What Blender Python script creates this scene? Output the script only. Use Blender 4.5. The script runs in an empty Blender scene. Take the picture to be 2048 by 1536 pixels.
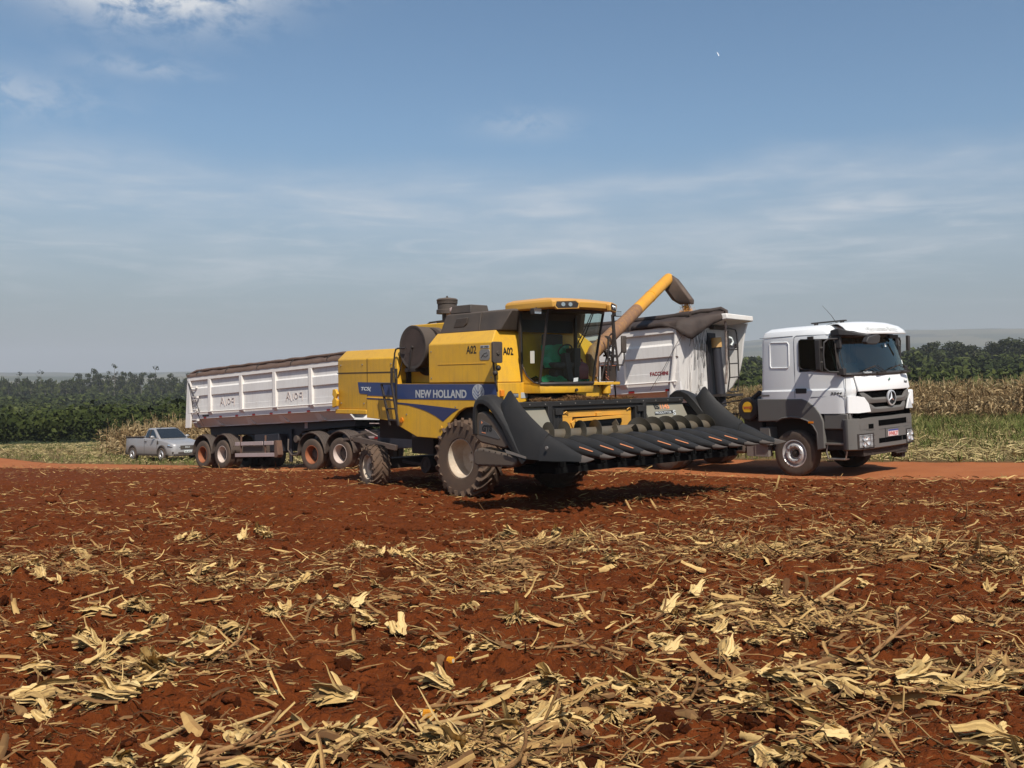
import bpy, bmesh, math, random
import numpy as np
from mathutils import Vector, Matrix
R = math.radians
random.seed(7)
rng = np.random.default_rng(11)
SC = bpy.context.scene
COL = SC.collection

# ---------------------------------------------------------------- camera, sky, sun, exposure
EYE = 1.75
cam_d = bpy.data.cameras.new('camera'); cam = bpy.data.objects.new('camera', cam_d); COL.objects.link(cam)
cam.location = (0, 0, EYE); cam.rotation_euler = (R(90), 0, 0)
cam_d.sensor_width = 36; cam_d.lens = 36 * 1991 / 2048; cam_d.clip_start = .05; cam_d.clip_end = 30000
SC.camera = cam
SUN_EL, SUN_AZ = 51.0, 162.0            # azimuth clockwise from +Y: behind the camera, to the right
sd = bpy.data.lights.new('sun', 'SUN'); sd.energy = 5.0; sd.angle = R(.53); sd.color = (1, .945, .86)
sun = bpy.data.objects.new('sun', sd); COL.objects.link(sun)
to_sun = Vector((math.sin(R(SUN_AZ)) * math.cos(R(SUN_EL)), math.cos(R(SUN_AZ)) * math.cos(R(SUN_EL)), math.sin(R(SUN_EL))))
sun.rotation_euler = to_sun.to_track_quat('Z', 'Y').to_euler(); sun.location = (5, -10, 40)
W = bpy.data.worlds.new('World'); SC.world = W; W.use_nodes = True
def build_world():
    nt = W.node_tree; N = nt.nodes; L = nt.links; N.clear()
    def n(t, **k):
        q = N.new(t)
        for a, b in k.items(): setattr(q, a, b)
        return q
    def math_(op, a, b=None, c=None, clamp=False):
        q = n('ShaderNodeMath', operation=op, use_clamp=clamp)
        for i, v in enumerate((a, b, c)):
            if v is None: continue
            if isinstance(v, (int, float)): q.inputs[i].default_value = v
            else: L.new(v, q.inputs[i])
        return q.outputs[0]
    def mix(f, a, b):
        q = n('ShaderNodeMix', data_type='RGBA')
        if isinstance(f, (int, float)): q.inputs[0].default_value = f
        else: L.new(f, q.inputs[0])
        for i, v in ((6, a), (7, b)):
            if isinstance(v, tuple): q.inputs[i].default_value = (*v, 1)
            else: L.new(v, q.inputs[i])
        return q.outputs[2]
    def mr(v, a, b, c=0., d=1.):
        q = n('ShaderNodeMapRange', clamp=True, interpolation_type='SMOOTHSTEP'); L.new(v, q.inputs[0])
        for i, x in enumerate((a, b, c, d)): q.inputs[i + 1].default_value = x
        return q.outputs[0]
    sky = n('ShaderNodeTexSky', sky_type='NISHITA', sun_disc=False, sun_elevation=R(SUN_EL), sun_rotation=R(SUN_AZ), altitude=600, air_density=1.0, dust_density=1.6, ozone_density=1.6)
    tc = n('ShaderNodeTexCoord'); sp = n('ShaderNodeSeparateXYZ'); L.new(tc.outputs['Generated'], sp.inputs[0])
    az = math_('MULTIPLY', math_('ARCTAN2', sp.outputs[0], sp.outputs[1]), 57.2958)
    el = math_('MULTIPLY', math_('ARCSINE', sp.outputs[2]), 57.2958)
    def noise(sx, sy, scale, detail, rough, off=0., dist=0.):
        cb = n('ShaderNodeCombineXYZ'); L.new(math_('MULTIPLY', az, sx), cb.inputs[0]); L.new(math_('MULTIPLY', el, sy), cb.inputs[1]); cb.inputs[2].default_value = off
        t = n('ShaderNodeTexNoise'); L.new(cb.outputs[0], t.inputs['Vector'])
        t.inputs['Scale'].default_value = scale; t.inputs['Detail'].default_value = detail; t.inputs['Roughness'].default_value = rough; t.inputs['Distortion'].default_value = dist
        return t.outputs[0]
    def blob(a0, e0, wa, we):
        x = math_('DIVIDE', math_('SUBTRACT', az, a0), wa); y = math_('DIVIDE', math_('SUBTRACT', el, e0), we)
        return math_('POWER', 2.718, math_('MULTIPLY', math_('ADD', math_('MULTIPLY', x, x), math_('MULTIPLY', y, y)), -1.))
    band = math_('MULTIPLY', mr(el, 3.5, 10.), mr(math_('ADD', el, math_('MULTIPLY', noise(.09, .1, 1., 3, .5, 1.1), 3.2)), 15.0, 12.6))           # thin cirrus deck
    wisps = mr(noise(.10, .55, 1.0, 5, .55, 2.2, .35), .34, .72)
    fine = mr(noise(.26, 1.2, 1.0, 5, .55, 7.1, .5), .30, .78)
    c1 = math_('MULTIPLY', math_('MULTIPLY', band, math_('MULTIPLY_ADD', wisps, .70, .30)), math_('MULTIPLY_ADD', fine, .45, .55))
    low = math_('MULTIPLY', mr(el, 2., 8.), mr(el, 12., 8.5))
    c2 = math_('MULTIPLY', low, mr(noise(.16, 1.1, 1.0, 6, .6, 4.4, .8), .47, .72))
    puff = mr(noise(.42, .75, 1.0, 8, .62, 5.2, .35), .36, .60)
    b = None
    for a0, e0, wa, we, k in ((-20.5, 21.9, 5.2, 2.2, 2.9), (-14, 22.2, 5, .9, 1.0), (-20.3, 16.6, 3.2, .5, .30), (-28, 14.6, 5.0, 1.1, .42), (.8, 14.6, 2.8, .8, .26), (-46, 20, 9, 2.6, 1.), (44, 21, 10, 2.2, .8)):
        q = math_('MULTIPLY', blob(a0, e0, wa, we), k); b = q if b is None else math_('ADD', b, q)
    c3 = math_('MULTIPLY', b, puff)
    cl = math_('ADD', math_('ADD', math_('MULTIPLY', c1, .62), math_('MULTIPLY', c2, .30)), math_('MULTIPLY', c3, 1.05), clamp=True)
    veil = mr(el, 15., 0., 0., 1.)
    hsv = n('ShaderNodeHueSaturation'); hsv.inputs['Saturation'].default_value = 1.12; hsv.inputs['Value'].default_value = .86; L.new(sky.outputs[0], hsv.inputs['Color'])
    tn = n('ShaderNodeMix', data_type='RGBA', blend_type='MULTIPLY'); tn.inputs[0].default_value = 1; L.new(hsv.outputs[0], tn.inputs[6]); tn.inputs[7].default_value = (.97, 1.04, 1.0, 1)
    base = mix(math_('MULTIPLY', veil, .86), tn.outputs[2], (1.75, 1.93, 2.12))
    col = mix(cl, base, (5.2, 5.45, 5.8))
    bg = n('ShaderNodeBackground'); bg.inputs['Strength'].default_value = .125; L.new(col, bg.inputs[0])
    out = n('ShaderNodeOutputWorld'); L.new(bg.outputs[0], out.inputs[0])
build_world()
SC.view_settings.view_transform = 'Standard'; SC.view_settings.look = 'None'
SC.view_settings.exposure = .08; SC.view_settings.gamma = 1; SC.view_settings.use_curve_mapping = False
SC.render.engine = 'CYCLES'
SC.cycles.use_denoising = True; SC.cycles.max_bounces = 6; SC.cycles.diffuse_bounces = 3; SC.cycles.glossy_bounces = 3
SC.cycles.transparent_max_bounces = 12; SC.cycles.volume_bounces = 0; SC.cycles.caustics_reflective = False; SC.cycles.caustics_refractive = False
SC.cycles.sample_clamp_indirect = 4

# ---------------------------------------------------------------- materials
MATS = {}
def mat(name, color, rough=.6, metal=0., var=None, scale=3., dust=None, dscale=2.2, bump=0., bscale=60., spec=.5, coat=0., attr=None, streak=None, up=0., bdist=.01):
    """procedural surface: base colour, large soft variation, a dust coat with its own blotchy shape, fine bump"""
    m = bpy.data.materials.new(name); m.use_nodes = True; nt = m.node_tree; N = nt.nodes; L = nt.links
    P = N['Principled BSDF']; P.inputs['Roughness'].default_value = rough; P.inputs['Metallic'].default_value = metal
    P.inputs['Specular IOR Level'].default_value = spec; P.inputs['Coat Weight'].default_value = coat; P.inputs['Coat Roughness'].default_value = .08
    tc = N.new('ShaderNodeTexCoord')
    def noise(s, d, r=.6, vec=None):
        t = N.new('ShaderNodeTexNoise'); t.inputs['Scale'].default_value = s; t.inputs['Detail'].default_value = d; t.inputs['Roughness'].default_value = r
        L.new(vec or tc.outputs['Object'], t.inputs['Vector']); return t.outputs[0]
    def mixc(f, a, b):
        q = N.new('ShaderNodeMix'); q.data_type = 'RGBA'
        if isinstance(f, float): q.inputs[0].default_value = f
        else: L.new(f, q.inputs[0])
        for i, v in ((6, a), (7, b)):
            if isinstance(v, tuple): q.inputs[i].default_value = (*v, 1)
            else: L.new(v, q.inputs[i])
        return q.outputs[2]
    def ramp(v, a, b, c=0., d=1.):
        q = N.new('ShaderNodeMapRange'); q.clamp = True; L.new(v, q.inputs[0])
        for i, x in enumerate((a, b, c, d)): q.inputs[i + 1].default_value = x
        return q.outputs[0]
    c = tuple(color)
    if attr:
        a = N.new('ShaderNodeAttribute'); a.attribute_name = attr; a.attribute_type = 'GEOMETRY'; cr = N.new('ShaderNodeValToRGB'); cr.color_ramp.interpolation = 'LINEAR'
        cols = color; c = cr.outputs[0]; e = cr.color_ramp.elements
        while len(e) < len(cols): e.new(.5)
        for i, k in enumerate(cols): e[i].position = i / (len(cols) - 1); e[i].color = (*k, 1)
        L.new(a.outputs['Fac'], cr.inputs[0])
    if var: c = mixc(ramp(noise(scale, 5), .3, .7), c, tuple(var))
    if streak:
        mp = N.new('ShaderNodeMapping'); mp.inputs['Scale'].default_value = (9, 9, .7); L.new(tc.outputs['Object'], mp.inputs[0])
        c = mixc(ramp(noise(1.6, 5, .65, mp.outputs[0]), .48, .78, 0., streak[3]), c, tuple(streak[:3]))
    if dust:
        f = ramp(noise(dscale, 8, .7), .35, .72, dust[3] * .35, dust[3])
        if up:
            g = N.new('ShaderNodeNewGeometry'); s = N.new('ShaderNodeSeparateXYZ'); L.new(g.outputs['Normal'], s.inputs[0])
            u = ramp(s.outputs[2], .15, .9, 0., up); ad = N.new('ShaderNodeMath'); ad.operation = 'MAXIMUM'; L.new(f, ad.inputs[0]); L.new(u, ad.inputs[1]); f = ad.outputs[0]
        c = mixc(f, c, tuple(dust[:3]))
        rr = N.new('ShaderNodeMapRange'); L.new(f, rr.inputs[0]); rr.inputs[3].default_value = rough; rr.inputs[4].default_value = min(1, rough + .35); L.new(rr.outputs[0], P.inputs['Roughness'])
    if isinstance(c, tuple): P.inputs['Base Color'].default_value = (*c, 1)
    else: L.new(c, P.inputs['Base Color'])
    if bump:
        b = N.new('ShaderNodeBump'); b.inputs['Strength'].default_value = bump; b.inputs['Distance'].default_value = bdist; L.new(noise(bscale, 6), b.inputs['Height']); L.new(b.outputs[0], P.inputs['Normal'])
    MATS[name] = m; return m
DUST = (.20, .10, .055)
def glass(name, tint, fac, rough=.02, refl=(.9, .95, 1)):
    m = bpy.data.materials.new(name); m.use_nodes = True; nt = m.node_tree; N = nt.nodes; L = nt.links; N.clear()
    t = N.new('ShaderNodeBsdfTransparent'); t.inputs[0].default_value = (*tint, 1)
    g = N.new('ShaderNodeBsdfGlossy'); g.inputs['Roughness'].default_value = rough; g.inputs[0].default_value = (*refl, 1)
    lw = N.new('ShaderNodeLayerWeight'); lw.inputs[0].default_value = fac; mx = N.new('ShaderNodeMixShader')
    L.new(lw.outputs['Fresnel'], mx.inputs[0]); L.new(t.outputs[0], mx.inputs[1]); L.new(g.outputs[0], mx.inputs[2])
    d = N.new('ShaderNodeBsdfDiffuse'); d.inputs[0].default_value = (.16, .13, .09, 1); mx2 = N.new('ShaderNodeMixShader'); mx2.inputs[0].default_value = .05
    L.new(mx.outputs[0], mx2.inputs[1]); L.new(d.outputs[0], mx2.inputs[2])
    o = N.new('ShaderNodeOutputMaterial'); L.new(mx2.outputs[0], o.inputs[0]); MATS[name] = m; return m

# ---------------------------------------------------------------- mesh helpers
class MB:
    def __init__(s): s.v = []; s.f = []; s.m = []; s.mi = 0
    def add(s, vs, fs):
        o = len(s.v); s.v += [tuple(p) for p in vs]; s.f += [tuple(i + o for i in f) for f in fs]; s.m += [s.mi] * len(fs); return s
    def box(s, x0, x1, y0, y1, z0, z1):
        return s.add([(x, y, z) for x in (x0, x1) for y in (y0, y1) for z in (z0, z1)], [(0, 1, 3, 2), (4, 6, 7, 5), (0, 4, 5, 1), (2, 3, 7, 6), (0, 2, 6, 4), (1, 5, 7, 3)])
    def bar(s, a, b, w, h, up=(0, 0, 1)):
        a, b = Vector(a), Vector(b); d = (b - a).normalized(); sd = d.cross(Vector(up))
        if sd.length < 1e-4: sd = d.cross(Vector((1, 0, 0)))
        sd.normalize(); u = sd.cross(d)
        vs = [p + sd * (i * w / 2) + u * (j * h / 2) for p in (a, b) for i, j in ((-1, -1), (1, -1), (1, 1), (-1, 1))]
        return s.add(vs, [(3, 2, 1, 0), (4, 5, 6, 7), (0, 1, 5, 4), (1, 2, 6, 5), (2, 3, 7, 6), (3, 0, 4, 7)])
    def prism(s, poly, axis, a, b):
        """polygon in the plane across `axis` (0: (y,z), 1: (x,z), 2: (x,y)) between a and b"""
        n = len(poly)
        def P(p, t): return (t, p[0], p[1]) if axis == 0 else (p[0], t, p[1]) if axis == 1 else (p[0], p[1], t)
        vs = [P(p, a) for p in poly] + [P(p, b) for p in poly]
        fs = [tuple(range(n))[::-1], tuple(range(n, 2 * n))] + [(i, (i + 1) % n, n + (i + 1) % n, n + i) for i in range(n)]
        return s.add(vs, fs)
    def tube(s, pts, r, n=8, caps=True, close=False):
        pts = [Vector(p) for p in pts]; rings = []; m = len(pts)
        prev = None
        for i, p in enumerate(pts):
            a = pts[i - 1] if (i > 0 or close) else p; b = pts[(i + 1) % m] if (i < m - 1 or close) else p
            d = (b - a).normalized()
            if prev is None:
                ref = Vector((0, 0, 1)) if abs(d.z) < .9 else Vector((1, 0, 0)); sd = d.cross(ref).normalized()
            else: sd = (prev - d * prev.dot(d)).normalized()
            prev = sd; u = sd.cross(d); rr = r[i] if isinstance(r, (list, tuple)) else r
            rings.append([p + (sd * math.cos(t) + u * math.sin(t)) * rr for t in [2 * math.pi * k / n for k in range(n)]])
        return s.loft(rings, caps=caps, close=close)
    def cyl(s, a, b, r, r2=None, n=20, caps=True): return s.tube([a, b], [r, r if r2 is None else r2], n, caps)
    def loft(s, rings, ring_closed=True, caps=True, close=False, skip=None):
        n = len(rings[0]); vs = [p for g in rings for p in g]; fs = []; k = len(rings)
        for i in range(k if close else k - 1):
            for j in range(n if ring_closed else n - 1):
                if skip and skip(i, j): continue
                i2 = (i + 1) % k; j2 = (j + 1) % n; fs.append((i * n + j, i * n + j2, i2 * n + j2, i2 * n + j))
        if caps and ring_closed and not close: fs += [tuple(range(n))[::-1], tuple(range((k - 1) * n, k * n))]
        return s.add(vs, fs)
    def lathe(s, prof, c, axis=1, n=40):
        """prof: (radius, offset along the axis)"""
        rings = []
        for k in range(n):
            t = 2 * math.pi * k / n; g = []
            for r, o in prof:
                a, b = r * math.cos(t), r * math.sin(t)
                g.append((c[0] + a, c[1] + o, c[2] + b) if axis == 1 else (c[0] + a, c[1] + b, c[2] + o) if axis == 2 else (c[0] + o, c[1] + a, c[2] + b))
            rings.append(g)
        return s.loft(rings, ring_closed=False, caps=False, close=True)
    def sphere(s, c, rx, ry, rz, n=12, k=8):
        rings = []
        for i in range(k + 1):
            t = math.pi * i / k - math.pi / 2; q = max(math.cos(t), .01)
            rings.append([(c[0] + rx * q * math.cos(2 * math.pi * j / n), c[1] + ry * q * math.sin(2 * math.pi * j / n), c[2] + rz * math.sin(t)) for j in range(n)])
        return s.loft(rings)
    def mirror(s):
        n = len(s.v); s.v += [(x, -y, z) for x, y, z in s.v[:n]]; k = len(s.f)
        s.f += [tuple(i + n for i in f)[::-1] for f in s.f[:k]]; s.m += s.m[:k]; return s
    def shift(s, d): s.v = [(x + d[0], y + d[1], z + d[2]) for x, y, z in s.v]; return s
    def mesh(s, name, mats, smooth=True, angle=35):
        me = bpy.data.meshes.new(name); me.from_pydata(s.v, [], s.f)
        bm = bmesh.new(); bm.from_mesh(me); bmesh.ops.recalc_face_normals(bm, faces=bm.faces); bm.to_mesh(me); bm.free()
        for q in (mats if isinstance(mats, (list, tuple)) else [mats]): me.materials.append(q)
        if len(me.polygons) == len(s.m): me.polygons.foreach_set('material_index', s.m)
        if smooth:
            me.polygons.foreach_set('use_smooth', [True] * len(me.polygons)); me.set_sharp_from_angle(angle=R(angle))
        return me
def tag(o, label=None, cat=None, group=None, kind=None):
    for k, v in (('label', label), ('category', cat), ('group', group), ('kind', kind)):
        if v: o[k] = v
    return o
def link(name, me, parent=None, loc=None, rot=None, scale=None):
    o = bpy.data.objects.new(name, me); COL.objects.link(o)
    if parent: o.parent = parent
    if loc is not None: o.location = loc
    if rot is not None: o.rotation_euler = rot
    if scale is not None: o.scale = scale if hasattr(scale, '__len__') else (scale,) * 3
    return o
def obj(name, mb, m, parent=None, bevel=0., seg=2, label=None, angle=35, **k):
    o = link(name, mb.mesh(name, m, angle=angle), parent, **k)
    if bevel:
        b = o.modifiers.new('bevel', 'BEVEL'); b.width = bevel; b.segments = seg; b.limit_method = 'ANGLE'; b.angle_limit = R(30); b.use_clamp_overlap = True; b.harden_normals = False
    if label: o['label'] = label
    return o
def empty(name, loc, rot=(0, 0, 0)):
    o = bpy.data.objects.new(name, None); COL.objects.link(o); o.location = loc; o.rotation_euler = rot; o.empty_display_size = .3; return o
def rig(name, loc, yaw, pitch, roll): return empty(name, loc, (R(roll), R(-pitch), R(yaw)))
def copy_tree(o, parent=None):
    c = o.copy(); COL.objects.link(c); c.parent = parent
    for ch in [q for q in o.children]: copy_tree(ch, c)
    return c
def text(name, s, m, parent, org, w, h, face='side', bold=.0, shear=0., depth=.002, mirror=False):
    """flat print: lower-left corner org, width w, height h; face 'side' reads along +x, 'front' along +y"""
    cu = bpy.data.curves.new(name, 'FONT'); cu.body = s; cu.offset = bold; cu.shear = shear; cu.resolution_u = 3; cu.extrude = .001
    t = bpy.data.objects.new(name, cu); COL.objects.link(t); bpy.context.view_layer.update()
    me = bpy.data.meshes.new_from_object(t.evaluated_get(bpy.context.evaluated_depsgraph_get())); bpy.data.objects.remove(t); bpy.data.curves.remove(cu)
    co = np.empty(len(me.vertices) * 3); me.vertices.foreach_get('co', co); co = co.reshape(-1, 3)
    mn, mx = co.min(0), co.max(0); q = (co - mn) / np.maximum(mx - mn, 1e-6)
    if mirror: q[:, 0] = 1 - q[:, 0]
    o3 = np.array(org, float); X, Y, Z = {'side': ((1, 0, 0), (0, 0, 1), (0, -1, 0)), 'front': ((0, 1, 0), (0, 0, 1), (1, 0, 0))}[face] if isinstance(face, str) else face
    P = o3 + q[:, :1] * w * np.array(X) + q[:, 1:2] * h * np.array(Y) + q[:, 2:3] * depth * np.array(Z)
    me.vertices.foreach_set('co', P.ravel()); me.materials.clear(); me.materials.append(m); me.name = name
    me.polygons.foreach_set('material_index', [0] * len(me.polygons)); me.update()
    return link(name, me, parent)
def decal(name, poly, y, m, parent, t=.004, **k): return obj(name, MB().prism(poly, 1, y, y - t), m, parent, **k)
def np_mesh(name, V, F, m, attr=None, smooth=False):
    """fast mesh from arrays; F is (n,3) or (n,4); attr: {name: per-face float}"""
    me = bpy.data.meshes.new(name); n, k = F.shape
    me.vertices.add(len(V)); me.vertices.foreach_set('co', np.ascontiguousarray(V, np.float32).ravel())
    me.loops.add(n * k); me.loops.foreach_set('vertex_index', np.ascontiguousarray(F, np.int32).ravel())
    me.polygons.add(n); me.polygons.foreach_set('loop_start', np.arange(0, n * k, k, dtype=np.int32))
    for q in (m if isinstance(m, (list, tuple)) else [m]): me.materials.append(q)
    if smooth: me.polygons.foreach_set('use_smooth', np.ones(n, bool))
    me.update(calc_edges=True)
    for a, vals in (attr or {}).items():
        dom = 'FACE' if len(vals) == n else 'POINT'; at = me.attributes.new(a, 'FLOAT', dom); at.data.foreach_set('value', np.ascontiguousarray(vals, np.float32))
    return me
# ---------------------------------------------------------------- lie of the land
def vnoise(x, y, seed=0):
    """smooth value noise on numpy arrays, about -1..1"""
    xi = np.floor(x).astype(np.int64); yi = np.floor(y).astype(np.int64); fx = x - xi; fy = y - yi
    fx = fx * fx * (3 - 2 * fx); fy = fy * fy * (3 - 2 * fy)
    def h(i, j):
        n = (i * 374761393 + j * 668265263 + seed * 144665) & 0x7fffffff; n = (n ^ (n >> 13)) * 1274126177 & 0x7fffffff
        return ((n ^ (n >> 16)) & 0xffff) / 32767.5 - 1
    return (h(xi, yi) * (1 - fx) + h(xi + 1, yi) * fx) * (1 - fy) + (h(xi, yi + 1) * (1 - fx) + h(xi + 1, yi + 1) * fx) * fy
def fbm(x, y, oct=4, seed=0):
    s = 0; a = 1; t = 0
    for i in range(oct): s = s + a * vnoise(x * 2 ** i + 17 * i, y * 2 ** i - 9 * i, seed + i); t += a; a *= .5
    return s / t
POSE = dict(combine=((.08, 19.12, -.32), -47.07, .30, .64), truck=((7.071, 22.42, -.213), -50.38, 1.63, 2.18), rear=((-9.886, 36.328, -1.293), -41.7, 3.2, -2.06),
            front=((-5.09, 32.019, -.924), -36.49, 3.42, .49), pickup=((-16.16, 48.2, -1.95), -41., 2., 0.))
def wpt(pose, p):
    (l, yaw, pi, ro) = POSE[pose]; m = Matrix.Rotation(R(yaw), 3, 'Z') @ Matrix.Rotation(R(-pi), 3, 'Y') @ Matrix.Rotation(R(ro), 3, 'X'); return m @ Vector(p) + Vector(l)
CP = [(0, 2, 0), (0, 6, 0), (-6, 8, -.1), (6, 8, .04), (0, 11, -.13), (-14, 15, -.5), (11, 12, .05), (0, -6, 0), (-12, -2, -.05), (12, -2, .1),
      (9.3, 18.1, 0.), (11.4, 22.3, .02), (22, 30, .1), (28, 55, -.1), (14, 55, -.35), (45, 70, 0.), (-25, 49, -2.35), (-23, 42, -2.05), (-29, 56, -2.4), (-42, 75, -2.7), (-14, 60, -2.2), (0, 60, -1.4), (5, 80, -1.5), (-20, 25, -1.15), (-34, 35, -1.9), (24, 15, .15), (36, 30, .2), (-30, 10, -.7)]
for k, pts in (('combine', [(0, -1.2), (0, 1.2), (-3, -1.2), (-3, 1.2)]), ('truck', [(0, -1.1), (0, 1.1), (-4.4, -1.1), (-4.4, 1.1)]), ('front', [(0, -1.1), (0, 1.1), (-.7, 0.)]), ('rear', [(0, -1.1), (0, 1.1)]), ('pickup', [(0, -.7), (0, .7), (-2.7, -.7), (-2.7, .7)])):
    CP += [tuple(wpt(k, (a, b, 0))) for a, b in pts]
CPa = np.array(CP, float)
def _tps():
    X = CPa[:, :2]; n = len(X); d = np.linalg.norm(X[:, None] - X[None], axis=2); K = np.where(d > 0, d * d * np.log(d + 1e-9), 0) + np.eye(n) * .4
    P = np.c_[np.ones(n), X]; A = np.block([[K, P], [P.T, np.zeros((3, 3))]]); return np.linalg.solve(A, np.r_[CPa[:, 2], 0, 0, 0])
TW = _tps()
def near_h(x, y):
    s = TW[-3] + TW[-2] * x + TW[-1] * y
    for (a, b, _), w in zip(CP, TW):
        d2 = (x - a) ** 2 + (y - b) ** 2 + 1e-9; s = s + w * .5 * d2 * np.log(d2)
    return s
PL = np.array([(60, -2.4), (75, -2.7), (92, -3.3), (115, -5.0), (150, -6.2), (300, -6.6), (520, -5.4), (700, -8), (1000, -18), (1500, -4), (2100, -10), (2900, 16), (3600, 20), (4600, 44), (7000, 60)])
PRr = np.array([(60, -.3), (75, -1.2), (92, -3.4), (125, -2.2), (200, .5), (400, 9.5), (560, 15.5), (700, 13), (1000, 12), (1500, 34), (2100, 60), (2900, 96), (3600, 150), (4600, 236), (7000, 240)])
def hills_h(x, y):
    r = np.hypot(x, y); az = np.degrees(np.arctan2(x, y)); t = np.clip((az + 20) / 46, 0, 1.25); t = t * t * (3 - 2 * np.minimum(t, 1.2))
    h = np.interp(r, PL[:, 0], PL[:, 1]) * (1 - t) + np.interp(r, PRr[:, 0], PRr[:, 1]) * t
    k = np.clip((r - 150) / 2500, 0, 1)
    return h + k * (14 * fbm(x / 700, y / 700, 4, 3) + 3. * fbm(x / 120, y / 120, 3, 8)) * np.clip(r / 2500, 0, 1.2)
def land(x, y):
    x = np.asarray(x, float); y = np.asarray(y, float); r = np.hypot(x, y); b = np.clip((r - 52) / 26, 0, 1); b = b * b * (3 - 2 * b)
    b = np.where(y > 0, b, 0.)
    return near_h(x, y) * (1 - b) + hills_h(x, y) * b
# road centre line, half width about 2.1 m
RC = np.array([(40, -3), (26, 8.2), (17, 15.2), (10.3, 20.1), (7.2, 22.7), (4.2, 25.6), (-.3, 28.8), (-5.1, 32.2), (-9.9, 36.5), (-14.7, 41.2), (-20.5, 46.6), (-35, 60), (-60, 82)], float)
def _smooth(P, k=14):
    out = []
    for i in range(len(P) - 1):
        p0, p1, p2, p3 = P[max(i - 1, 0)], P[i], P[i + 1], P[min(i + 2, len(P) - 1)]
        for j in range(k):
            t = j / k; out.append(.5 * (2 * p1 + (p2 - p0) * t + (2 * p0 - 5 * p1 + 4 * p2 - p3) * t * t + (3 * p1 - p0 - 3 * p2 + p3) * t ** 3))
    return np.array(out + [P[-1]])
RCs = _smooth(RC)
RD = np.gradient(RCs, axis=0); RD /= np.linalg.norm(RD, axis=1)[:, None]; RN = np.c_[RD[:, 1], -RD[:, 0]]     # RN points to the far (grass) side
if RN[50] @ np.array([.5, 1.]) < 0: RN = -RN
def road_d(x, y):
    """signed distance from the road's centre line: positive on the grass side"""
    x = np.asarray(x, float); y = np.asarray(y, float); sh = x.shape; p = np.c_[x.ravel(), y.ravel()]; out = np.empty(len(p))
    for a in range(0, len(p), 20000):
        q = p[a:a + 20000]; d = ((q[:, None] - RCs[None]) ** 2).sum(2); i = d.argmin(1); out[a:a + 20000] = ((q - RCs[i]) * RN[i]).sum(1)
    return out.reshape(sh)
def road_hw(y): return np.interp(y, [0, 22, 30, 44], [2.2, 2.2, 1.9, 1.3])
def soil_relief(x, y, d):
    """clods and tillage, fading out at the road"""
    k = np.clip((-d - road_hw(y) + .15) / .7, 0, 1)
    c1 = np.maximum(fbm(x * 2.3, y * 2.3, 3, 21), -.2); c2 = 1 - np.abs(fbm(x * 7, y * 7, 3, 31)); c3 = np.maximum(vnoise(x * 17, y * 17, 41), -.1); c4 = np.maximum(vnoise(x * 39, y * 39, 43), -.2)
    m = np.clip(fbm(x * .9 + 5, y * .9, 2, 51) + .55, 0, 1)
    return k * (.06 * fbm(x * .55, y * .8, 3, 5) + .060 * c1 + .050 * (c2 - .7) * m + .050 * c3 * (m + .25) + .026 * c4) + (1 - k) * .006 * c3

soil_m = mat('red_soil', (.140, .0330, .0070), rough=.95, var=(.085, .019, .0044), scale=5., bump=1., bscale=34, spec=.1, bdist=.035)
road_m = mat('road_dirt', (.33, .105, .036), rough=.95, var=(.26, .075, .025), scale=1.2, bump=.5, bscale=40, spec=.1, dust=(.38, .15, .06, .5), dscale=.5)
def zone_mat():
    m = mat('field_ground', [(.140, .0330, .0070), (.17, .115, .05)], rough=.95, attr='zone', bump=1., bscale=30, spec=.1, bdist=.04)
    nt = m.node_tree; N = nt.nodes; L = nt.links; P = N['Principled BSDF']; src = P.inputs['Base Color'].links[0].from_socket
    tc = N.new('ShaderNodeTexCoord'); a = N.new('ShaderNodeTexNoise'); a.inputs['Scale'].default_value = 6; a.inputs['Detail'].default_value = 8; a.inputs['Roughness'].default_value = .7; L.new(tc.outputs['Object'], a.inputs[0])
    cr = N.new('ShaderNodeMapRange'); L.new(a.outputs[0], cr.inputs[0]); cr.inputs[1].default_value = .3; cr.inputs[2].default_value = .72; cr.inputs[3].default_value = .62; cr.inputs[4].default_value = 1.25
    mx = N.new('ShaderNodeMix'); mx.data_type = 'RGBA'; mx.blend_type = 'MULTIPLY'; mx.inputs[0].default_value = 1; L.new(src, mx.inputs[6]); L.new(cr.outputs[0], mx.inputs[7]); L.new(mx.outputs[2], P.inputs['Base Color'])
    return m
field_m = zone_mat()
def build_ground():
    ys = [-14, -8, -3, 0, 1.2, 2.2]; y = 2.8
    while y < 30: ys.append(y); y += max(.0075 * (y / 4.) ** 1.15, .0065) * 1.95
    while y < 100: ys.append(y); y += .6 + (y - 30) * .05
    ys = np.array(ys); nx = 640; s = np.linspace(-1, 1, nx); s = np.sign(s) * (np.abs(s) * .72 + .28 * np.abs(s) ** 3)
    Y = np.repeat(ys[:, None], nx, 1); X = s[None] * (5.2 + .93 * np.maximum(Y, 0))
    d = road_d(X, Y); H = land(X, Y) + soil_relief(X, Y, d) - .09 * np.clip((road_hw(Y) - .05 - np.abs(d)) / .25, 0, 1)
    far = np.clip((Y - 70) / 30, 0, 1); H -= far * 1.2
    z = np.clip((d - road_hw(Y) + .6) / .9, 0, 1)
    V = np.stack([X, Y, H], 2).reshape(-1, 3); n, k = X.shape; i = np.arange(n * k).reshape(n, k)
    F = np.stack([i[:-1, :-1], i[:-1, 1:], i[1:, 1:], i[1:, :-1]], 2).reshape(-1, 4)
    o = link('ground', np_mesh('ground', V, F, field_m, {'zone': z.ravel()}, smooth=True)); tag(o, kind='structure'); return o
build_ground()
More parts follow.
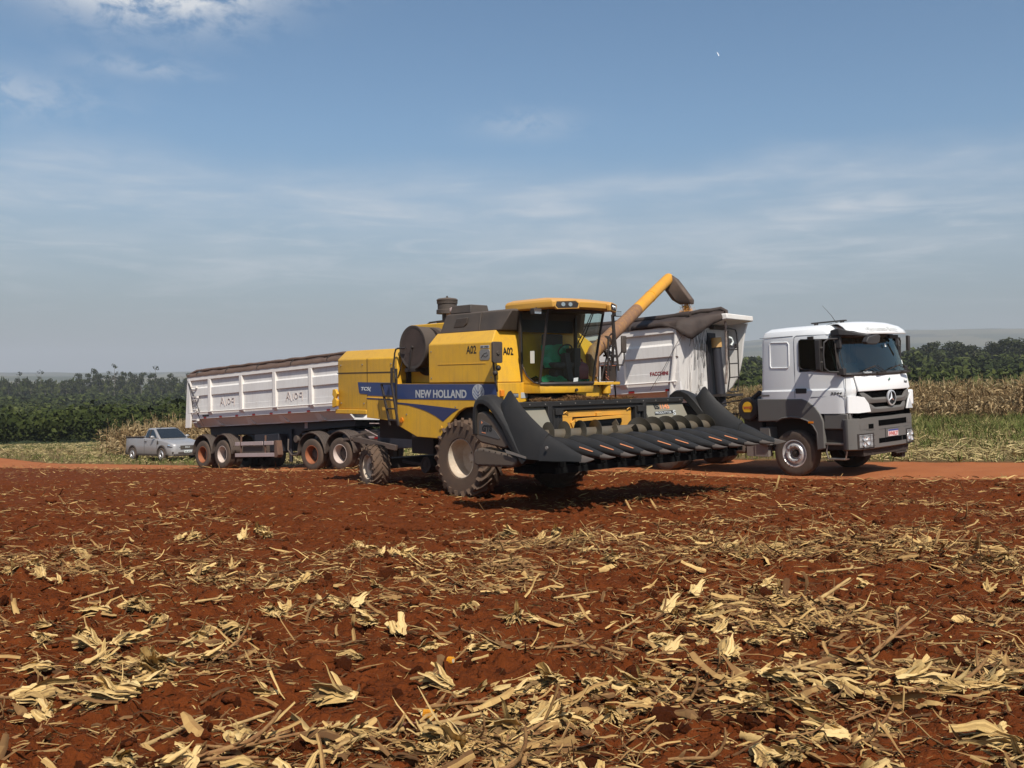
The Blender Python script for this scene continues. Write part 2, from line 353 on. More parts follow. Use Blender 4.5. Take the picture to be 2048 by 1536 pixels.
def build_road():
    k = 23; t = np.linspace(-1, 1, k); V = []; n = len(RCs); idx = np.linspace(0, n - 1, 900); P = np.stack([np.interp(idx, np.arange(n), RCs[:, j]) for j in (0, 1)], 1); Nn = np.stack([np.interp(idx, np.arange(n), RN[:, j]) for j in (0, 1)], 1)
    hw = road_hw(P[:, 1]) + .05 + .3 * fbm(idx / 9, idx * 0, 4, 9); X = P[:, :1] + Nn[:, :1] * t * hw[:, None]; Y = P[:, 1:] + Nn[:, 1:] * t * hw[:, None]
    lift = .035 * np.clip((1 - np.abs(t)) / .18, 0, 1) - .03; rut = -.016 * np.exp(-((np.abs(t) - .45) / .12) ** 2)
    H = land(X, Y) + lift[None] + rut[None] * (1 + .5 * fbm(idx / 20, idx * 0, 2, 4))[:, None] + .022 * fbm(X * 2.2, Y * 2.2, 4, 77)
    V = np.stack([X, Y, H], 2).reshape(-1, 3); i = np.arange(900 * k).reshape(900, k); F = np.stack([i[:-1, :-1], i[:-1, 1:], i[1:, 1:], i[1:, :-1]], 2).reshape(-1, 4)
    tag(link('dirt_road', np_mesh('dirt_road', V, F, road_m, smooth=True)), kind='structure')
build_road()
# far land: one sheet of hills out to the horizon
hill_m = mat('hill_land', [(.030, .040, .018), (.055, .062, .026), (.13, .115, .06), (.028, .036, .018)], rough=1, attr='crop', spec=.05)
def build_hills():
    rs = np.r_[np.linspace(58, 150, 40), np.geomspace(153, 7200, 150)]; az = np.radians(np.linspace(-62, 62, 420))
    Rr, A = np.meshgrid(rs, az, indexing='ij'); X = Rr * np.sin(A); Y = Rr * np.cos(A); H = land(X, Y)
    H[0] -= .8
    H += np.where(Rr < 76, -.12, 0)
    # fields far off: pale plots between woods
    u = np.floor(X / 260 + .3 * vnoise(X / 400, Y / 400, 2)); v = np.floor(Y / 330); plot = np.abs(np.sin(u * 12.9898 + v * 78.233) * 43758.5453) % 1
    crop = np.where(Rr > 900, plot, .05); V = np.stack([X, Y, H], 2).reshape(-1, 3); n, k = X.shape; i = np.arange(n * k).reshape(n, k)
    F = np.stack([i[:-1, :-1], i[1:, :-1], i[1:, 1:], i[:-1, 1:]], 2).reshape(-1, 4)
    tag(link('hills', np_mesh('hills', V, F, hill_m, {'crop': crop.ravel()}, smooth=True)), kind='structure')
build_hills()
# ---------------------------------------------------------------- vegetation
leaf_far = mat('forest_foliage', [(.022, .030, .008), (.042, .052, .013), (.078, .088, .025)], rough=.9, attr='tone', spec=.08)
leaf_tree = mat('tree_foliage', [(.017, .022, .009), (.036, .042, .016), (.064, .070, .030)], rough=.9, attr='tone', spec=.08)
bark_m = mat('pale_bark', (.16, .14, .11), rough=.9, var=(.09, .075, .06), scale=2)
def leaf_cloud(n, size, ax, r0, lump=6, flat=.75, seed=None):
    """n leaf-clump quads through a lumpy volume: returns verts (4n,3) and per-face tone; lumps leave gaps between them"""
    g = np.random.default_rng(seed); c = g.normal(size=(lump, 3)); c /= np.linalg.norm(c, axis=1)[:, None]; c *= g.uniform(.35, .72, (lump, 1)); c[:, 2] = np.abs(c[:, 2]) * .9 - .1
    w = g.uniform(.36, .56, lump); k = g.integers(0, lump, n); q = g.normal(size=(n, 3)); q /= np.linalg.norm(q, axis=1)[:, None]
    p = c[k] + q * (w[k] * g.uniform(.72, 1.03, n))[:, None]
    nr = q + g.normal(size=(n, 3)) * .45; nr /= np.linalg.norm(nr, axis=1)[:, None]
    a = np.cross(nr, g.normal(size=(n, 3))); a /= np.linalg.norm(a, axis=1)[:, None]; b = np.cross(nr, a); s = size * g.uniform(.6, 1.35, n)[:, None]
    P = p * np.array(ax); V = np.stack([P - a * s - b * s * flat, P + a * s * .8 - b * s * flat * .5, P + a * s + b * s * flat, P - a * s * .6 + b * s * flat * .8], 1)
    tone = np.clip(.42 + .22 * g.normal(size=lump)[k] * .8 + g.normal(size=n) * .16, 0, 1)
    return V.reshape(-1, 3), tone
def forest(name, az0, az1, r0, r1, hmin, hmax, seed, label, step=1.0, slim=1., near=0):
    g = np.random.default_rng(seed); V = []; T = []; r = r0
    protos = [[leaf_cloud(k, sz, (1, 1, .8), 0, lump, seed=seed * 10 + i) for i in range(5)] for k, sz, lump in ((210, .078, 11), (84, .135, 9), (30, .23, 6))]
    while r < r1:
        sp = (2.1 + r * .0092) * step; n = int(r * math.radians(az1 - az0) / sp); a = np.radians(g.uniform(az0, az1, n)); rr = r + g.uniform(-.6, .6, n) * sp
        x = rr * np.sin(a); y = rr * np.cos(a); h = land(x, y); lod = 0 if r < 170 else 1 if r < 330 or near else 2
        tall = g.uniform(hmin, hmax, n) * g.uniform(.68, 1.25, n) * (1 + .5 * fbm(x / 26, y / 26, 3, seed)); tb = .5 + .5 * fbm(x / 45, y / 45, 3, seed + 3)
        for i in range(n):
            v, t = protos[lod][g.integers(5)]; w = slim * tall[i] * g.uniform(.52, .8) * (1 + .25 * (lod == 2)); c, s = math.cos(i * 2.4), math.sin(i * 2.4); M = np.array([[c * w, s * w, 0], [-s * w, c * w, 0], [0, 0, tall[i] * .62]])
            V.append(v @ M + np.array([x[i], y[i], h[i] + tall[i] * .45])); T.append(np.clip(t + (tb[i] - .5) * .8 + g.normal() * .16, 0, 1))
        r += sp * .86
    V = np.concatenate(V); T = np.concatenate(T); F = np.arange(len(V)).reshape(-1, 4)
    o = link(name, np_mesh(name, V, F, leaf_far, {'tone': T})); tag(o, label, kind='stuff'); return o
forest('woodland', -34, -11, 93, 560, 2.3, 3.6, 3, 'dense dark green scrub wood covering the slope behind the maize')
forest('woodland', -11, 9.5, 84, 420, 2.3, 3.8, 4, 'dark green scrub wood in the dip behind the combine and trailers', 1.7)
forest('woodland', 9.5, 36, 84, 560, 3.0, 5.2, 5, 'dark green woodland rising behind the dry maize beside the truck')
forest('gum_belt', -34, -15, 530, 590, 7.5, 10.5, 6, 'dense lower growth of the gum belt on the skyline beyond the scrub wood', .75, .45, 1)
# single trees that stand out of the wood
def tree_mesh(seed, kind):
    g = np.random.default_rng(seed)
    if kind == 'gum':
        parts = [leaf_cloud(150, .13, (1, 1, .9), 0, 5, seed=seed + j) for j in range(3)]; sc = [(.13, .13, .26), (.10, .10, .17), (.10, .10, .15)]; of = [(0, 0, .62), (.05, .03, .84), (-.06, 0, .40)]
    elif kind == 'thin':
        parts = [leaf_cloud(60, .13, (1, 1, .9), 0, 4, seed=seed + j) for j in range(2)]; sc = [(.09, .09, .13), (.07, .07, .10)]; of = [(0, 0, .88), (-.06, 0, .70)]
    else:
        parts = [leaf_cloud(300, .095, (1, 1, .85), 0, 9, seed=seed + j) for j in range(3)]; sc = [(.40, .40, .30), (.28, .28, .24), (.25, .25, .2)]; of = [(0, 0, .66), (.16, 0, .80), (-.2, 0, .52)]
    V = np.concatenate([v * np.array(s) + np.array(o) for (v, t), s, o in zip(parts, sc, of)]); T = np.concatenate([t for _, t in parts])
    cr = np_mesh('crown', V, np.arange(len(V)).reshape(-1, 4), leaf_tree, {'tone': T})
    b = MB(); top = .86 if kind != 'broad' else .6; r = .010 if kind != 'broad' else .028
    b.tube([(0, 0, -.06), (.01, 0, .25), (-.008, .005, .5), (.004, 0, top)], [r, r * .85, r * .6, r * .3], 6)
    for k in range(4):
        a = g.uniform(0, 6.28); z = g.uniform(.42, .68); l = .16 if kind != 'broad' else .26; b.tube([(0, 0, z), (l * .6 * math.cos(a), l * .6 * math.sin(a), z + .08), (l * math.cos(a), l * math.sin(a), z + .17)], [r * .5, r * .35, r * .2], 5)
    return cr, b.mesh('trunk', bark_m)
TM = {k: [tree_mesh(100 * i + j * 7, k) for j in range(4)] for i, k in enumerate(('gum', 'thin', 'broad'))}
def plant_tree(name, kind, var, az, r, h, wide, label, cat, group):
    x, y = r * math.sin(R(az)), r * math.cos(R(az)); cr, tr = TM[kind][var % 4]
    e = empty(name, (x, y, float(land(x, y)) - .2), (0, 0, var * 1.3)); tag(e, label, cat, group); e.scale = (h * wide, h * wide, h)
    link('crown', cr, e); link('trunk', tr, e); return e
# eucalyptus belt on the left: pixel columns of the photo give the azimuths
def azu(u): return math.degrees(math.atan((u - 1024) / 1991))
g = np.random.default_rng(8)
for i, u in enumerate(np.linspace(-60, 400, 46)):
    plant_tree('gum_tree', 'gum', i, azu(u + g.uniform(-6, 6)), 535 + g.uniform(-25, 30), g.uniform(10.5, 14.) * (1.0 if u > 150 else .82), g.uniform(1.3, 1.9), 'dark slender gum tree in the belt beyond the green scrub wood', 'tree', 'gum trees in the belt beyond the scrub wood')
for i, (u, h, lb) in enumerate(((38, 14.2, 'thin tall gum tree poking above the belt, farthest from the trailer'), (82, 15.2, 'thin tall gum tree second from the far end of the belt'), (194, 16.2, 'tall gum tree at the middle of the belt, just above its neighbours'), (229, 18.2, 'tallest gum tree of the belt, with a round tuft on top'), (311, 17.6, 'tall thin gum tree nearest the rear trailer'), (243, 15.0, 'full gum tree beside the tallest one'), (263, 14.5, 'broad gum tree between the tallest and the trailer'), (217, 14.6, 'leaning gum tree just before the tallest one'))):
    plant_tree('gum_tree', 'thin' if i in (0, 1, 3, 4, 7) else 'gum', i, azu(u), 540, h, 1.2, lb, 'tree', 'gum trees in the belt beyond the scrub wood')
for i, (u, r, h, w, lb) in enumerate(((1858, 330, 9.3, .95, 'round dark broadleaf tree on the skyline nearest the truck'), (1912, 350, 9.2, 1.25, 'broad spreading tree on the skyline beside the round one'), (1950, 345, 7.8, 1.0, 'lower domed tree at the middle of the skyline trees'), (1984, 340, 8.6, .8, 'upright tree with a narrow crown on the skyline'), (2006, 330, 9.8, .9, 'dark tall tree second from the picture edge on the skyline'), (2040, 335, 10.0, 1.1, 'tall dense tree at the right picture edge'), (1832, 360, 6.6, 1.2, 'low spreading tree at the foot of the pale far field'), (1880, 300, 6.4, 1.1, 'small rounded tree below the broad spreading tree'), (2075, 330, 9.6, 1.1, 'broadleaf tree just outside the right picture edge'), (1500, 330, 7.0, 1.0, 'rounded tree seen between the trailer and the truck cab'))):
    plant_tree('broadleaf_tree', 'broad', i, azu(u), r, h, w, lb, 'tree', 'broadleaf trees on the skyline')
# ---- dry maize
maize_m = mat('dry_maize', [(.085, .050, .021), (.19, .118, .052), (.31, .215, .105), (.44, .33, .18)], rough=.85, attr='tone', spec=.12, var=None)
def ribbon(P, L, w, head, pitch, curl, yawc, tone, seg=5, taper=1.0, crease=.25, g=rng, jag=False, bands=2):
    """many bent leaf strips at once: P (n,3) roots; returns V,F,T. Each strip is creased along its middle."""
    n = len(P); t = np.linspace(0, 1, seg + 1); ds = L / seg; pos = P.copy(); pts = [pos.copy()]; hd = head.copy(); pt = pitch.copy(); dirs = []
    for i in range(seg):
        d = np.stack([np.cos(pt) * np.cos(hd), np.cos(pt) * np.sin(hd), np.sin(pt)], 1); dirs.append(d); pos = pos + d * ds[:, None]; pts.append(pos.copy()); pt = pt - curl / seg + (g.normal(size=n) * .20 if jag else 0); hd = hd + yawc / seg + (g.normal(size=n) * .13 if jag else 0)
    dirs.append(dirs[-1]); C = np.stack(pts, 1); D = np.stack(dirs, 1)
    roll = g.uniform(-1.0, 1.0, n)[:, None] + g.uniform(-.8, .8, n)[:, None] * t[None]
    up = np.array([0, 0, 1.]); S = np.cross(D, up); S /= np.maximum(np.linalg.norm(S, axis=2), 1e-3)[..., None]; U = np.cross(S, D)
    A = S * np.cos(roll)[..., None] + U * np.sin(roll)[..., None]; B = np.cross(A, D)
    tp = np.broadcast_to(np.asarray(taper, float), (n,))[:, None]; prof = np.clip(1 - t[None] ** 2 * tp, .06, 1) * np.clip(.5 + .4 * (1 - tp) + t[None] * 4, 0, 1) * (1 + (g.uniform(-.28, .28, (n, seg + 1)) if jag else 0)) * w[:, None] * .5
    q = np.linspace(-1, 1, bands + 1); hgt = (np.abs(q) < .99) * (.6 + .4 * np.where(np.arange(bands + 1) % 2, 1., -.6)) * crease * 2 if bands > 2 else np.array([0, 1., 0]) * crease * 2
    V = C[:, :, None] + A[:, :, None] * (prof[..., None] * q)[..., None] + B[:, :, None] * (prof[..., None] * hgt)[..., None]
    idx = np.arange(n * (seg + 1) * (bands + 1)).reshape(n, seg + 1, bands + 1)
    F = np.stack([idx[:, :-1, :-1], idx[:, :-1, 1:], idx[:, 1:, 1:], idx[:, 1:, :-1]], -1).reshape(-1, 4); T = np.broadcast_to(tone[:, None, None], (n, seg, bands))
    if jag: T = T + g.normal(size=(n, 1, bands)) * (.11 if bands == 2 else .17) + g.normal(size=(n, seg, bands)) * .05
    return V.reshape(-1, 3), F, np.clip(T, 0, 1).reshape(-1)
def joinm(parts):
    o = 0; V = []; F = []; T = []
    for v, f, t in parts: V.append(v); F.append(f + o); T.append(t); o += len(v)
    return np.concatenate(V), np.concatenate(F), np.concatenate(T)
def stems(P, Q, r, tone):
    """thin four-sided stems from P to Q"""
    n = len(P); D = Q - P; D /= np.linalg.norm(D, axis=1)[:, None]; S = np.cross(D, np.array([.3, .2, 1.])); S /= np.linalg.norm(S, axis=1)[:, None]; U = np.cross(S, D); r = r[:, None]
    V = np.stack([P + S * r, P + U * r, P - S * r, P - U * r, Q + S * r * .6, Q + U * r * .6, Q - S * r * .6, Q - U * r * .6], 1); i = np.arange(n * 8).reshape(n, 8)
    F = np.stack([i[:, [a, (a + 1) % 4, 4 + (a + 1) % 4, 4 + a]] for a in range(4)], 1).reshape(-1, 4); return V.reshape(-1, 3), F, np.repeat(tone, 4)
def maize_parts(P, H, g, leaves=9, seg=4):
    n = len(P); lean = g.normal(size=(n, 2)) * .07; Q = P + np.c_[lean * H[:, None], H]; tb = g.uniform(.25, .75, n); parts = [stems(P, Q, np.full(n, .011), tb * .6)]
    for k in range(leaves):
        f = (k + .6 + g.uniform(-.3, .3, n)) / leaves * .86 + .06; root = P + (Q - P) * f[:, None]
        parts.append(ribbon(root, g.uniform(.3, .62, n) * (1.1 - .4 * f), g.uniform(.035, .065, n), g.uniform(0, 6.28, n), g.uniform(.3, 1.2, n), g.uniform(1.4, 3.0, n), g.uniform(-.7, .7, n), np.clip(tb + g.normal(size=n) * .2, 0, 1), seg, 1., .2, g))
    for k in range(4): parts.append(ribbon(Q, g.uniform(.14, .26, n), np.full(n, .014), g.uniform(0, 6.28, n), g.uniform(.7, 1.5, n), g.uniform(.2, 1., n), g.uniform(-.3, .3, n), np.clip(tb + .25, 0, 1), 2, .5, .1, g))
    e = g.uniform(.35, .55, n); root = P + (Q - P) * e[:, None]; hd = g.uniform(0, 6.28, n)
    for k in range(3): parts.append(ribbon(root, g.uniform(.18, .26, n), np.full(n, .05), hd + g.normal(size=n) * .3, g.uniform(-.9, .4, n), g.uniform(0, 1., n), g.uniform(-.3, .3, n), np.clip(tb + .35, 0, 1), 3, 1., .5, g))
    return joinm(parts)
g = np.random.default_rng(21); MZ = []
for i in range(8):
    V, F, T = maize_parts(np.zeros((1, 3)), np.array([1.]), g, 10, 4); MZ.append(np_mesh('maize_plant', V, F, maize_m, {'tone': T}))
def rows(y0, y1, x0f, x1f, gap, step, ang, g):
    X = []
    c, s = math.cos(ang), math.sin(ang)
    for a in np.arange(-120, 120, gap):
        b = np.arange(-120, 120, step); b = b + g.uniform(-.4, .4, len(b)) * step; aa = a + g.normal(size=len(b)) * .05; X.append(np.c_[aa * c - b * s, aa * s + b * c])
    X = np.concatenate(X); r = X[:, 1]; u = X[:, 0] / np.maximum(r, 1); return X[(r > y0) & (r < y1) & (u > x0f) & (u < x1f)]
right = rows(48.5, 66, .16, .70, .7, .22, R(20), g); e0 = 49.5 + 1.6 * fbm(right[:, 0] / 6, right[:, 0] * 0, 3, 5) + 4.5 * np.clip((.40 - right[:, 0] / right[:, 1]) / .2, 0, 1); right = right[right[:, 1] > e0]
left = rows(50, 66, -.60, -.22, .75, .27, R(35), g)
uL = left[:, 0] / left[:, 1]; eL = 53.3 + np.clip((-.36 - uL) / .14, 0, 1) * 8 + 1.5 * fbm(left[:, 0] / 4, left[:, 1] / 4, 2, 9); left = left[(left[:, 1] > eL) & (g.uniform(size=len(left)) < np.clip((uL + .425) / .045, 0, .97))]
def maize_set(X, hm, lb, grp, name, ni):
    H = hm * (.86 + .14 * g.uniform(size=len(X))) * (1 if name == 'maize_field' else np.clip(.86 + (X[:, 0] / X[:, 1] + .40) * 4, .76, 1.05) + (g.uniform(size=len(X)) < .12) * .24) * (1 + .10 * fbm(X[:, 0] / 5, X[:, 1] / 5, 2, 3)); Z = land(X[:, 0], X[:, 1]); o = np.argsort(X[:, 1] - .15 * np.abs(X[:, 0]))
    for q, i in enumerate(o[:ni]):
        m = link('maize_plant', MZ[q % 8], None, (X[i, 0], X[i, 1], Z[i] - .02), (g.normal() * .07, g.normal() * .07, g.uniform(0, 6.28)), (1.25, 1.25, H[i])); tag(m, lb, 'maize plant', grp)
    i = o[ni:]; V, F, T = maize_parts(np.c_[X[i], Z[i] - .02], H[i], g, 7, 3); s = link(name, np_mesh(name, V, F, maize_m, {'tone': T})); tag(s, lb.replace('plant', 'plants'), kind='stuff')
maize_set(right, 1.95, 'standing dry maize plant at the edge of the uncut field beyond the truck', 'dry maize plants along the uncut field beyond the truck', 'maize_field', 160)
maize_set(left, 1.75, 'dry maize plant with bent tassel in the thin strip behind the pickup', 'dry maize plants in the strip behind the pickup', 'maize_strip', 140)
# ---- grass and chopped straw on the verge
grass_m = mat('verge_grass', [(.055, .070, .016), (.115, .130, .034), (.20, .18, .065), (.36, .27, .12), (.49, .385, .19)], rough=.85, attr='tone', spec=.1)
def verge():
    g = np.random.default_rng(5); n = 36000; y = 19 + 70 * g.uniform(size=n) ** 1.05; x = y * g.uniform(-.66, .74, n); d = road_d(x, y); u = u_ = x / y; ok = (d > road_hw(y) - .05) & (d < 60) & ((u_ < -.30) | (y < 66)); x, y, d, u = x[ok], y[ok], d[ok], u[ok]; n = len(x)
    z = land(x, y); patch = fbm(x / 3.2, y / 1.9, 3, 14); fresh = fbm(x / 5 + 9, y / 3, 3, 15)
    edge = np.clip(1 - (d - road_hw(y)) / 1.5, 0, 1)
    # a green fringe by the road, pale chopped straw behind it, greener weeds before the standing maize
    straw = np.clip(.66 + .22 * ((u < -.25) & (y < 53)) - .55 * edge + .9 * patch - np.where(u > 0, np.clip((y - 31) / 9, 0, 1) * .50, np.clip((-.38 - u) / .06, 0, 1) * -.05) , .06, 1)
    dry = g.uniform(size=n) < straw; L = np.where(dry, g.uniform(.16, .5, n), g.uniform(.12, .34, n) * (1 + .8 * np.clip(fresh, 0, 1))); L = L * np.where((~dry) & (u > 0) & (y > 32), 1.7, 1.)
    tone = np.where(dry, g.uniform(.58, 1., n), np.clip(.2 + .22 * g.normal(size=n) + .15 * fresh, 0, .62)); parts = []
    for k in range(4):
        j = g.normal(size=(n, 2)) * .11; P = np.c_[x + j[:, 0], y + j[:, 1], z + np.where(dry, .02, -.01)]
        parts.append(ribbon(P, L, np.where(dry, g.uniform(.015, .05, n), g.uniform(.018, .04, n)), g.uniform(0, 6.28, n), np.where(dry, g.uniform(-.05, .5, n), g.uniform(.8, 1.5, n)), np.where(dry, g.uniform(-.2, 1., n), g.uniform(.2, 1.5, n)), g.normal(size=n) * .5, np.clip(tone + g.normal(size=n) * .07, 0, 1), 2, .9, .15, g))
    V, F, T = joinm(parts); tag(link('verge_grass', np_mesh('verge_grass', V, F, grass_m, {'tone': T})), 'green grass and pale chopped straw on the verge beyond the dirt road', kind='stuff')
verge()
# ---------------------------------------------------------------- crop residue on the tilled soil
straw_m = mat('maize_straw', [(.045, .026, .012), (.12, .070, .030), (.29, .175, .066), (.50, .325, .120), (.74, .51, .20)], rough=.8, attr='tone', spec=.15, bump=.25, bscale=160, dust=(.19, .075, .028, .50), dscale=9)
stalk_m = mat('maize_stalk', (.44, .28, .11), rough=.75, var=(.20, .115, .05), scale=9, spec=.2, bump=.5, bscale=90, dust=(.17, .045, .018, .6), dscale=14)
pale_stalk_m = mat('pale_maize_stalk', (.60, .42, .165), rough=.7, var=(.36, .235, .10), scale=11, spec=.2, bump=.4, bscale=90, dust=(.2, .07, .03, .35), dscale=16)
husk_m = mat('maize_husk', [(.15, .092, .038), (.34, .22, .085), (.62, .415, .150), (.82, .59, .26)], rough=.75, attr='tone', spec=.2, bump=.5, bscale=130, dust=(.24, .11, .045, .30), dscale=10)
def surf(x, y):
    x = np.asarray(x, float); y = np.asarray(y, float); return land(x, y) + soil_relief(x, y, road_d(x, y))
def residue(x, y):
    """how much straw lies where: windrows running across the field, thick near the camera, thin strips of bare soil between"""
    a = .60 * fbm(x * .55 + .25 * y, y * 1.5, 3, 61) + .55 * fbm(x * 1.3, y * 1.5, 3, 62)
    near = np.interp(y, [3, 5.0, 8.5, 10.5, 13, 16, 19], [.37, .39, .36, .33, .31, .29, .27]); lft = np.interp(x / y, [-.55, -.1, .2, .55], [-.05, -.02, .08, .12]) * np.interp(y, [4, 7, 12], [.2, .7, 1.])
    rim = np.exp(-((road_d(x, y) + road_hw(y) + .5) / .75) ** 2) * np.interp(x / y, [-.55, -.2, .05, .3], [1.1, .95, .75, .75]) + np.exp(-((road_d(x, y) + road_hw(y) + 2.4) / .9) ** 2) * .45 * np.clip(-x / y * 3, 0, 1)
    return np.clip(np.maximum(near + lft, rim) + .85 * a, 0, 1) ** 1.35 * 1.18
def litter():
    g = np.random.default_rng(77); parts = []
    def scatter(n, y0, y1, p):
        y = y0 * (y1 / y0) ** g.uniform(size=n) if p == 'near' else g.uniform(y0, y1, n); x = (y * .58 + 3.0) * g.uniform(-1, 1, n); return x, y
    for n, y0, y1, Lr, wr, seg, pw in ((62000, 3.4, 13, (.03, .12), (.004, .012), 3, 1.), (26000, 3.4, 12, (.09, .26), (.008, .024), 4, 1.5), (7500, 3.4, 11, (.09, .26), (.026, .058), 5, 2.0), (90000, 3.6, 11, (.012, .055), (.0022, .0065), 2, .8), (72000, 9, 50, (.04, .15), (.006, .016), 2, .9), (11000, 10, 50, (.12, .30), (.012, .034), 3, 1.6)):
        x, y = scatter(n, y0, y1, 'near'); d = road_d(x, y); k = (g.uniform(size=n) < residue(x, y) ** pw * 1.25 + .035) & (d < -road_hw(y) + .45); x, y = x[k], y[k]; m = len(x)
        if not m: continue
        L = g.uniform(*Lr, m) * g.uniform(.6, 1.25, m); w = g.uniform(*wr, m); r = residue(x, y); z = surf(x, y) + .004 + g.uniform(0, .075, m) * r * (L > .06)
        tone = np.clip(.46 + .29 * g.normal(size=m) + .1 * (w > .02) - .20 * (L < .06), 0, 1)
        hd = g.normal(size=m) * .75 + np.where(g.uniform(size=m) < .5, 0., 3.14); pit = np.abs(g.normal(size=m)) * .22 * (1 + 1.6 * (g.uniform(size=m) < .1)) - .03
        parts.append(ribbon(np.c_[x, y, z], L, w, hd, pit, g.uniform(-.2, .42, m) * (1 + 1.5 * (g.uniform(size=m) < .15)), g.normal(size=m) * .18, tone, seg, np.where(g.uniform(size=m) < .55, g.uniform(.05, .4, m), g.uniform(.7, 1., m)), .30, g, True))
    V, F, T = joinm(parts); tag(link('straw_litter', np_mesh('straw_litter', V, F, straw_m, {'tone': T})), 'loose chopped maize straw strewn over the red soil', kind='stuff')
litter()
def crumbs():
    """small soil crumbs, far too many to count"""
    g = np.random.default_rng(19); n = 36000; y = 3.4 * (15 / 3.4) ** g.uniform(size=n); x = (y * .58 + 3.) * g.uniform(-1, 1, n); d = road_d(x, y); k = (d < -2.2) & (g.uniform(size=n) < .35 + .65 * (fbm(x * 1.4, y * 1.4, 3, 91) > -.05)); x, y = x[k], y[k]; n = len(x)
    s = .0045 * np.exp(g.normal(size=n) * .55) * np.interp(y, [4, 12], [1., 1.9]) ; z = surf(x, y) + s * .25; B = np.array([(1, 0, 0), (0, 1, 0), (-1, 0, 0), (0, -1, 0), (0, 0, .8), (0, 0, -.8)], float)
    V = np.c_[x, y, z][:, None] + B[None] * s[:, None, None] * g.uniform(.6, 1.5, (n, 6, 1)) + g.normal(size=(n, 6, 3)) * s[:, None, None] * .28
    F = np.array([(0, 1, 4), (1, 2, 4), (2, 3, 4), (3, 0, 4), (1, 0, 5), (2, 1, 5), (3, 2, 5), (0, 3, 5)])
    tag(link('soil_crumbs', np_mesh('soil_crumbs', V.reshape(-1, 3), (np.arange(n)[:, None, None] * 6 + F[None]).reshape(-1, 3), soil_m)), 'fine crumbs of red soil on the tilled field', kind='stuff')
crumbs()
def lumps():
    """small broken clods between the big ones: part of the ground cover"""
    g = np.random.default_rng(29); bm = bmesh.new(); bmesh.ops.create_icosphere(bm, subdivisions=1, radius=1.); B = np.array([v.co[:] for v in bm.verts]); Fi = np.array([[v.index for v in f.verts] for f in bm.faces]); bm.free()
    n = 13000; y = 3.5 * (19 / 3.5) ** g.uniform(size=n); x = (y * .58 + 3.) * g.uniform(-1, 1, n); d = road_d(x, y); k = (d < -road_hw(y) - .2) & (g.uniform(size=n) < .12 + .88 * (fbm(x * 1.1, y * 1.1, 3, 95) > .06)); x, y = x[k], y[k]; n = len(x)
    s = np.clip(.014 * np.exp(g.normal(size=n) * .45), .006, .04) * np.interp(y, [4, 9, 18], [1., 1.3, 1.9]); V = B[None] * s[:, None, None] * g.uniform(.7, 1.25, (n, len(B), 1)) * np.stack([g.uniform(.8, 1.5, n), g.uniform(.8, 1.3, n), g.uniform(.5, .9, n)], 1)[:, None]; V = V + np.c_[x, y, surf(x, y) + s * .22][:, None]
    tag(link('soil_lumps', np_mesh('soil_lumps', V.reshape(-1, 3), (np.arange(n)[:, None, None] * len(B) + Fi[None]).reshape(-1, 3), soil_m)), 'small broken lumps of red soil on the tilled field', kind='stuff')
lumps()
def clod_mesh(seed):
    g = np.random.default_rng(seed); bm = bmesh.new(); bmesh.ops.create_icosphere(bm, subdivisions=3, radius=1.); o = g.uniform(0, 50, 3)
    for v in bm.verts:
        p = np.array(v.co); n = fbm(np.array([p[0] * 1.3 + o[0] + p[2]]), np.array([p[1] * 1.3 + o[1] - p[2] * .8]), 3, seed)[0]; m = fbm(np.array([p[0] * 4 + o[2] + p[2] * 3]), np.array([p[1] * 4 + p[2] * 2]), 3, seed + 5)[0]; v.co = Vector(p) * (1 + .36 * n + .26 * m + .13 * fbm(np.array([p[0] * 9 + p[2] * 7]), np.array([p[1] * 9 - p[2] * 5]), 2, seed + 9)[0]); v.co.z *= .62
    me = bpy.data.meshes.new('soil_clod'); bm.to_mesh(me); bm.free(); me.materials.append(soil_m); return me
def stalk_mesh(seed, bent=0.):
    """a length of maize stalk, unit long: nodes, slight bends, frayed ends, scraps of sheath"""
    g = np.random.default_rng(seed); b = MB(); n = 15; nodes = [i for i in range(2, 14, int(g.integers(3, 5)))]; pts = []; rr = []
    for i in range(n):
        t = i / (n - 1); k = bent * max(0, t - .5) * 2
        pts.append((t - .5 - (1 - math.cos(k)) * (t - .5) * .6, .012 * math.sin(t * 5 + seed), .010 * math.sin(t * 4 + seed * 2) + math.sin(k) * (t - .5) * .9)); rr.append((.026 - .007 * t) * (1.22 if i in nodes else 1.) * (.72 if i in (0, n - 1) else 1))
    b.tube(pts, rr, 8)
    for i in nodes:
        for s in range(2):
            a = g.uniform(0, 6.28); p = Vector(pts[i]); d = Vector((g.uniform(.4, 1.), math.cos(a) * .8, math.sin(a) * .8)).normalized(); l = g.uniform(.10, .26); w = g.uniform(.015, .03); sd = d.cross(Vector((.2, math.sin(a), -math.cos(a)))).normalized() * w; u = d.cross(sd).normalized()
            q = [p + d * l * f - u * (f * f * l * .4) for f in (0, .35, .7, 1.)]; ws = [.7, 1, .8, .15]; vs = []
            for c, k in zip(q, ws): vs += [c - sd * k, c + u * .006, c + sd * k]
            b.add(vs, [(j * 3 + e, j * 3 + e + 1, j * 3 + e + 4, j * 3 + e + 3) for j in range(3) for e in (0, 1)])
    return b
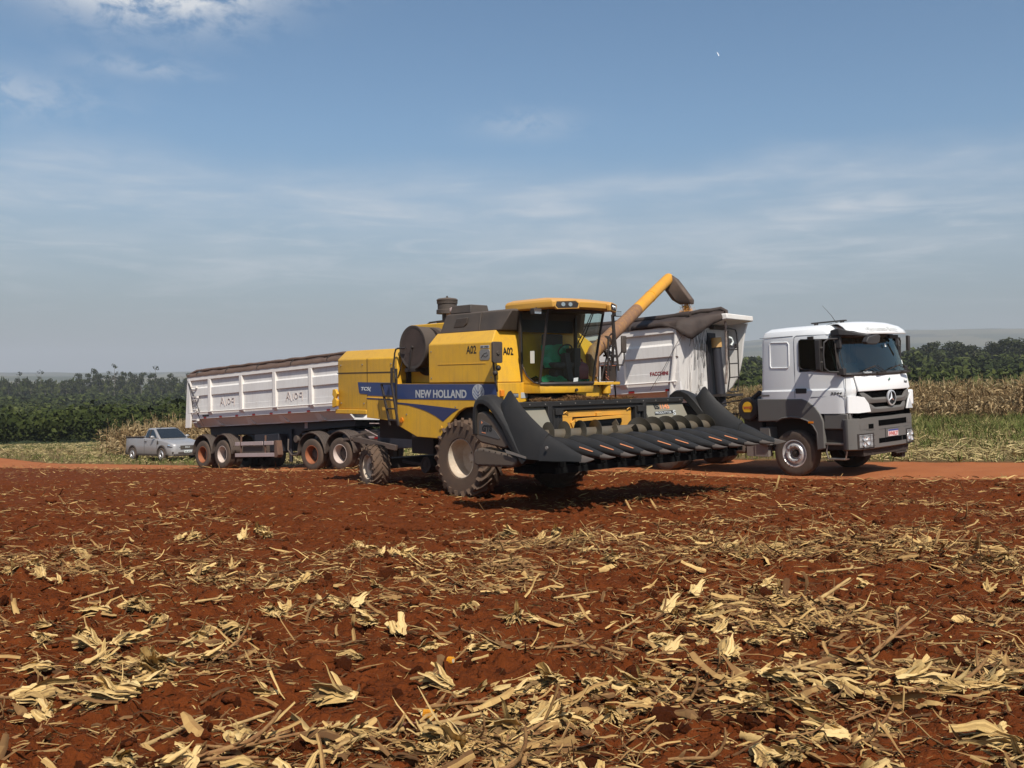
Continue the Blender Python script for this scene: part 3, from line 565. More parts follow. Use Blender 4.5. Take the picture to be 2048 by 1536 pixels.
def husk_mesh(seed):
    """an opened maize husk: broad strips springing from one butt"""
    g = np.random.default_rng(seed); n = int(g.integers(22, 34)); a_ = g.uniform(-1.3, 1.3, n); r_ = g.uniform(.02, .13, n); bend = g.uniform(.3, 1.1); sw = g.uniform(-.5, .5); fan = g.choice([.12, .2, .34])
    P = np.c_[g.normal(size=n) * .07, r_ * np.sin(a_), .02 + r_ * np.cos(a_) * .8]; hd = .6 * a_ * fan + g.normal(size=n) * fan * .6
    a = ribbon(P, g.uniform(.45, 1.05, n), g.uniform(.08, .20, n) * np.where(g.uniform(size=n) < .35, 1.7, 1.), hd, g.uniform(-.02, .30, n) + .10 * (g.uniform(size=n) < .15), bend * g.uniform(.5, 1.4, n), sw + g.normal(size=n) * .25, np.clip(.62 + g.normal(size=n) * .24, 0, 1), 7, np.where(g.uniform(size=n) < .5, .35, .9), .16, g, True, 5)
    m = 16; b = ribbon(np.c_[g.uniform(-.1, .8, m), g.normal(size=m) * .12, g.uniform(0, .06, m)], g.uniform(.2, .6, m), g.uniform(.02, .07, m), g.normal(size=m) * 1.2, g.uniform(-.05, .4, m), g.uniform(.2, 1.2, m), g.normal(size=m) * .5, np.clip(.35 + g.normal(size=m) * .25, 0, 1), 4, .6, .2, g, True)
    V, F, T = joinm([a, b]); V[:, 2] = np.where(V[:, 2] < 0, V[:, 2] * .25, V[:, 2]); V[:, 2] += .02 * np.abs(fbm(V[:, 0] * 6, V[:, 1] * 6, 2, seed)); return np_mesh('maize_husk', V, F, husk_m, {'tone': T}, smooth=True)
CL = [clod_mesh(3 + 5 * i) for i in range(6)]; HK = [husk_mesh(31 + 7 * i) for i in range(9)]
SK = [stalk_mesh(2 + i, (0, 0, .5, 0, 1.3, 0)[i % 6]).mesh('maize_stalk', [stalk_m if i % 3 else pale_stalk_m], angle=60) for i in range(8)]
def ground_uv(u, v):
    """where the line of sight through a photo pixel meets the field"""
    t = 4.
    for _ in range(60):
        h = float(land(np.array([(u - 1024) / 1991 * t]), np.array([t]))[0]); t = .5 * t + .5 * (EYE - h) * 1991 / max(v - 768, 20)
    return (u - 1024) / 1991 * t, t
def lay(kind, x, y, size, yaw, tilt, i, lb, grp=None, lift=0., mesh=None):
    z = float(surf(np.array([x]), np.array([y]))[0]) + lift
    o = link({'s': 'maize_stalk', 'h': 'maize_husk', 'c': 'soil_clod'}[kind], mesh or {'s': SK, 'h': HK, 'c': CL}[kind][i % len({'s': SK, 'h': HK, 'c': CL}[kind])], None, (x, y, z), (0, -tilt, yaw) if kind != 'c' else (tilt, tilt * .7, yaw), size)
    tag(o, lb, {'s': 'stalk', 'h': 'husk', 'c': 'soil clod'}[kind], grp); return o
# pieces one can point at in the photograph, laid where they lie on the field
SPEC = [('s', 1655, 1205, .60, 33, 16, 'long straight maize stalk lying aslant across the straw, its far end raised'), ('s', 1790, 1300, .52, 36, 18, 'thick pale stalk leaning up out of the straw heap'), ('s', 470, 1330, .34, 40, 30, 'pointed stalk sticking up from the straw with a frayed top'), ('s', 190, 1205, .40, 42, 8, 'stalk lying crosswise below the upright stub'),
        ('s', 126, 1168, .26, 80, 84, 'short stalk stub standing upright in the soil'), ('s', 990, 1090, .95, 7, 2, 'long twisted stalk lying flat before the combine'), ('s', 1570, 1365, .45, 20, 6, 'bent stalk over the straw at the near end of the thick heap'), ('s', 920, 1432, .36, 4, 3, 'brown bare stalk beside the yellow cob'), ('s', 1880, 1330, .55, -28, 6, 'dark stalk sloping down towards the picture edge'),
        ('s', 560, 1510, .34, 22, 5, 'fat split stalk at the very front of the field'), ('s', 1900, 1385, .55, 14, 4, 'thin dark stalk along the front of the straw heap'), ('s', 1680, 1155, .45, 4, 3, 'pale straight stalk lying flat behind the straw heap'),
        ('h', 945, 1295, .19, 20, 0, 'pale crumpled husk with a broad blade beside the small cob'), ('h', 270, 1410, .30, 175, 0, 'large fanned husk spread on its own near the front'), ('h', 40, 1410, .26, 20, 0, 'bulky pale husk at the left edge of the picture'), ('h', 1450, 1345, .20, 60, 0, 'upright cupped husk with curled blades'), ('h', 1120, 1385, .20, 200, 0, 'rounded husk bundle in the middle of the straw'), ('h', 1280, 1395, .19, 215, 0, 'husk bundle leaning beside a large clod'),
        ('h', 1800, 1370, .25, 10, 0, 'long pale husk curved like a hand near the front'), ('h', 1680, 1490, .22, 200, 0, 'husk lying alone on bare soil at the front'), ('h', 700, 1420, .24, 160, 0, 'spiky husk clump left of the yellow cob'), ('h', 235, 1315, .20, 70, 0, 'husk with stiff upright blades fanned like a crown'), ('h', 100, 1360, .20, 190, 0, 'husk with drooping blades above the large fanned one'), ('h', 2035, 1505, .26, 150, 0, 'husk cut by the right corner of the picture')]
for i, (k, u, v, sz, yaw, tilt, lb) in enumerate(SPEC):
    x, y = ground_uv(u, v); lay(k, x, y, sz * (1.0 if k == 's' else 1.15), R(yaw), R(tilt), i, lb, 'maize stalks strewn over the tilled field' if k == 's' else 'maize husks strewn over the tilled field', .02 + (sz * .5 * math.sin(R(tilt)) if k == 's' else 0))
g = np.random.default_rng(123); ns = nh = nc = 0; hx = hy = 0.
while ns < 205:
    y = 3.9 * (15 / 3.9) ** g.uniform(); x = y * g.uniform(-.6, .6)
    if g.uniform() < residue(np.array([x]), np.array([y]))[0] ** 1.2 + .03:
        lay('s', x, y, g.uniform(.16, .50), g.normal() * .7, abs(g.normal()) * .12, ns, 'dry broken piece of maize stalk lying on the tilled red soil', 'maize stalks strewn over the tilled field', .015 + .03 * g.uniform()); ns += 1
while nh < 255:
    if nh % 4 == 0 or g.uniform() < .08: hy = 3.9 * (13 / 3.9) ** g.uniform(); hx = hy * g.uniform(-.6, .6)
    x, y = hx + g.normal() * .17, hy + g.normal() * .12
    if g.uniform() < .3 + residue(np.array([x]), np.array([y]))[0] ** 1.5 + .01:
        lay('h', x, y, g.uniform(.11, .25), g.uniform(0, 6.28), g.normal() * .16, nh, 'torn dry maize husk lying among the straw', 'maize husks strewn over the tilled field', .005); nh += 1
while nc < 260:
    y = 3.9 * (14 / 3.9) ** g.uniform(); x = y * g.uniform(-.62, .62); s = g.uniform(.02, .05) * (1.9 if g.uniform() < .14 else 1)
    lay('c', x, y, s, g.uniform(0, 6), g.uniform(0, 6), nc, 'rough clod of red soil on the tilled field', 'soil clods on the tilled field', s * .2); nc += 1
for i, (u, v, s) in enumerate(((1330, 1455, .11), (1375, 1475, .08), (1690, 1320, .10), (1915, 1335, .12), (1500, 1470, .10), (1085, 1340, .08), (820, 1280, .07), (1610, 1375, .08))):
    x, y = ground_uv(u, v); lay('c', x, y, s * .62, i, i * .8, i, ('large dark clod in front of the leaning husk', 'clod touching the large dark clod', 'dark clod in a gap of the thick straw heap', 'broad clod near the right end of the straw', 'large clod beside the bent stalk at the front', 'clod above the rounded husk bundle', 'clod on the bare strip right of the field middle', 'clod before the thick pale stalk')[i], 'soil clods on the tilled field', s * .12)
# maize cobs
corn_m = mat('maize_kernels', (.72, .33, .02), rough=.45, var=(.55, .20, .01), scale=30, spec=.4); red_cob_m = mat('bare_red_cob', (.16, .045, .03), rough=.8, var=(.30, .15, .10), scale=60); core_m = mat('cob_core', (.6, .5, .36), rough=.9)
def cob(u, v, L, r, yaw, full, lb):
    x, y = ground_uv(u, v); z = float(surf(np.array([x]), np.array([y]))[0]) + r * .8; e = empty('maize_cob', (x, y, z), (0, 0, R(yaw))); tag(e, lb, 'maize cob', 'maize cobs left on the soil')
    obj('core', MB().cyl((-L / 2, 0, 0), (L / 2, 0, 0), r * .62, r * .5, 10), core_m if full else red_cob_m, e); b = MB(); k = 0
    for i in range(int(L / (.0085 if full else .011))):
        for j in range(13):
            t = 2 * math.pi * (j + .5 * (i % 2) * (not full)) / 13; px = -L / 2 + .004 + i * (.0085 if full else .011); q = r * .86 * (1 - .25 * max(0, px / L)); b.sphere((px, q * math.cos(t), q * math.sin(t)), .0045, .0062 if full else .004, .0062 if full else .004, 6, 4)
    obj('kernels', b, corn_m if full else red_cob_m, e)
cob(858, 1450, .075, .026, 165, True, 'bright yellow broken cob beside a brown stalk, white core showing'); cob(901, 1318, .045, .022, 150, True, 'small yellow cob end below the pale crumpled husk'); cob(818, 1470, .085, .016, 178, False, 'bare dark red cob just before the yellow cob'); cob(1445, 1432, .07, .014, 10, False, 'bare red cob behind the bent stalk')
# ---------------------------------------------------------------- combine harvester
yellow = mat('yellow_paint', (.82, .445, .006), rough=.42, var=(.72, .375, .006), scale=1.6, dust=(.45, .26, .07, .45), dscale=2.2, coat=.12, streak=(.36, .19, .05, .45), up=.65)
yellow2 = mat('roof_yellow', (.62, .31, .02), rough=.5, dust=(.50, .27, .10, .55), dscale=3, up=.9)
blue = mat('blue_decal', (.014, .045, .155), rough=.4, dust=(.13, .10, .10, .30), dscale=4)
navy = mat('navy_decal', (.016, .028, .105), rough=.4, dust=(.13, .10, .10, .22), dscale=4)
silver = mat('grey_print', (.48, .50, .50), rough=.45, dust=(.3, .25, .2, .25), dscale=12)
ink = mat('black_print', (.012, .012, .012), rough=.5)
blackp = mat('black_plastic', (.035, .031, .028), rough=.6, var=(.028, .024, .021), scale=4, dust=(.105, .075, .055, .75), dscale=2.4, up=.75)
blackm = mat('black_metal', (.012, .012, .013), rough=.5, dust=(.07, .045, .03, .5), dscale=4)
darkm = mat('dark_underbody', (.018, .016, .015), rough=.8, dust=(.06, .035, .022, .7), dscale=3)
rubber = mat('dusty_rubber', (.028, .025, .023), rough=.85, var=(.06, .042, .030), scale=3, dust=(.13, .075, .045, .6), dscale=3.5, bump=.3, bscale=50)
rubber_ag = mat('muddy_rubber', (.040, .033, .028), rough=.9, var=(.085, .056, .036), scale=4, dust=(.15, .085, .05, .7), dscale=3, bump=.4, bscale=45)
cream = mat('cream_rim', (.68, .62, .50), rough=.5, var=(.5, .4, .28), scale=4, dust=(.34, .2, .12, .6), dscale=4)
amber = mat('amber_lens', (.75, .22, .01), rough=.25, spec=.6); redl = mat('red_lens', (.42, .02, .015), rough=.3)
chrome = mat('chrome', (.75, .75, .76), rough=.18, metal=1.); lamp_m = mat('lamp_reflector', (.62, .64, .65), rough=.12, metal=.9)
steel = mat('worn_steel', (.42, .40, .36), rough=.4, metal=.75, dust=(.25, .17, .1, .4), dscale=6)
cab_glass = glass('cab_glass', (.87, .95, .90), .12); side_glass = glass('tinted_glass', (.20, .26, .22), .12)
white_sticker = mat('white_sticker', (.75, .78, .74), rough=.6); green_cloth_m = mat('green_cloth', (.006, .21, .085), rough=.9, var=(.004, .12, .055), scale=14, bump=.6, bscale=25)
interior = mat('cab_interior', (.03, .032, .034), rough=.8)
CB = rig('combine_harvester', *POSE['combine']); tag(CB, 'yellow and blue combine harvester marked A02 unloading maize into the white trailer', 'combine harvester')
def ag_wheel(parent, c, Ro, w, rr, lugs, steer=0., dish=.17, out=-1):
    """tractor tyre with chevron lugs, deep cream rim; `out` is the outer side along y"""
    e = MB(); h = w / 2; prof = [(rr, -h * .72), (rr + .02, -h * .92), (Ro * .80, -h * 1.02), (Ro * .90, -h * .98), (Ro * .945, -h * .82), (Ro * .955, 0), (Ro * .945, h * .82), (Ro * .90, h * .98), (Ro * .80, h * 1.02), (rr + .02, h * .92), (rr, h * .72)]
    e.lathe(prof, (0, 0, 0), 1, 48)
    for k in range(lugs):
        for s in (-1, 1):
            t0 = 2 * math.pi * (k + (.5 if s > 0 else 0)) / lugs; pts = []
            for f, r in ((1.03, .84), (.98, .965), (.62, .995), (.03, 1.0)):
                t = t0 + (1 - f) * .34 * (24 / lugs); pts.append((Ro * r * math.cos(t), s * h * f, Ro * r * math.sin(t)))
            wd = Ro * .050
            for a, b in zip(pts, pts[1:]):
                A, B = Vector(a), Vector(b); n = Vector((A.x, 0, A.z)).normalized(); e.bar(A - n * .03, B - n * .03, wd * 1.25, .07, n)
    t = obj('wheel', e, rubber_ag, parent, loc=c, rot=(0, 0, steer), angle=40); o = out
    m = MB(); m.lathe([(rr * 1.02, o * h * .80), (rr * 1.0, o * h * .86), (rr * .965, o * h * .84), (rr * .93, o * h * .55), (rr * .90, o * h * .1), (rr * .80, o * (h - dish * 2) if dish * 2 < h * 1.6 else -o * h * .6), (rr * .45, o * (h * .8 - dish * 2)), (.02, o * (h * .8 - dish * 2))], (0, 0, 0), 1, 40)
    m.lathe([(rr * 1.02, -o * h * .8), (rr * .9, -o * h * .7), (rr * .9, o * h * .1)], (0, 0, 0), 1, 40); obj('rim', m, cream, t)
    n = MB()
    for k in range(8):
        a = k * math.pi / 4; n.cyl((rr * .33 * math.cos(a), o * (h * .8 - dish * 2), rr * .33 * math.sin(a)), (rr * .33 * math.cos(a), o * (h * .8 - dish * 2 + .03), rr * .33 * math.sin(a)), .02, n=6)
    n.cyl((0, o * (h * .8 - dish * 2), 0), (0, o * (h * .8 - dish * 2 + .07), 0), rr * .2, n=14); obj('wheel_hub', n, steel if dish < .12 else cream, t); return t
for s in (-1, 1):
    ag_wheel(CB, (0, s * 1.18, .725), .74, .46, .36, 22, out=s, dish=.16)
    ag_wheel(CB, (-3.02, s * 1.17, .395), .455, .36, .25, 18, steer=R(-13), out=s, dish=.045)
# under-body
b = MB(); b.box(-3.6, 1.0, -.62, .62, .95, 1.9); b.box(-.28, .28, -.95, .95, .5, 1.0); b.box(-3.2, -2.85, -.95, .95, .34, .55); b.bar((-.9, -.5, .35), (-1.9, -.5, 1.3), .5, .3); b.box(-2.1, -1.4, -.9, .9, .7, 1.3); b.cyl((-1.75, -.85, .45), (-1.75, .6, .45), .14); b.bar((-1.0, -.75, .42), (-2.6, -.75, .5), .05, .06); b.box(.3, .92, -.9, .9, 1.0, 2.05); b.box(-1.0, .4, -1.15, 1.15, 1.3, 2.05)
obj('underbody', b, darkm, CB, .01)
b = MB(); b.lathe([(.01, -.03), (.05, -.03), (.06, .0), (.12, .0), (.13, -.02), (.15, -.02), (.15, .10)], (-1.62, -.9, .50), 1, 20); obj('elevator_pulley', b, darkm, CB)
b = MB(); b.box(-3.035, -3.028, -1.318, -1.30, 1.85, 2.62); b.box(-2.6, -2.595, -1.341, -1.33, 1.40, 1.82); obj('panel_seam', b, blackm, CB)
b = MB()
for x_, z_ in ((-4.0, 2.5), (-3.2, 2.5), (-2.2, 2.5), (-4.0, 1.7), (-3.15, 1.7), (-.9, 2.2), (.8, 2.2), (-.9, 2.7), (-1.7, 1.5), (-.2, 1.66)): b.cyl((x_, -1.31, z_), (x_, -1.328, z_), .014, n=8)
tag(obj('bolts', b, steel, CB), kind='stuff')
# rear hood
sec = [(-1.31, 1.57), (-1.31, 2.62), (-1.13, 2.81), (1.13, 2.81), (1.31, 2.62), (1.31, 1.57)]
b = MB(); b.loft([[(x, y * k, z) for y, z in sec] for x, k in ((-4.15, .985), (-4.1, 1.), (-2.0, 1.))]); b.v = [(x + (.07 if (z > 2.7 and x < -4.) else 0), y, z) for x, y, z in b.v]; obj('rear_hood', b, yellow, CB, .02)
b = MB(); b.box(-4.145, -2.0, -1.316, -1.306, 2.325, 2.345); obj('hood_seam', b, blackm, CB)
b = MB(); b.box(-4.19, -3.04, -1.345, 1.345, 1.475, 1.572); obj('rear_bumper', b, yellow, CB, .012)
b = MB(); b.prism([(-3.03, 1.41), (-2.02, 1.36), (-2.02, 1.80), (-3.03, 1.835)], 1, -1.335, -1.285); obj('lower_panel', b, yellow, CB, .006)
b = MB(); b.prism([(-4.22, 1.60), (-4.06, 1.64), (-4.04, 1.76), (-4.1, 1.80), (-4.03, 1.9), (-4.1, 2.0), (-4.2, 1.99), (-4.22, 1.88), (-4.17, 1.82), (-4.23, 1.74)], 1, -1.40, -1.34); obj('tow_hook', b, yellow, CB, .008)
decal('model_label', [(-3.37, 2.14), (-2.035, 2.12), (-2.035, 1.845), (-3.02, 1.865), (-3.03, 1.89), (-3.28, 1.90), (-3.33, 1.93)], -1.3125, blue, CB); decal('pinstripe', [(-3.02, 1.82), (-2.03, 1.79), (-2.03, 1.77), (-3.02, 1.795)], -1.337, navy, CB)
text('model_lettering', 'TC5(', white_sticker, CB, (-3.25, -1.318, 1.945), .36, .095, shear=.15, bold=.02)
# middle side panels (both sides, the near one with the wheel arch and the stripe)
side = [(-2.035, 2.10), (.95, 2.085), (.97, 1.50), (.90, 1.52), (.72, 1.60), (.50, 1.655), (.26, 1.665), (.06, 1.645), (-.12, 1.57), (-.31, 1.42), (-.50, 1.25), (-.60, 1.13), (-.71, 1.06), (-1.38, 1.07), (-1.98, 1.27), (-2.01, 1.43)]
for s in (-1, 1):
    b = MB(); b.prism(side, 1, s * 1.25, s * 1.315); obj('side_panel', b, yellow, CB, .012)
decal('stripe', [(-2.03, 2.095), (.94, 2.08), (.95, 1.79), (-2.028, 1.80)], -1.3165, blue, CB)
decal('swoosh', [(-2.027, 1.735), (-1.2, 1.695), (-.11, 1.625), (-.30, 1.545), (-.57, 1.385), (-.80, 1.485), (-1.05, 1.565), (-1.27, 1.615), (-1.65, 1.68), (-2.027, 1.705)], -1.3165, navy, CB)
text('brand_lettering', 'NEW HOLLAND', silver, CB, (-1.40, -1.3215, 1.825), 1.52, .155, bold=.028)
lf = MB(); a0 = .445; z0 = 1.935; Wl, Hl = .165, .145
def leafpt(t, k=1.): return (a0 + Wl * k * math.cos(t), z0 + Hl * k * math.sin(t))
lf.prism([leafpt(2 * math.pi * k / 28) if k not in (21,) else (a0, z0 - Hl) for k in range(28)], 1, -1.3205, -1.3235); obj('leaf_emblem', lf, silver, CB)
b = MB(); b.bar((a0, -1.3245, z0 - Hl), (a0, -1.3245, z0 + Hl * .95), .012, .002, (0, 1, 0))
for s in (-1, 1):
    for zz, r in ((.0, .75), (.055, .55), (-.06, .85)): b.tube([(a0, -1.3245, z0 + zz - .07), (a0 + s * Wl * r * .45, -1.3245, z0 + zz - .03), (a0 + s * Wl * r, -1.3245, z0 + zz + .045)], .0045, 4)
obj('emblem_veins', b, blue, CB)
for c, n in (((-1.85, -1.32, 1.385), 'side_reflector'), ((-.62, -1.318, 1.27), 'latch')):
    b = MB(); b.cyl(c, (c[0], c[1] - .02, c[2]), .05 if n == 'side_reflector' else .03, n=16); obj(n, b, amber if n == 'side_reflector' else yellow, CB)
# grain tank: slanted shoulders, front leaning back
def tank(x0, f): return [[(x0, y, z) for y, z in S] for S in ()]
S0 = [(-1.32, 2.105), (-1.32, 2.83), (-1.10, 3.05), (1.10, 3.05), (1.32, 2.83), (1.32, 2.105)]
fx = {2.105: .95, 2.83: .84, 3.05: .68}
b = MB(); b.loft([[(-.985, y, z) for y, z in S0], [(fx[z], y, z) for y, z in S0]]); obj('grain_tank', b, yellow, CB, .018)
b = MB(); b.box(-.70, .66, -1.327, -1.318, 2.445, 2.458); obj('tank_crease', b, yellow, CB, .003)
b = MB(); b.prism([(-1.32, 2.10), (1.32, 2.10), (1.32, 1.76), (.66, 1.76), (.5, 1.9), (-.46, 1.9), (-.62, 1.76), (-1.32, 1.66)], 0, .93, .985); obj('front_panel', b, yellow, CB, .01)
text('fleet_number', 'A02', ink, CB, (.13, -1.322, 2.632), .275, .145, bold=.015); text('fleet_number', 'A02', ink, CB, (.8785, -1.10, 2.60), .25, .135, ((0, 1, 0), (-.14, 0, .99), (1, 0, .14)), bold=.015)
b = MB(); q = [(.50, 2.535), (.53, 2.505), (.74, 2.505), (.77, 2.54), (.775, 2.67), (.74, 2.705), (.53, 2.705), (.495, 2.67)]; b.prism(q, 1, -1.318, -1.326); obj('badge', b, steel, CB, .004)
b = MB(); b.tube([(.54, -1.328, 2.55), (.62, -1.328, 2.62), (.70, -1.328, 2.64), (.73, -1.328, 2.60), (.66, -1.328, 2.56), (.58, -1.328, 2.60)], .005, 4); obj('badge_mark', b, blackm, CB)
b = MB(); b.box(.52, .755, -1.325, -1.318, 2.722, 2.772); obj('badge_plate', b, silver, CB); text('badge_lettering', '50 000', blackm, CB, (.53, -1.3255, 2.73), .215, .033, bold=.02)
# black tank cover, hatch and its box
b = MB(); b.loft([[(x, y, z) for x, y in ((x0, -w), (x1, -w), (x1, w), (x0, w))] for z, x0, x1, w in ((3.045, -.93, .80, 1.085), (3.40, -.87, .98, .965), (3.425, -.80, .96, .90))]); obj('tank_cover', b, blackp, CB, .025)
b = MB(); b.bar((.22, -1.092, 3.05), (.16, -.975, 3.41), .02, .02); b.prism([(-.55, 3.14), (-.25, 3.145), (-.17, 3.20), (-.14, 3.32), (-.46, 3.31)], 1, -1.03, -1.06); obj('cover_hatch', b, blackp, CB, .012)
b = MB(); b.loft([[(-.80, -.93, 3.42), (-.20, -.93, 3.42), (-.20, -.45, 3.42), (-.80, -.45, 3.42)], [(-.775, -.90, 3.575), (-.225, -.90, 3.575), (-.225, -.48, 3.575), (-.775, -.48, 3.575)]]); obj('cover_box', b, blackp, CB, .015)
# engine bay: housing, rotary screen drum, air intake
b = MB(); b.box(-2.35, -.99, -.72, 1.28, 2.08, 3.29); b.box(-2.0, -.985, -1.0, -.93, 2.105, 2.62); obj('engine_housing', b, yellow, CB, .02)
b = MB(); b.cyl((-1.42, -1.003, 2.72), (-1.42, -.9, 2.72), .47, n=40); b.box(-2.1, -1.95, -1.1, -.9, 2.1, 2.62); b.box(-2.3, -2.0, -1.2, -.9, 2.1, 2.18); obj('screen_hole_disc', b, darkm, CB)  # solid dark disc paints the shaded hole behind the drum; boxes are fittings
DC = (-1.49, 0, 2.805); b = MB(); b.lathe([(.40, -.72), (.405, -1.26), (.425, -1.27), (.425, -1.315), (.40, -1.32), (.365, -1.305), (.02, -1.30)], DC, 1, 48); obj('screen_drum', b, blackp, CB)
b = MB(); b.lathe([(.362, -1.309), (.02, -1.306)], DC, 1, 48); obj('drum_mesh', b, mat('dusty_mesh', (.045, .030, .024), rough=.9, var=(.075, .05, .04), scale=3, bump=.6, bscale=260), CB)
b = MB(); b.bar((-1.49, -1.335, 2.80), (-1.58, -1.335, 2.37), .035, .02, (0, 1, 0)); b.cyl((-1.49, -1.30, 2.805), (-1.49, -1.35, 2.805), .03, n=10); b.box(-1.74, -1.42, -1.32, -1.10, 2.33, 2.40); obj('drum_wiper', b, blackm, CB, .004)
b = MB(); b.lathe([(.001, 3.875), (.03, 3.87), (.19, 3.845), (.225, 3.815), (.215, 3.80), (.215, 3.74), (.20, 3.735), (.20, 3.62), (.225, 3.61), (.225, 3.53), (.001, 3.53)], (-2.02, 0, 0), 2, 30); b.cyl((-2.02, 0, 3.87), (-2.02, 0, 3.90), .02, n=8); obj('air_intake', b, blackp, CB)
b = MB(); b.tube([(-1.95, 0, 3.5), (-1.85, -.02, 3.58), (-1.72, -.02, 3.58), (-1.6, 0, 3.46), (-1.55, 0, 3.3)], .085, 12); obj('intake_elbow', b, mat('faded_hose', (.42, .34, .31), rough=.8, var=(.3, .2, .18), scale=12), CB)
b = MB(); b.cyl((-2.02, 0, 3.28), (-2.02, 0, 3.54), .11, n=14); b.box(-1.75, -1.05, -.5, .6, 3.28, 3.36); b.tube([(-2.2, -.4, 3.29), (-2.1, -.4, 3.34), (-1.5, -.4, 3.36), (-1.2, -.4, 3.42)], .02, 6); b.cyl((-1.55, -.3, 3.29), (-1.55, -.3, 3.38), .14, n=14); obj('engine_fittings', b, blackm, CB)
# ladder at the side, handrails
b = MB(); y = -1.46
for p, q in (((-2.33, y, 2.10), (-2.05, y, 1.28)), ((-1.98, y, 2.42), (-1.99, y, 2.10)), ((-1.99, y, 2.10), (-1.78, y, 1.28)), ((-2.02, y + .14, 2.4), (-2.02, y + .14, 1.35))): b.bar(p, q, .035, .045)
obj('ladder', b, blackm, CB, .004)
for z, x0, x1 in ((2.10, -2.33, -1.98), (1.86, -2.25, -1.93), (1.61, -2.165, -1.865), (1.39, -2.09, -1.81)):
    b = MB(); b.bar((x0, y, z), (x1, y, z), .05, .03); obj('rung', b, blackm, CB, .004)
b = MB(); b.tube([(-1.98, y + .1, 2.2), (-2.05, y + .1, 2.46), (-2.01, y + .1, 2.70), (-1.97, y + .1, 2.78), (-1.9, y + .1, 2.795), (-1.66, y + .1, 2.795)], .016, 8); b.tube([(-1.98, -1.3, 2.25), (-1.8, -1.3, 2.62), (-1.76, -1.2, 2.7)], .012, 6); obj('handrail', b, blackm, CB)
# ---- cab
def arc(xs, w, xb, z, n=9, xr=None):
    """plan outline of the curved front: from the near corner round to the far one"""
    return [(xs + (xb - xs) * (1 - (2 * i / (n - 1) - 1) ** 2) ** .8, -w + 2 * w * i / (n - 1), z) for i in range(n)]
b = MB(); lo = arc(1.38, .69, 1.56, 1.90); hi = arc(1.385, .69, 1.565, 2.08); mid = arc(1.40, .70, 1.585, 2.0)
b.loft([[(.93, -.70, 1.90)] + lo + [(.93, .70, 1.90)], [(.93, -.71, 2.0)] + mid + [(.93, .71, 2.0)], [(.93, -.70, 2.09)] + hi + [(.93, .70, 2.09)]]); obj('cab_base', b, yellow, CB, .012)
b = MB(); b.prism([(.90, 2.08), (1.30, 2.08), (1.24, 2.10), (1.08, 2.22), (.97, 2.40), (.90, 2.6)], 1, -.705, -.685); b.prism([(.90, 2.08), (1.30, 2.08), (1.24, 2.10), (1.08, 2.22), (.97, 2.40), (.90, 2.6)], 1, .685, .705); obj('cab_quarter', b, yellow, CB)
gl = MB(); zs = [(2.075, 1.385, 1.565, .685), (2.4, 1.44, 1.64, .69), (2.9, 1.54, 1.75, .70), (3.37, 1.64, 1.84, .71)]
gl.loft([arc(a, w, c, z, 13) for z, a, c, w in zs], ring_closed=False, caps=False); obj('windscreen', gl, cab_glass, CB)
for s in (-1, 1):
    b = MB(); b.add([(.93, s * .70, 2.55), (.99, s * .70, 2.36), (1.09, s * .70, 2.21), (1.25, s * .70, 2.10), (1.385, s * .69, 2.085), (1.64, s * .71, 3.37), (.93, s * .72, 3.37)], [(0, 1, 2, 3, 4, 5, 6)]); obj('side_window', b, cab_glass, CB)
    b = MB(); b.tube([(1.385, s * .695, 2.06), (1.44, s * .70, 2.4), (1.54, s * .71, 2.9), (1.645, s * .72, 3.38)], .024, 8); b.tube([(.93, s * .71, 2.5), (.98, s * .71, 2.36), (1.08, s * .71, 2.21), (1.25, s * .705, 2.10), (1.385, s * .695, 2.07)], .014, 6); b.bar((.93, s * .71, 2.1), (.93, s * .72, 3.38), .05, .05); obj('cab_post', b, blackm, CB)
for q_ in (arc(1.385, .685, 1.575, 2.07, 13), arc(1.64, .71, 1.84, 3.37, 13)): b = MB(); b.tube(q_, .035, 8); obj('windscreen_seal', b, blackm, CB)
b = MB(); b.tube([(1.79, .30, 3.36), (1.72, .16, 2.98), (1.67, .02, 2.72)], .011, 6); b.tube([(1.79, .26, 3.36), (1.71, .10, 2.98), (1.66, -.04, 2.74)], .009, 6); b.box(1.70, 1.80, .18, .38, 3.33, 3.40); obj('wiper', b, blackm, CB)
b = MB(); b.box(.80, .90, -.68, .68, 3.02, 3.38); b.box(.93, 1.30, -.66, .66, 2.06, 2.10); b.box(.92, 1.5, -.68, .68, 3.37, 3.41); obj('cab_interior', b, interior, CB)
b = MB(); b.box(1.02, 1.12, -.30, .20, 2.45, 2.98); b.box(1.02, 1.40, -.30, .20, 2.34, 2.46); b.box(1.1, 1.3, -.2, .1, 2.1, 2.35); obj('driver_seat', b, interior, CB, .04)
b = MB(); b.bar((1.43, .02, 2.1), (1.32, .02, 2.62), .13, .12); b.tube([(1.33 + .06 * math.cos(t), .02 + .17 * math.sin(t), 2.68 + .10 * math.cos(t)) for t in [2 * math.pi * k / 20 for k in range(20)]], .016, 6, close=True); b.box(1.05, 1.40, .20, .36, 2.1, 2.72); obj('steering_column', b, interior, CB, .01)
b = MB(); b.box(1.18, 1.28, -.722, -.716, 2.44, 2.66); obj('window_paper', b, white_sticker, CB); b = MB(); b.add([(1.594, -.05, 2.10), (1.592, .07, 2.11), (1.604, .07, 2.18), (1.606, -.05, 2.17)], [(0, 1, 2, 3)]); obj('screen_sticker', b, white_sticker, CB)
b = MB(); b.cyl((1.58, .03, 1.955), (1.61, .03, 1.955), .028, n=10); obj('latch', b, blackm, CB)
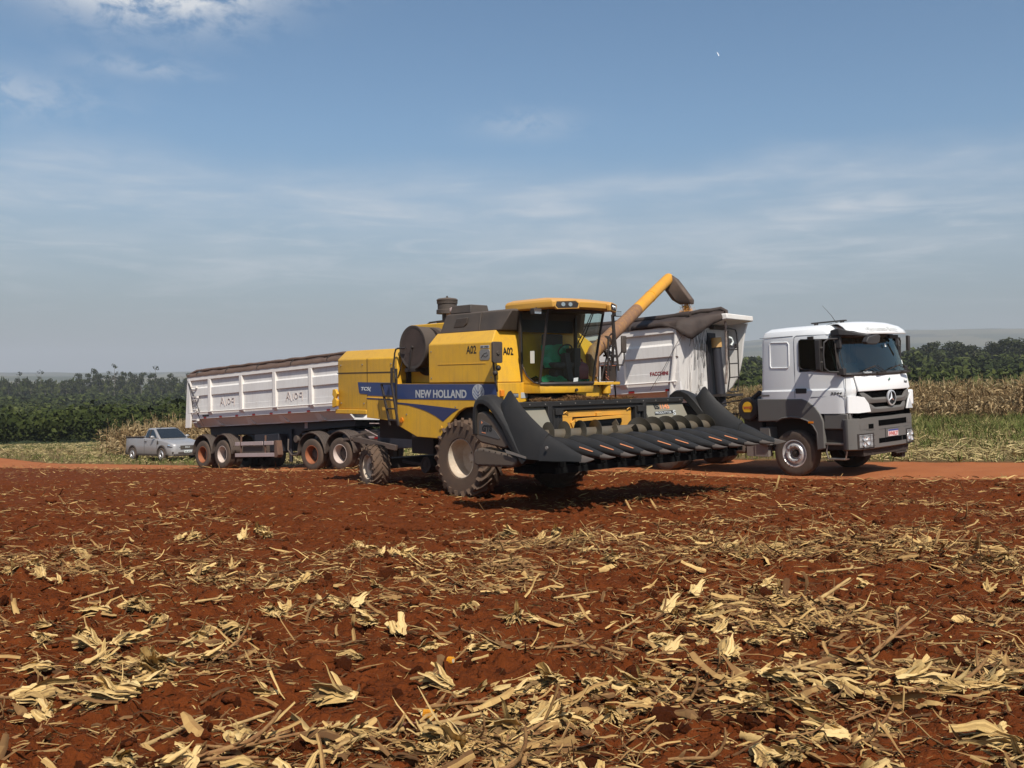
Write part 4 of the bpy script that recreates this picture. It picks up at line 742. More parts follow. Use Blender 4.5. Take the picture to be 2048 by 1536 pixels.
# roof with its two lamp pods
def roofring(z, k, dx=0): 
    f = arc(1.86 * k + .0, .84 * k, 2.06 * k + dx, z, 13); return [(.62 + (1 - k) * .6, -.80 * k, z)] + f + [(.62 + (1 - k) * .6, .80 * k, z)]
b = MB(); b.loft([roofring(3.385, .955), roofring(3.40, 1.), roofring(3.50, 1.005), roofring(3.545, .97), roofring(3.585, .85), roofring(3.60, .5)]); obj('cab_roof', b, yellow2, CB, .012)
for s in (-1, 1):
    c = Vector((1.975, s * .60, 3.445)); n = Vector((.88, s * .47, .0)).normalized(); t = Vector((-n.y, n.x, 0)) * s
    def P(u, v, d): return c + t * u + Vector((0, 0, v)) + n * d
    b = MB(); out = [(-.20, -.055), (.17, -.065), (.21, -.02), (.19, .05), (-.16, .06), (-.22, .02)]; b.loft([[P(u * 1.12, v * 1.3, -.05) for u, v in out], [P(u * 1.15, v * 1.35, .0) for u, v in out], [P(u * 1.05, v * 1.2, .025) for u, v in out], [P(u * .98, v * 1.02, .02) for u, v in out]]); pod = obj('lamp_pod', b, yellow2, CB, .006)
    b = MB(); b.loft([[P(u * .97, v, .022) for u, v in out], [P(u * .95, v, .024) for u, v in out]]); obj('lamp_well', b, blackm, pod)
    b = MB()
    for u in (-.06, .07): b.tube([P(u, 0, .024), P(u, 0, .036)], [.040, .036], 14)
    obj('lamp', b, lamp_m, pod)
# mirrors, work lamps and rails at the cab corners
b = MB(); b.loft([[(x, y, z) for y, z in ((-1.60, 2.47), (-1.58, 2.445), (-1.40, 2.445), (-1.38, 2.47), (-1.38, 2.79), (-1.40, 2.815), (-1.58, 2.815), (-1.60, 2.79))] for x in (1.12, 1.17)]); b.tube([(1.0, -1.36, 1.95), (1.05, -1.45, 2.15), (1.06, -1.50, 2.45), (1.1, -1.50, 2.62)], .018, 8); b.cyl((1.09, -1.49, 2.62), (1.19, -1.49, 2.62), .035, n=12); obj('mirror', b, blackp, CB, .006)
b = MB()
for z in (2.36, 2.27): b.sphere((1.10, -1.42 - (z < 2.3) * .07, z), .045, .05, .05)
obj('mirror_lamp', b, blackm, CB)
b = MB(); b.box(.985, 1.04, -1.30, -1.22, 1.86, 1.97); obj('indicator', b, amber, CB, .006)
b = MB(); b.box(.99, 1.08, -1.08, -.92, 1.83, 1.91); obj('work_lamp', b, blackm, CB, .01); b = MB(); b.box(1.08, 1.085, -1.07, -.93, 1.84, 1.90); obj('work_lamp_glass', b, lamp_m, CB); b = MB(); b.box(.985, .992, -.78, -.60, 1.82, 1.92); obj('grille_plate', b, silver, CB)
for s, yy, zz in ((-1, -.93, 3.34), (1, 1.72, 3.42)):
    b = MB(); b.box(1.50, 1.60, yy - .09, yy + .09, zz - .055, zz + .05); b.bar((1.5, yy, zz + .05), (1.45, yy * .85, zz + .08), .02, .02); b.shift((-.45 if s > 0 else 0, 0, 0)); w = obj('roof_lamp', b, blackm, CB, .02); b = MB(); b.box(1.60, 1.604, yy - .08, yy + .08, zz - .045, zz + .04); b.shift((-.45 if s > 0 else 0, 0, 0)); obj('roof_lamp_glass', b, lamp_m, w)
b = MB(); 
for pts in ([(1.30, .90, 3.38), (1.28, .95, 3.05), (1.22, 1.0, 2.75), (1.15, 1.02, 2.30)], [(1.2, .88, 2.2), (1.2, .9, 2.95), (1.2, 1.0, 3.02), (1.15, 1.12, 3.0), (1.1, 1.17, 2.8), (1.05, 1.2, 2.35)], [(1.1, .8, 2.12), (1.12, .95, 2.6), (1.12, 1.05, 2.78), (1.1, 1.2, 2.78)], [(1.0, .82, 2.0), (1.0, .85, 2.5)], [(1.0, 1.2, 2.42), (1.0, 1.55, 2.42), (.98, 1.62, 2.5), (.98, 1.62, 2.85), (.98, 1.6, 2.95)], [(1.0, 1.2, 2.58), (1.0, 1.42, 2.58), (.99, 1.6, 2.75)], [(1.0, 1.18, 2.2), (1.0, 1.3, 2.1), (.9, 1.45, 1.75)], [(1.15, 1.0, 2.55), (1.0, 1.0, 2.3)], [(1.2, .92, 2.5), (1.05, 1.18, 2.5)]): b.tube(pts, .017, 6)
b.box(1.02, 1.15, .95, 1.2, 2.58, 2.62); b.sphere((1.05, 1.05, 2.66), .07, .08, .06); b.tube([(1.15, 1.25, 2.3), (1.1, 1.22, 2.9), (1.05, 1.22, 3.42)], .022, 6); b.shift((-.02, .47, 0)); b.tube([(1.0, .75, 2.05), (1.0, 1.9, 2.05)], .02, 6); obj('platform_rail', b, blackm, CB)
b = MB(); b.box(.93, 1.05, 1.42, 1.76, 2.10, 2.40); st = obj('step_box', b, darkm, CB, .01)
b = MB()
for k in range(4): b.bar((1.056, 1.43, 2.35 - k * .055), (1.056, 1.52, 2.29 - k * .055), .018, .006, (1, 0, 0))
b.box(.92, 1.06, 1.40, 1.78, 2.40, 2.415); obj('hazard_stripe', b, mat('rusty_red', (.34, .12, .07), rough=.8), st)
b = MB(); b.box(.9, 1.1, .74, 1.80, 2.03, 2.09); b.cyl((1.0, 1.5, 1.86), (1.0, 1.5, 2.05), .09, n=12); b.box(.7, .95, .72, 1.65, 1.7, 2.04); obj('platform', b, yellow, CB, .01)
b = MB(); b.box(.97, 1.02, 1.97, 2.11, 2.66, 3.0); obj('mirror', b, blackp, CB, .02)
# unloading auger, swung out over the trailer

auger_m = mat('auger_yellow', (.78, .36, .008), rough=.45, var=(.66, .29, .01), scale=3, dust=(.48, .24, .06, .45), dscale=1.6, streak=(.45, .25, .06, .4))
rust_m = mat('bare_tube', (.25, .125, .055), rough=.65, var=(.19, .10, .055), scale=3, streak=(.60, .29, .03, .75), dust=(.22, .12, .07, .35))
a0, a2 = Vector((.90, 1.30, 2.69)), Vector((-1.76, 7.0, 4.66)); a1 = a0.lerp(a2, .50); ad = (a2 - a1).normalized()
b = MB(); b.tube([(.86, 1.22, 2.2), (.88, 1.24, 2.6), a0, a0.lerp(a1, .5), a1], .14, 20); obj('auger_tube', b, rust_m, CB)
b = MB(); b.tube([a1 - ad * .05, a2], .137, 20); b.tube([a1 + ad * 1.3, a1 + ad * 1.33], .144, 20); b.sphere(tuple(a2), .137, .137, .137, 16, 10); obj('auger_extension', b, auger_m, CB)
b = MB(); sx = Vector((.80, .45, 0)).normalized(); sy = Vector((-.45, .80, 0)).normalized()
def spring(c, w, d): return [tuple(Vector(c) + sx * (w * i) + sy * (d * j)) for i, j in ((-1, -.7), (-.7, -1), (.7, -1), (1, -.7), (1, .7), (.7, 1), (-.7, 1), (-1, .7))]
b.loft([spring((-1.77, 7.02, 4.74), .11, .11), spring((-1.75, 7.04, 4.65), .21, .18), spring((-1.68, 7.12, 4.44), .26, .22), spring((-1.52, 7.28, 4.12), .26, .22), spring((-1.47, 7.34, 4.02), .18, .18)]); obj('spout_hood', b, mat('rubber_spout', (.055, .040, .033), rough=.75, var=(.13, .085, .06), scale=2.5), CB, .015)
# maize pouring into the trailer
g = np.random.default_rng(4); n = 2600; t = g.uniform(size=n) ** .8; P = np.array([-1.48, 7.33, 4.06]) + np.outer(t, np.array([.06, .05, -.72])) + np.c_[g.normal(size=n) * (.055 + .05 * t), g.normal(size=n) * (.055 + .05 * t), g.normal(size=n) * .01]
k = np.array([(-1, 0, -.6), (1, 0, -.6), (0, 1, .4), (0, -.4, 1.)]) * .011; V = (P[:, None] + k[None]).reshape(-1, 3); F = (np.arange(n)[:, None, None] * 4 + np.array([(0, 1, 2), (0, 1, 3), (1, 2, 3), (0, 2, 3)])[None]).reshape(-1, 3)
gs = link('pouring_maize', np_mesh('pouring_maize', V, F, corn_m), None, POSE['combine'][0], (R(.64), R(-.30), R(-47.07))); tag(gs, 'stream of yellow maize falling from the auger spout into the trailer', kind='stuff')
# things lying in the cab
def in_cab(name, lb, cat):
    return tag(rig(name, *POSE['combine']), lb, cat)
jg = in_cab('fuel_can', 'dark red plastic can standing on the cab floor behind the windscreen', 'fuel can'); b = MB()
b.loft([[(1.30 + x * .11 * k, .44 + y * .14 * k, z) for x, y in ((-1, -.8), (-.8, -1), (.8, -1), (1, -.8), (1, .8), (.8, 1), (-.8, 1), (-1, .8))] for z, k in ((2.15, .95), (2.18, 1.), (2.37, 1.), (2.43, .8), (2.47, .35))]); obj('can_body', b, mat('red_plastic', (.17, .012, .02), rough=.4, spec=.5), jg, .01)
b = MB(); b.tube([(1.30, .36, 2.44), (1.30, .38, 2.51), (1.30, .48, 2.52), (1.30, .52, 2.44)], .016, 8); b.cyl((1.30, .36, 2.42), (1.30, .36, 2.47), .026, n=10); obj('can_handle', b, MATS['red_plastic'], jg)
gc = in_cab('green_cloth', 'crumpled green cloth spread over the cab floor along the windscreen', 'cloth'); b = MB(); nx, ny = 12, 40; vs = []
for i in range(nx + 1):
    for j in range(ny + 1):
        u, v = i / nx, j / ny * 2 - 1; x = 1.02 + u * (.34 + .17 * (1 - v * v)); y = v * .64; h = float(fbm(np.array([x * 9.]), np.array([y * 9.]), 3, 12)[0]); vs.append((x, y, 2.10 + .10 * math.sin(math.pi * min(1, u * 1.05)) + .05 * h + .03 * u * abs(h)))
b.add(vs, [(i * (ny + 1) + j, i * (ny + 1) + j + 1, (i + 1) * (ny + 1) + j + 1, (i + 1) * (ny + 1) + j) for i in range(nx) for j in range(ny)]); obj('cloth', b, green_cloth_m, gc, angle=80)
gb = in_cab('seat_cover', 'dark green shiny cover hung over the driver seat', 'seat cover'); b = MB(); vs = []
for i in range(13):
    for j in range(17):
        u, v = i / 12, j / 16 * 2 - 1; h = float(fbm(np.array([u * 5. + 3]), np.array([v * 4.]), 3, 33)[0]); vs.append((1.16 + .06 * (1 - v * v) + .05 * h + .26 * max(0, .35 - u), -.05 + v * .37, 2.36 + u * .42 + .03 * h))
b.add(vs, [(i * 17 + j, i * 17 + j + 1, (i + 1) * 17 + j + 1, (i + 1) * 17 + j) for i in range(12) for j in range(16)]); obj('cloth', b, mat('green_sheet', (.008, .24, .11), rough=.45, var=(.005, .13, .06), scale=8), gb, angle=80)
# ---------------------------------------------------------------- maize header in front of the combine
HD = rig('maize_header', *POSE['combine']); tag(HD, 'black eleven row maize header with long snouts carried on the front of the combine', 'maize header')
hdark = mat('header_black', (.019, .020, .0205), rough=.42, spec=.28, var=(.014, .015, .0155), scale=2, dust=(.055, .044, .036, .38), dscale=1.4, bump=.05, bscale=30)
hgrey = mat('header_grey', (.235, .225, .175), rough=.55, var=(.205, .195, .15), scale=3, dust=(.22, .15, .1, .3), dscale=5)
hbrown = mat('header_cover', (.075, .062, .050), rough=.6, var=(.10, .075, .055), scale=3, dust=(.13, .085, .055, .5))
hyel = mat('header_yellow', (.72, .36, .035), rough=.45, var=(.62, .31, .04), scale=4, dust=(.45, .22, .09, .3), dscale=5)
orange = mat('orange_print', (.72, .27, .12), rough=.5); au_m = mat('auger_steel', (.155, .14, .105), rough=.38, metal=.35, var=(.10, .085, .06), scale=4, dust=(.20, .14, .09, .5), dscale=4)
b = MB(); b.box(2.13, 2.27, -2.28, 2.28, 1.695, 1.785); fb = obj('top_beam', b, hdark, HD, .012)
b = MB()
for k in range(13): b.cyl((2.27, -2.16 + k * .36, 1.74), (2.276, -2.16 + k * .36, 1.74), .012, n=8)
obj('bolts', b, steel, fb)
for ya, yb_ in ((-2.3, -1.40), (1.14, 2.3)):
    b = MB(); b.prism([(2.16, 1.695), (2.20, 1.695), (2.42, 1.30), (2.50, 1.10), (2.44, 1.10), (2.36, 1.30)], 1, ya, yb_); obj('back_panel', b, hgrey, HD, .004)
Xb, Yb, Zb = (0, 1, 0), (-.4866, 0, .8736), (.8736, 0, .4866)
def on_panel(y, z): return (2.2 + (1.695 - z) * .557 + .007, y, z)
text('type_lettering', 'IS', ink, HD, on_panel(1.42, 1.575), .14, .11, (Xb, Yb, Zb), bold=.03); text('type_lettering', '1145', orange, HD, on_panel(1.585, 1.575), .28, .11, (Xb, Yb, Zb), bold=.03, shear=.2)
b = MB(); b.add([on_panel(1.35, 1.475), on_panel(1.88, 1.49), on_panel(1.95, 1.545), on_panel(1.37, 1.53)], [(0, 1, 2, 3)]); obj('print_band', b, ink, HD)
text('series_lettering', 'PRODUTTOR', silver, HD, tuple(Vector(on_panel(1.375, 1.488)) + Vector(Zb) * .003), .47, .045, (Xb, Yb, Zb), bold=.02, shear=.15); text('series_lettering', 'S', silver, HD, tuple(Vector(on_panel(1.87, 1.455)) + Vector(Zb) * .003), .12, .105, (Xb, Yb, Zb), bold=.03, shear=.3)
b = MB(); b.box(2.06, 2.16, -2.28, 2.28, 1.05, 1.70); b.box(2.14, 2.30, -1.40, -1.30, 1.1, 1.70); b.box(2.14, 2.30, 1.06, 1.14, 1.1, 1.70); b.box(2.14, 2.24, -1.30, 1.06, 1.63, 1.70)
for y in (-1.20, -1.06, .92): b.box(2.16, 2.26, y - .04, y + .04, 1.15, 1.64)
for y in (-1.13, .99): b.cyl((2.24, y, 1.25), (2.24, y, 1.6), .03, n=10); b.box(2.2, 2.3, y - .09, y + .09, 1.55, 1.66)
obj('back_frame', b, hdark, HD, .006)
b = MB(); b.box(2.16, 2.20, -.98, .82, 1.50, 1.605); b.box(2.16, 2.20, -.98, -.72, 1.20, 1.50); b.box(2.16, 2.20, .56, .82, 1.20, 1.50); fr = obj('feeder_frame', b, hyel, HD, .006)
b = MB(); b.bar((2.23, -.70, 1.445), (2.23, .54, 1.475), .06, .05); b.box(2.2, 2.24, -.14, .0, 1.50, 1.56); b.tube([(2.205, -.96, 1.56), (2.23, -.90, 1.60), (2.22, -.84, 1.56)], .012, 6); b.tube([(2.205, .80, 1.59), (2.23, .74, 1.63), (2.22, .68, 1.59)], .012, 6); b.bar((2.215, -.72, 1.44), (2.215, -.64, 1.28), .03, .14); obj('feeder_bar', b, hyel, fr, .004)
b = MB(); b.box(2.02, 2.155, -.74, .58, 1.05, 1.5); b.box(2.15, 2.19, -.72, .56, 1.36, 1.44); obj('feeder_mouth', b, blackm, HD)
b = MB(); b.box(.9, 2.06, -.62, .62, .95, 1.50); b.prism([(.9, 1.9), (1.3, 1.85), (2.06, 1.55), (2.06, 1.0), (.9, 1.0)], 1, -.58, .58); obj('feeder_house', b, darkm, CB, .02)
# cross auger, left- and right-handed flights
b = MB(); b.cyl((2.76, -2.32, 1.245), (2.76, 2.32, 1.255), .105, n=20)
obj('auger_core', b, au_m, HD)
def flight(y0, y1, hand, pitch):
    b = MB(); n = int(abs(y1 - y0) / pitch * 26); rings = []
    for i in range(n + 1):
        y = y0 + (y1 - y0) * i / n; t = hand * 2 * math.pi * (y - y0) / pitch + .6; rings.append([(2.76 + r * math.cos(t), y + dy, 1.25 + r * math.sin(t)) for r, dy in ((.10, 0), (.225, 0), (.225, .008), (.10, .008))])
    return b.loft(rings)
fl_m = mat('flight_steel', (.075, .068, .052), rough=.32, metal=.4, var=(.05, .045, .035), scale=4, dust=(.12, .09, .06, .4), dscale=4); obj('auger_flight', flight(.05, 2.3, -1, .37), fl_m, HD, angle=50); obj('auger_flight', flight(-2.3, -.55, 1, .37), fl_m, HD, angle=50)
for y, t in ((-.42, .4), (-.15, 2.2), (-.3, 4.2)): b = MB(); b.bar((2.76 + .1 * math.cos(t), y, 1.25 + .1 * math.sin(t)), (2.76 + .21 * math.cos(t), y, 1.25 + .21 * math.sin(t)), .12, .012, (0, 1, 0)); obj('auger_paddle', b, au_m, HD)
# row units, deck
b = MB(); b.box(2.2, 3.0, -2.36, 2.36, .80, .92); b.box(2.75, 3.4, -2.36, 2.36, .72, .84); b.box(2.2, 2.5, -2.36, 2.36, .92, 1.12); b.cyl((2.9, -2.3, .78), (2.9, 2.3, .78), .10, n=12)
for i in range(11): y = -2.32 + .464 * i; b.box(2.9, 3.5, y - .08, y - .05, .82, .90); b.box(2.9, 3.5, y + .05, y + .08, .82, .90); b.box(2.6, 3.05, y - .16, y + .16, .70, .82)
obj('row_units', b, mat('row_unit_shade', (.007, .007, .007), rough=.9, spec=.1), HD)  # blackened so the shade between and under the snouts is in the colour
# eleven row gaps: ten snouts between the two big end dividers
def snout():
    b = MB(); prof = [(2.98, .08, 1.13, 1.185), (3.02, .125, 1.06, 1.235), (3.10, .150, 1.0, 1.262), (3.25, .150, .99, 1.255), (3.5, .130, .985, 1.215), (3.75, .100, .978, 1.155), (3.95, .072, .972, 1.10), (4.13, .048, .966, 1.048)]
    def ring(x, w, z0, z1): return [(x, w * a, z0 + (z1 - z0) * c) for a, c in ((-.45, 0), (-.86, .18), (-1., .45), (-.86, .74), (-.5, .94), (-.14, 1.), (.14, 1.), (.5, .94), (.86, .74), (1., .45), (.86, .18), (.45, 0))]
    b.loft([ring(*p) for p in prof]); t = MB(); t.loft([ring(4.10, .056, .955, 1.052), ring(4.20, .042, .96, 1.03), ring(4.27, .024, .975, 1.015), ring(4.36, .006, 1.0, 1.008)])
    s = MB(); s.loft([[(x, -w, z), (x, -w - .006, z - .013)] for x, w, z in ((3.72, .074, 1.128), (3.85, .062, 1.098), (3.97, .050, 1.070))], ring_closed=False, caps=False); s.shift((0, -.012, .010))
    return b.mesh('snout', hdark, angle=50), t.mesh('snout_tip', MATS['header_tip'], angle=40), s.mesh('snout_stripe', orange)
mat('header_tip', (.10, .095, .09), rough=.4, metal=.3, dust=(.2, .13, .08, .5), dscale=9)
SM = snout()
for i in range(1, 11):
    o = link('snout', SM[0], HD, (0, -2.552 + .464 * i, 0)); link('snout_tip', SM[1], o)
    if i in (1, 2, 3, 5, 6, 8, 9): link('snout_stripe', SM[2], o)
for s in (-1, 1):
    yb = s * 2.52
    def ring(x, yi, yo, z0, z1, k=.5):
        """cross-section of the end divider: inner side yi, outer side yo (distances from the middle line of the cowl), ridge z1"""
        m = (yi + yo) / 2 * .3 + yi * .35 + yo * .05; return [(x, yb + s * yi, z0), (x, yb + s * (yi * .92), z0 + (z1 - z0) * .45), (x, yb + s * (yi * .55), z0 + (z1 - z0) * .85), (x, yb + s * 0, z1), (x, yb + s * (yo * .45), z0 + (z1 - z0) * .86), (x, yb + s * (yo * .85), z0 + (z1 - z0) * .5), (x, yb + s * yo, z0)]
    b = MB(); b.loft([ring(2.36, -.03, .04, 1.70, 1.76), ring(2.44, -.08, .09, 1.52, 1.85), ring(2.54, -.12, .12, 1.34, 1.965), ring(2.60, -.14, .13, 1.24, 1.985), ring(2.70, -.16, .14, 1.10, 1.88), ring(2.85, -.18, .15, .98, 1.73), ring(3.05, -.19, .15, .95, 1.575), ring(3.25, -.19, .15, .945, 1.44), ring(3.42, -.185, .15, .95, 1.345)]); obj('divider_cowl', b, hdark, HD, angle=60)
    b = MB(); b.loft([ring(3.36, -.165, .16, .935, 1.335), ring(3.46, -.17, .165, .94, 1.30), ring(3.7, -.14, .14, .945, 1.21), ring(3.95, -.09, .09, .955, 1.10), ring(4.13, -.06, .06, .955, 1.04)]); ds = obj('divider_snout', b, hdark, HD, angle=60)
    b = MB(); b.loft([ring(4.10, -.065, .065, .945, 1.05), ring(4.2, -.05, .05, .95, 1.03), ring(4.28, -.025, .025, .975, 1.015), ring(4.33, -.006, .006, .995, 1.005)]); obj('snout_tip', b, MATS['header_tip'], ds)
    b = MB(); b.cyl((3.55, yb + s * .165, 1.14), (3.55, yb + s * .185, 1.14), .025, n=12); obj('bolts', b, steel, ds)
    # arched fender band behind the cowl
    path = [(1.80, 1.28), (1.79, 1.50), (1.81, 1.70), (1.86, 1.82), (1.97, 1.895), (2.12, 1.90), (2.28, 1.84), (2.45, 1.70), (2.64, 1.50), (2.82, 1.27), (2.98, 1.05), (3.08, .95)]; rg = []
    for k, (x, z) in enumerate(path):
        a = Vector(path[max(k - 1, 0)]); c = Vector(path[min(k + 1, len(path) - 1)]); t = (c - a).normalized(); n = Vector((-t.y, t.x)); w = .16
        if n.y < 0 and k > 2: n = -n
        if k <= 2: n = Vector((-1, 0))
        rg.append([(x, yb - s * .14, z), (x + n.x * .02, yb - s * .05, z + n.y * .02), (x, yb + s * .10, z), (x - n.x * .06, yb + s * .155, z - n.y * .06), (x - n.x * .13, yb + s * .155, z - n.y * .13), (x - n.x * .13, yb - s * .14, z - n.y * .13)])
    b = MB(); b.loft(rg); obj('divider_fender', b, hdark, HD, .008, angle=60)
    b = MB(); b.prism([(1.85, 1.24), (1.86, 1.52), (1.93, 1.63), (2.06, 1.66), (2.25, 1.58), (2.45, 1.40), (2.66, 1.14), (2.56, 1.08), (2.0, 1.15)], 1, yb + s * .02, yb + s * .115); sh = obj('end_shield', b, hbrown, HD, .03)
    b = MB(); b.prism([(1.97, 1.29), (1.98, 1.50), (2.02, 1.525), (2.20, 1.46), (2.36, 1.35), (2.47, 1.24), (2.44, 1.225)], 1, yb + s * .115, yb + s * .120); pl = obj('shield_plate', b, mat('plate_grey' + ('' if s < 0 else '_far'), (.09, .085, .08), rough=.5), sh)
    if s < 0:
        text('maker_lettering', 'GTS', ink, sh, (2.05, yb - .122, 1.335), .24, .105, bold=.05, shear=.15)
        b = MB(); b.prism([(2.03, 1.45), (2.03, 1.50), (2.065, 1.475)], 1, yb - .121, yb - .124); b.prism([(2.04, 1.315), (2.13, 1.305), (2.13, 1.318), (2.04, 1.328)], 1, yb - .121, yb - .124); obj('print_mark', b, orange, sh)
    b = MB(); rr = [(1.83, .86), (1.85, .80), (1.92, .775), (2.75, .80), (2.84, .86), (2.85, .94), (2.70, 1.0), (2.0, 1.075), (1.86, 1.04), (1.82, .96)]; b.prism(rr, 1, yb - s * .14, yb + s * .13); gcv = obj('gear_cover', b, hbrown, HD, .04, seg=3)
    b = MB(); 
    for k in range(6): b.cyl((1.95 + k * .14, yb + s * .128, 1.055 - k * .012), (1.95 + k * .14, yb + s * .138, 1.055 - k * .012), .010, n=6); b.cyl((1.95 + k * .14, yb + s * .128, .805), (1.95 + k * .14, yb + s * .138, .805), .010, n=6)
    obj('bolts', b, blackm, gcv)
    b = MB(); b.prism([(2.62, 1.075), (3.09, .985), (3.09, .955), (2.66, 1.02)], 1, yb + s * .155, yb + s * .165); obj('wear_strip', b, steel, HD)
g = np.random.default_rng(9); n = 3800; y = g.uniform(-1.55, .95, n); x = g.uniform(2.0, 2.24, n); hgt = np.clip(.055 + .05 * fbm(y * 3, x * 3, 2, 4) - .02 * np.abs(y), 0, .12); 
V, F, T = ribbon(np.c_[x, y, 1.785 + g.uniform(size=n) * hgt], g.uniform(.02, .09, n), g.uniform(.004, .016, n), g.uniform(0, 6.28, n), g.uniform(-.2, .6, n), g.uniform(0, 1., n), g.normal(size=n) * .4, np.clip(.25 + g.normal(size=n) * .16, 0, 1), 2, .8, .2, g)
tag(link('chaff_heap', np_mesh('chaff_heap', V, F, straw_m, {'tone': T}), None, POSE['combine'][0], (R(.64), R(-.30), R(-47.07))), 'brown chaff lying along the top beam of the maize header', kind='stuff')
# ---------------------------------------------------------------- white truck tractor
white = mat('white_paint', (.81, .81, .80), rough=.35, coat=.3, dust=(.52, .45, .37, .08), dscale=1.6, streak=(.52, .46, .40, .07))
disc_m = mat('shaded_wheel_disc', (.055, .042, .036), rough=.7, var=(.09, .06, .045), scale=5)  # darkened: shadow inside the deep wheel dish is painted into the disc
tblack = mat('truck_black', (.022, .022, .023), rough=.5, dust=(.10, .075, .06, .3), dscale=3)
cabgrey = mat('grey_cab_plastic', (.115, .112, .106), rough=.55, var=(.10, .097, .09), scale=2, dust=(.165, .135, .11, .34), dscale=2)
shade_black = mat('recess_shade', (.004, .004, .004), rough=1., spec=.0)  # near-black colour paints in the shade of the grille and bumper openings
seam = mat('panel_gap', (.03, .03, .032), rough=.7); tyre_side = mat('tyre_wall', (.034, .030, .027), rough=.85, var=(.060, .045, .034), scale=2.5, dust=(.15, .09, .055, .55), dscale=2.5, bump=.2, bscale=50)
alu = mat('polished_rim', (.66, .66, .66), rough=.32, metal=.5, dust=(.36, .24, .16, .3), dscale=7); plate_m = mat('pale_plate', (.72, .60, .58), rough=.5); plate_blue = mat('plate_blue', (.02, .04, .22), rough=.5); plate_red = mat('plate_red', (.45, .05, .04), rough=.5)
TR = rig('truck_tractor', *POSE['truck']); tag(TR, 'white truck tractor with grey lower cab and sun visor parked on the dirt road', 'truck')
def road_wheel(parent, c, Ro=.5, w=.30, rr=.295, out=-1, kind='steer', dual=True, rim_m=None, steer=0.):
    e = MB(); h = w / 2
    def tyre(off):
        p = [(rr, -h * .75), (rr + .02, -h * .95), (Ro * .78, -h * 1.02), (Ro * .93, -h * .96), (Ro * .985, -h * .82)]
        for a in (-.55, -.2, .2, .55): p += [(Ro, h * (a - .12)), (Ro, h * (a - .02)), (Ro * .972, h * (a - .015)), (Ro * .972, h * (a + .015)), (Ro, h * (a + .02))]
        p += [(Ro * .985, h * .82), (Ro * .93, h * .96), (Ro * .78, h * 1.02), (rr + .02, h * .95), (rr, h * .75)]; e.lathe(p, (0, off, 0), 1, 44)
    tyre(0)
    if dual: tyre(-out * (w + .04))
    t = obj('wheel', e, tyre_side, parent, loc=c, rot=(0, 0, steer), angle=40); m = MB(); o = out
    if kind == 'steer':
        m.lathe([(rr * 1.03, o * h * .78), (rr * 1.06, o * h * .93), (rr * 1.0, o * h * .95), (rr * .93, o * h * .75), (rr * .90, o * h * .55), (rr * .80, o * h * .72), (rr * .70, o * h * 1.0), (rr * .60, o * h * 1.05), (rr * .50, o * h * 1.0), (rr * .44, o * h * .75), (rr * .40, o * h * .5), (.01, o * h * .5)], (0, 0, 0), 1, 40)
    else:
        d = h * .95 - .25; m.lathe([(rr * 1.03, o * h * .78), (rr * 1.05, o * h * .93), (rr * 1.0, o * h * .95), (rr * .95, o * h * .7), (rr * .93, o * (h * .1)), (rr * .90, o * d), (rr * .86, o * (d - .01))], (0, 0, 0), 1, 40); q = MB(); q.lathe([(rr * .90, o * (d - .005)), (rr * .72, o * (d - .01)), (rr * .45, o * (d + .015)), (rr * .42, o * (d + .07)), (.01, o * (d + .08))], (0, 0, 0), 1, 32); obj('wheel_disc', q, disc_m, t, angle=40)
    obj('rim', m, rim_m or alu, t, angle=40); n = MB()
    for k in range(10):
        a = 2 * math.pi * k / 10; q = rr * .60; y0 = o * (h * 1.03 if kind == 'steer' else h * .95 - .255); n.cyl((q * math.cos(a), y0, q * math.sin(a)), (q * math.cos(a), y0 + o * .03, q * math.sin(a)), .017, .012, 7)
    tag(obj('wheel_nuts', n, chrome if kind == 'steer' else darkm, t), kind='stuff')
    n = MB()
    if kind == 'steer': n.cyl((0, o * h * .5, 0), (0, o * h * .9, 0), rr * .30, rr * .24, 16); n.cyl((0, o * h * .9, 0), (0, o * h * .98, 0), rr * .12, n=12)
    else:
        n.cyl((0, o * (h * .95 - .26), 0), (0, o * (h * .95 - .20), 0), rr * .3, n=14)
        for k in range(8):
            a = 2 * math.pi * (k + .5) / 8; q = rr * .74; y0 = o * (h * .95 - .258); n.cyl((q * math.cos(a), y0, q * math.sin(a)), (q * math.cos(a), y0 + o * .012, q * math.sin(a)), .036, n=10)
    obj('hub', n, blackm, t); return t
for s in (-1, 1): road_wheel(TR, (0, s * 1.04, .495), .505, .30, .285, s, 'steer', False, steer=R(2))
for x in (-3.72, -5.02):
    for s in (-1, 1): road_wheel(TR, (x, s * 1.05, .495), .505, .28, .285, s, 'drive', True, mat('ochre_rim', (.42, .19, .10), rough=.7, var=(.3, .12, .06), scale=5) if x > -4 and s < 0 else MATS['ochre_rim'])
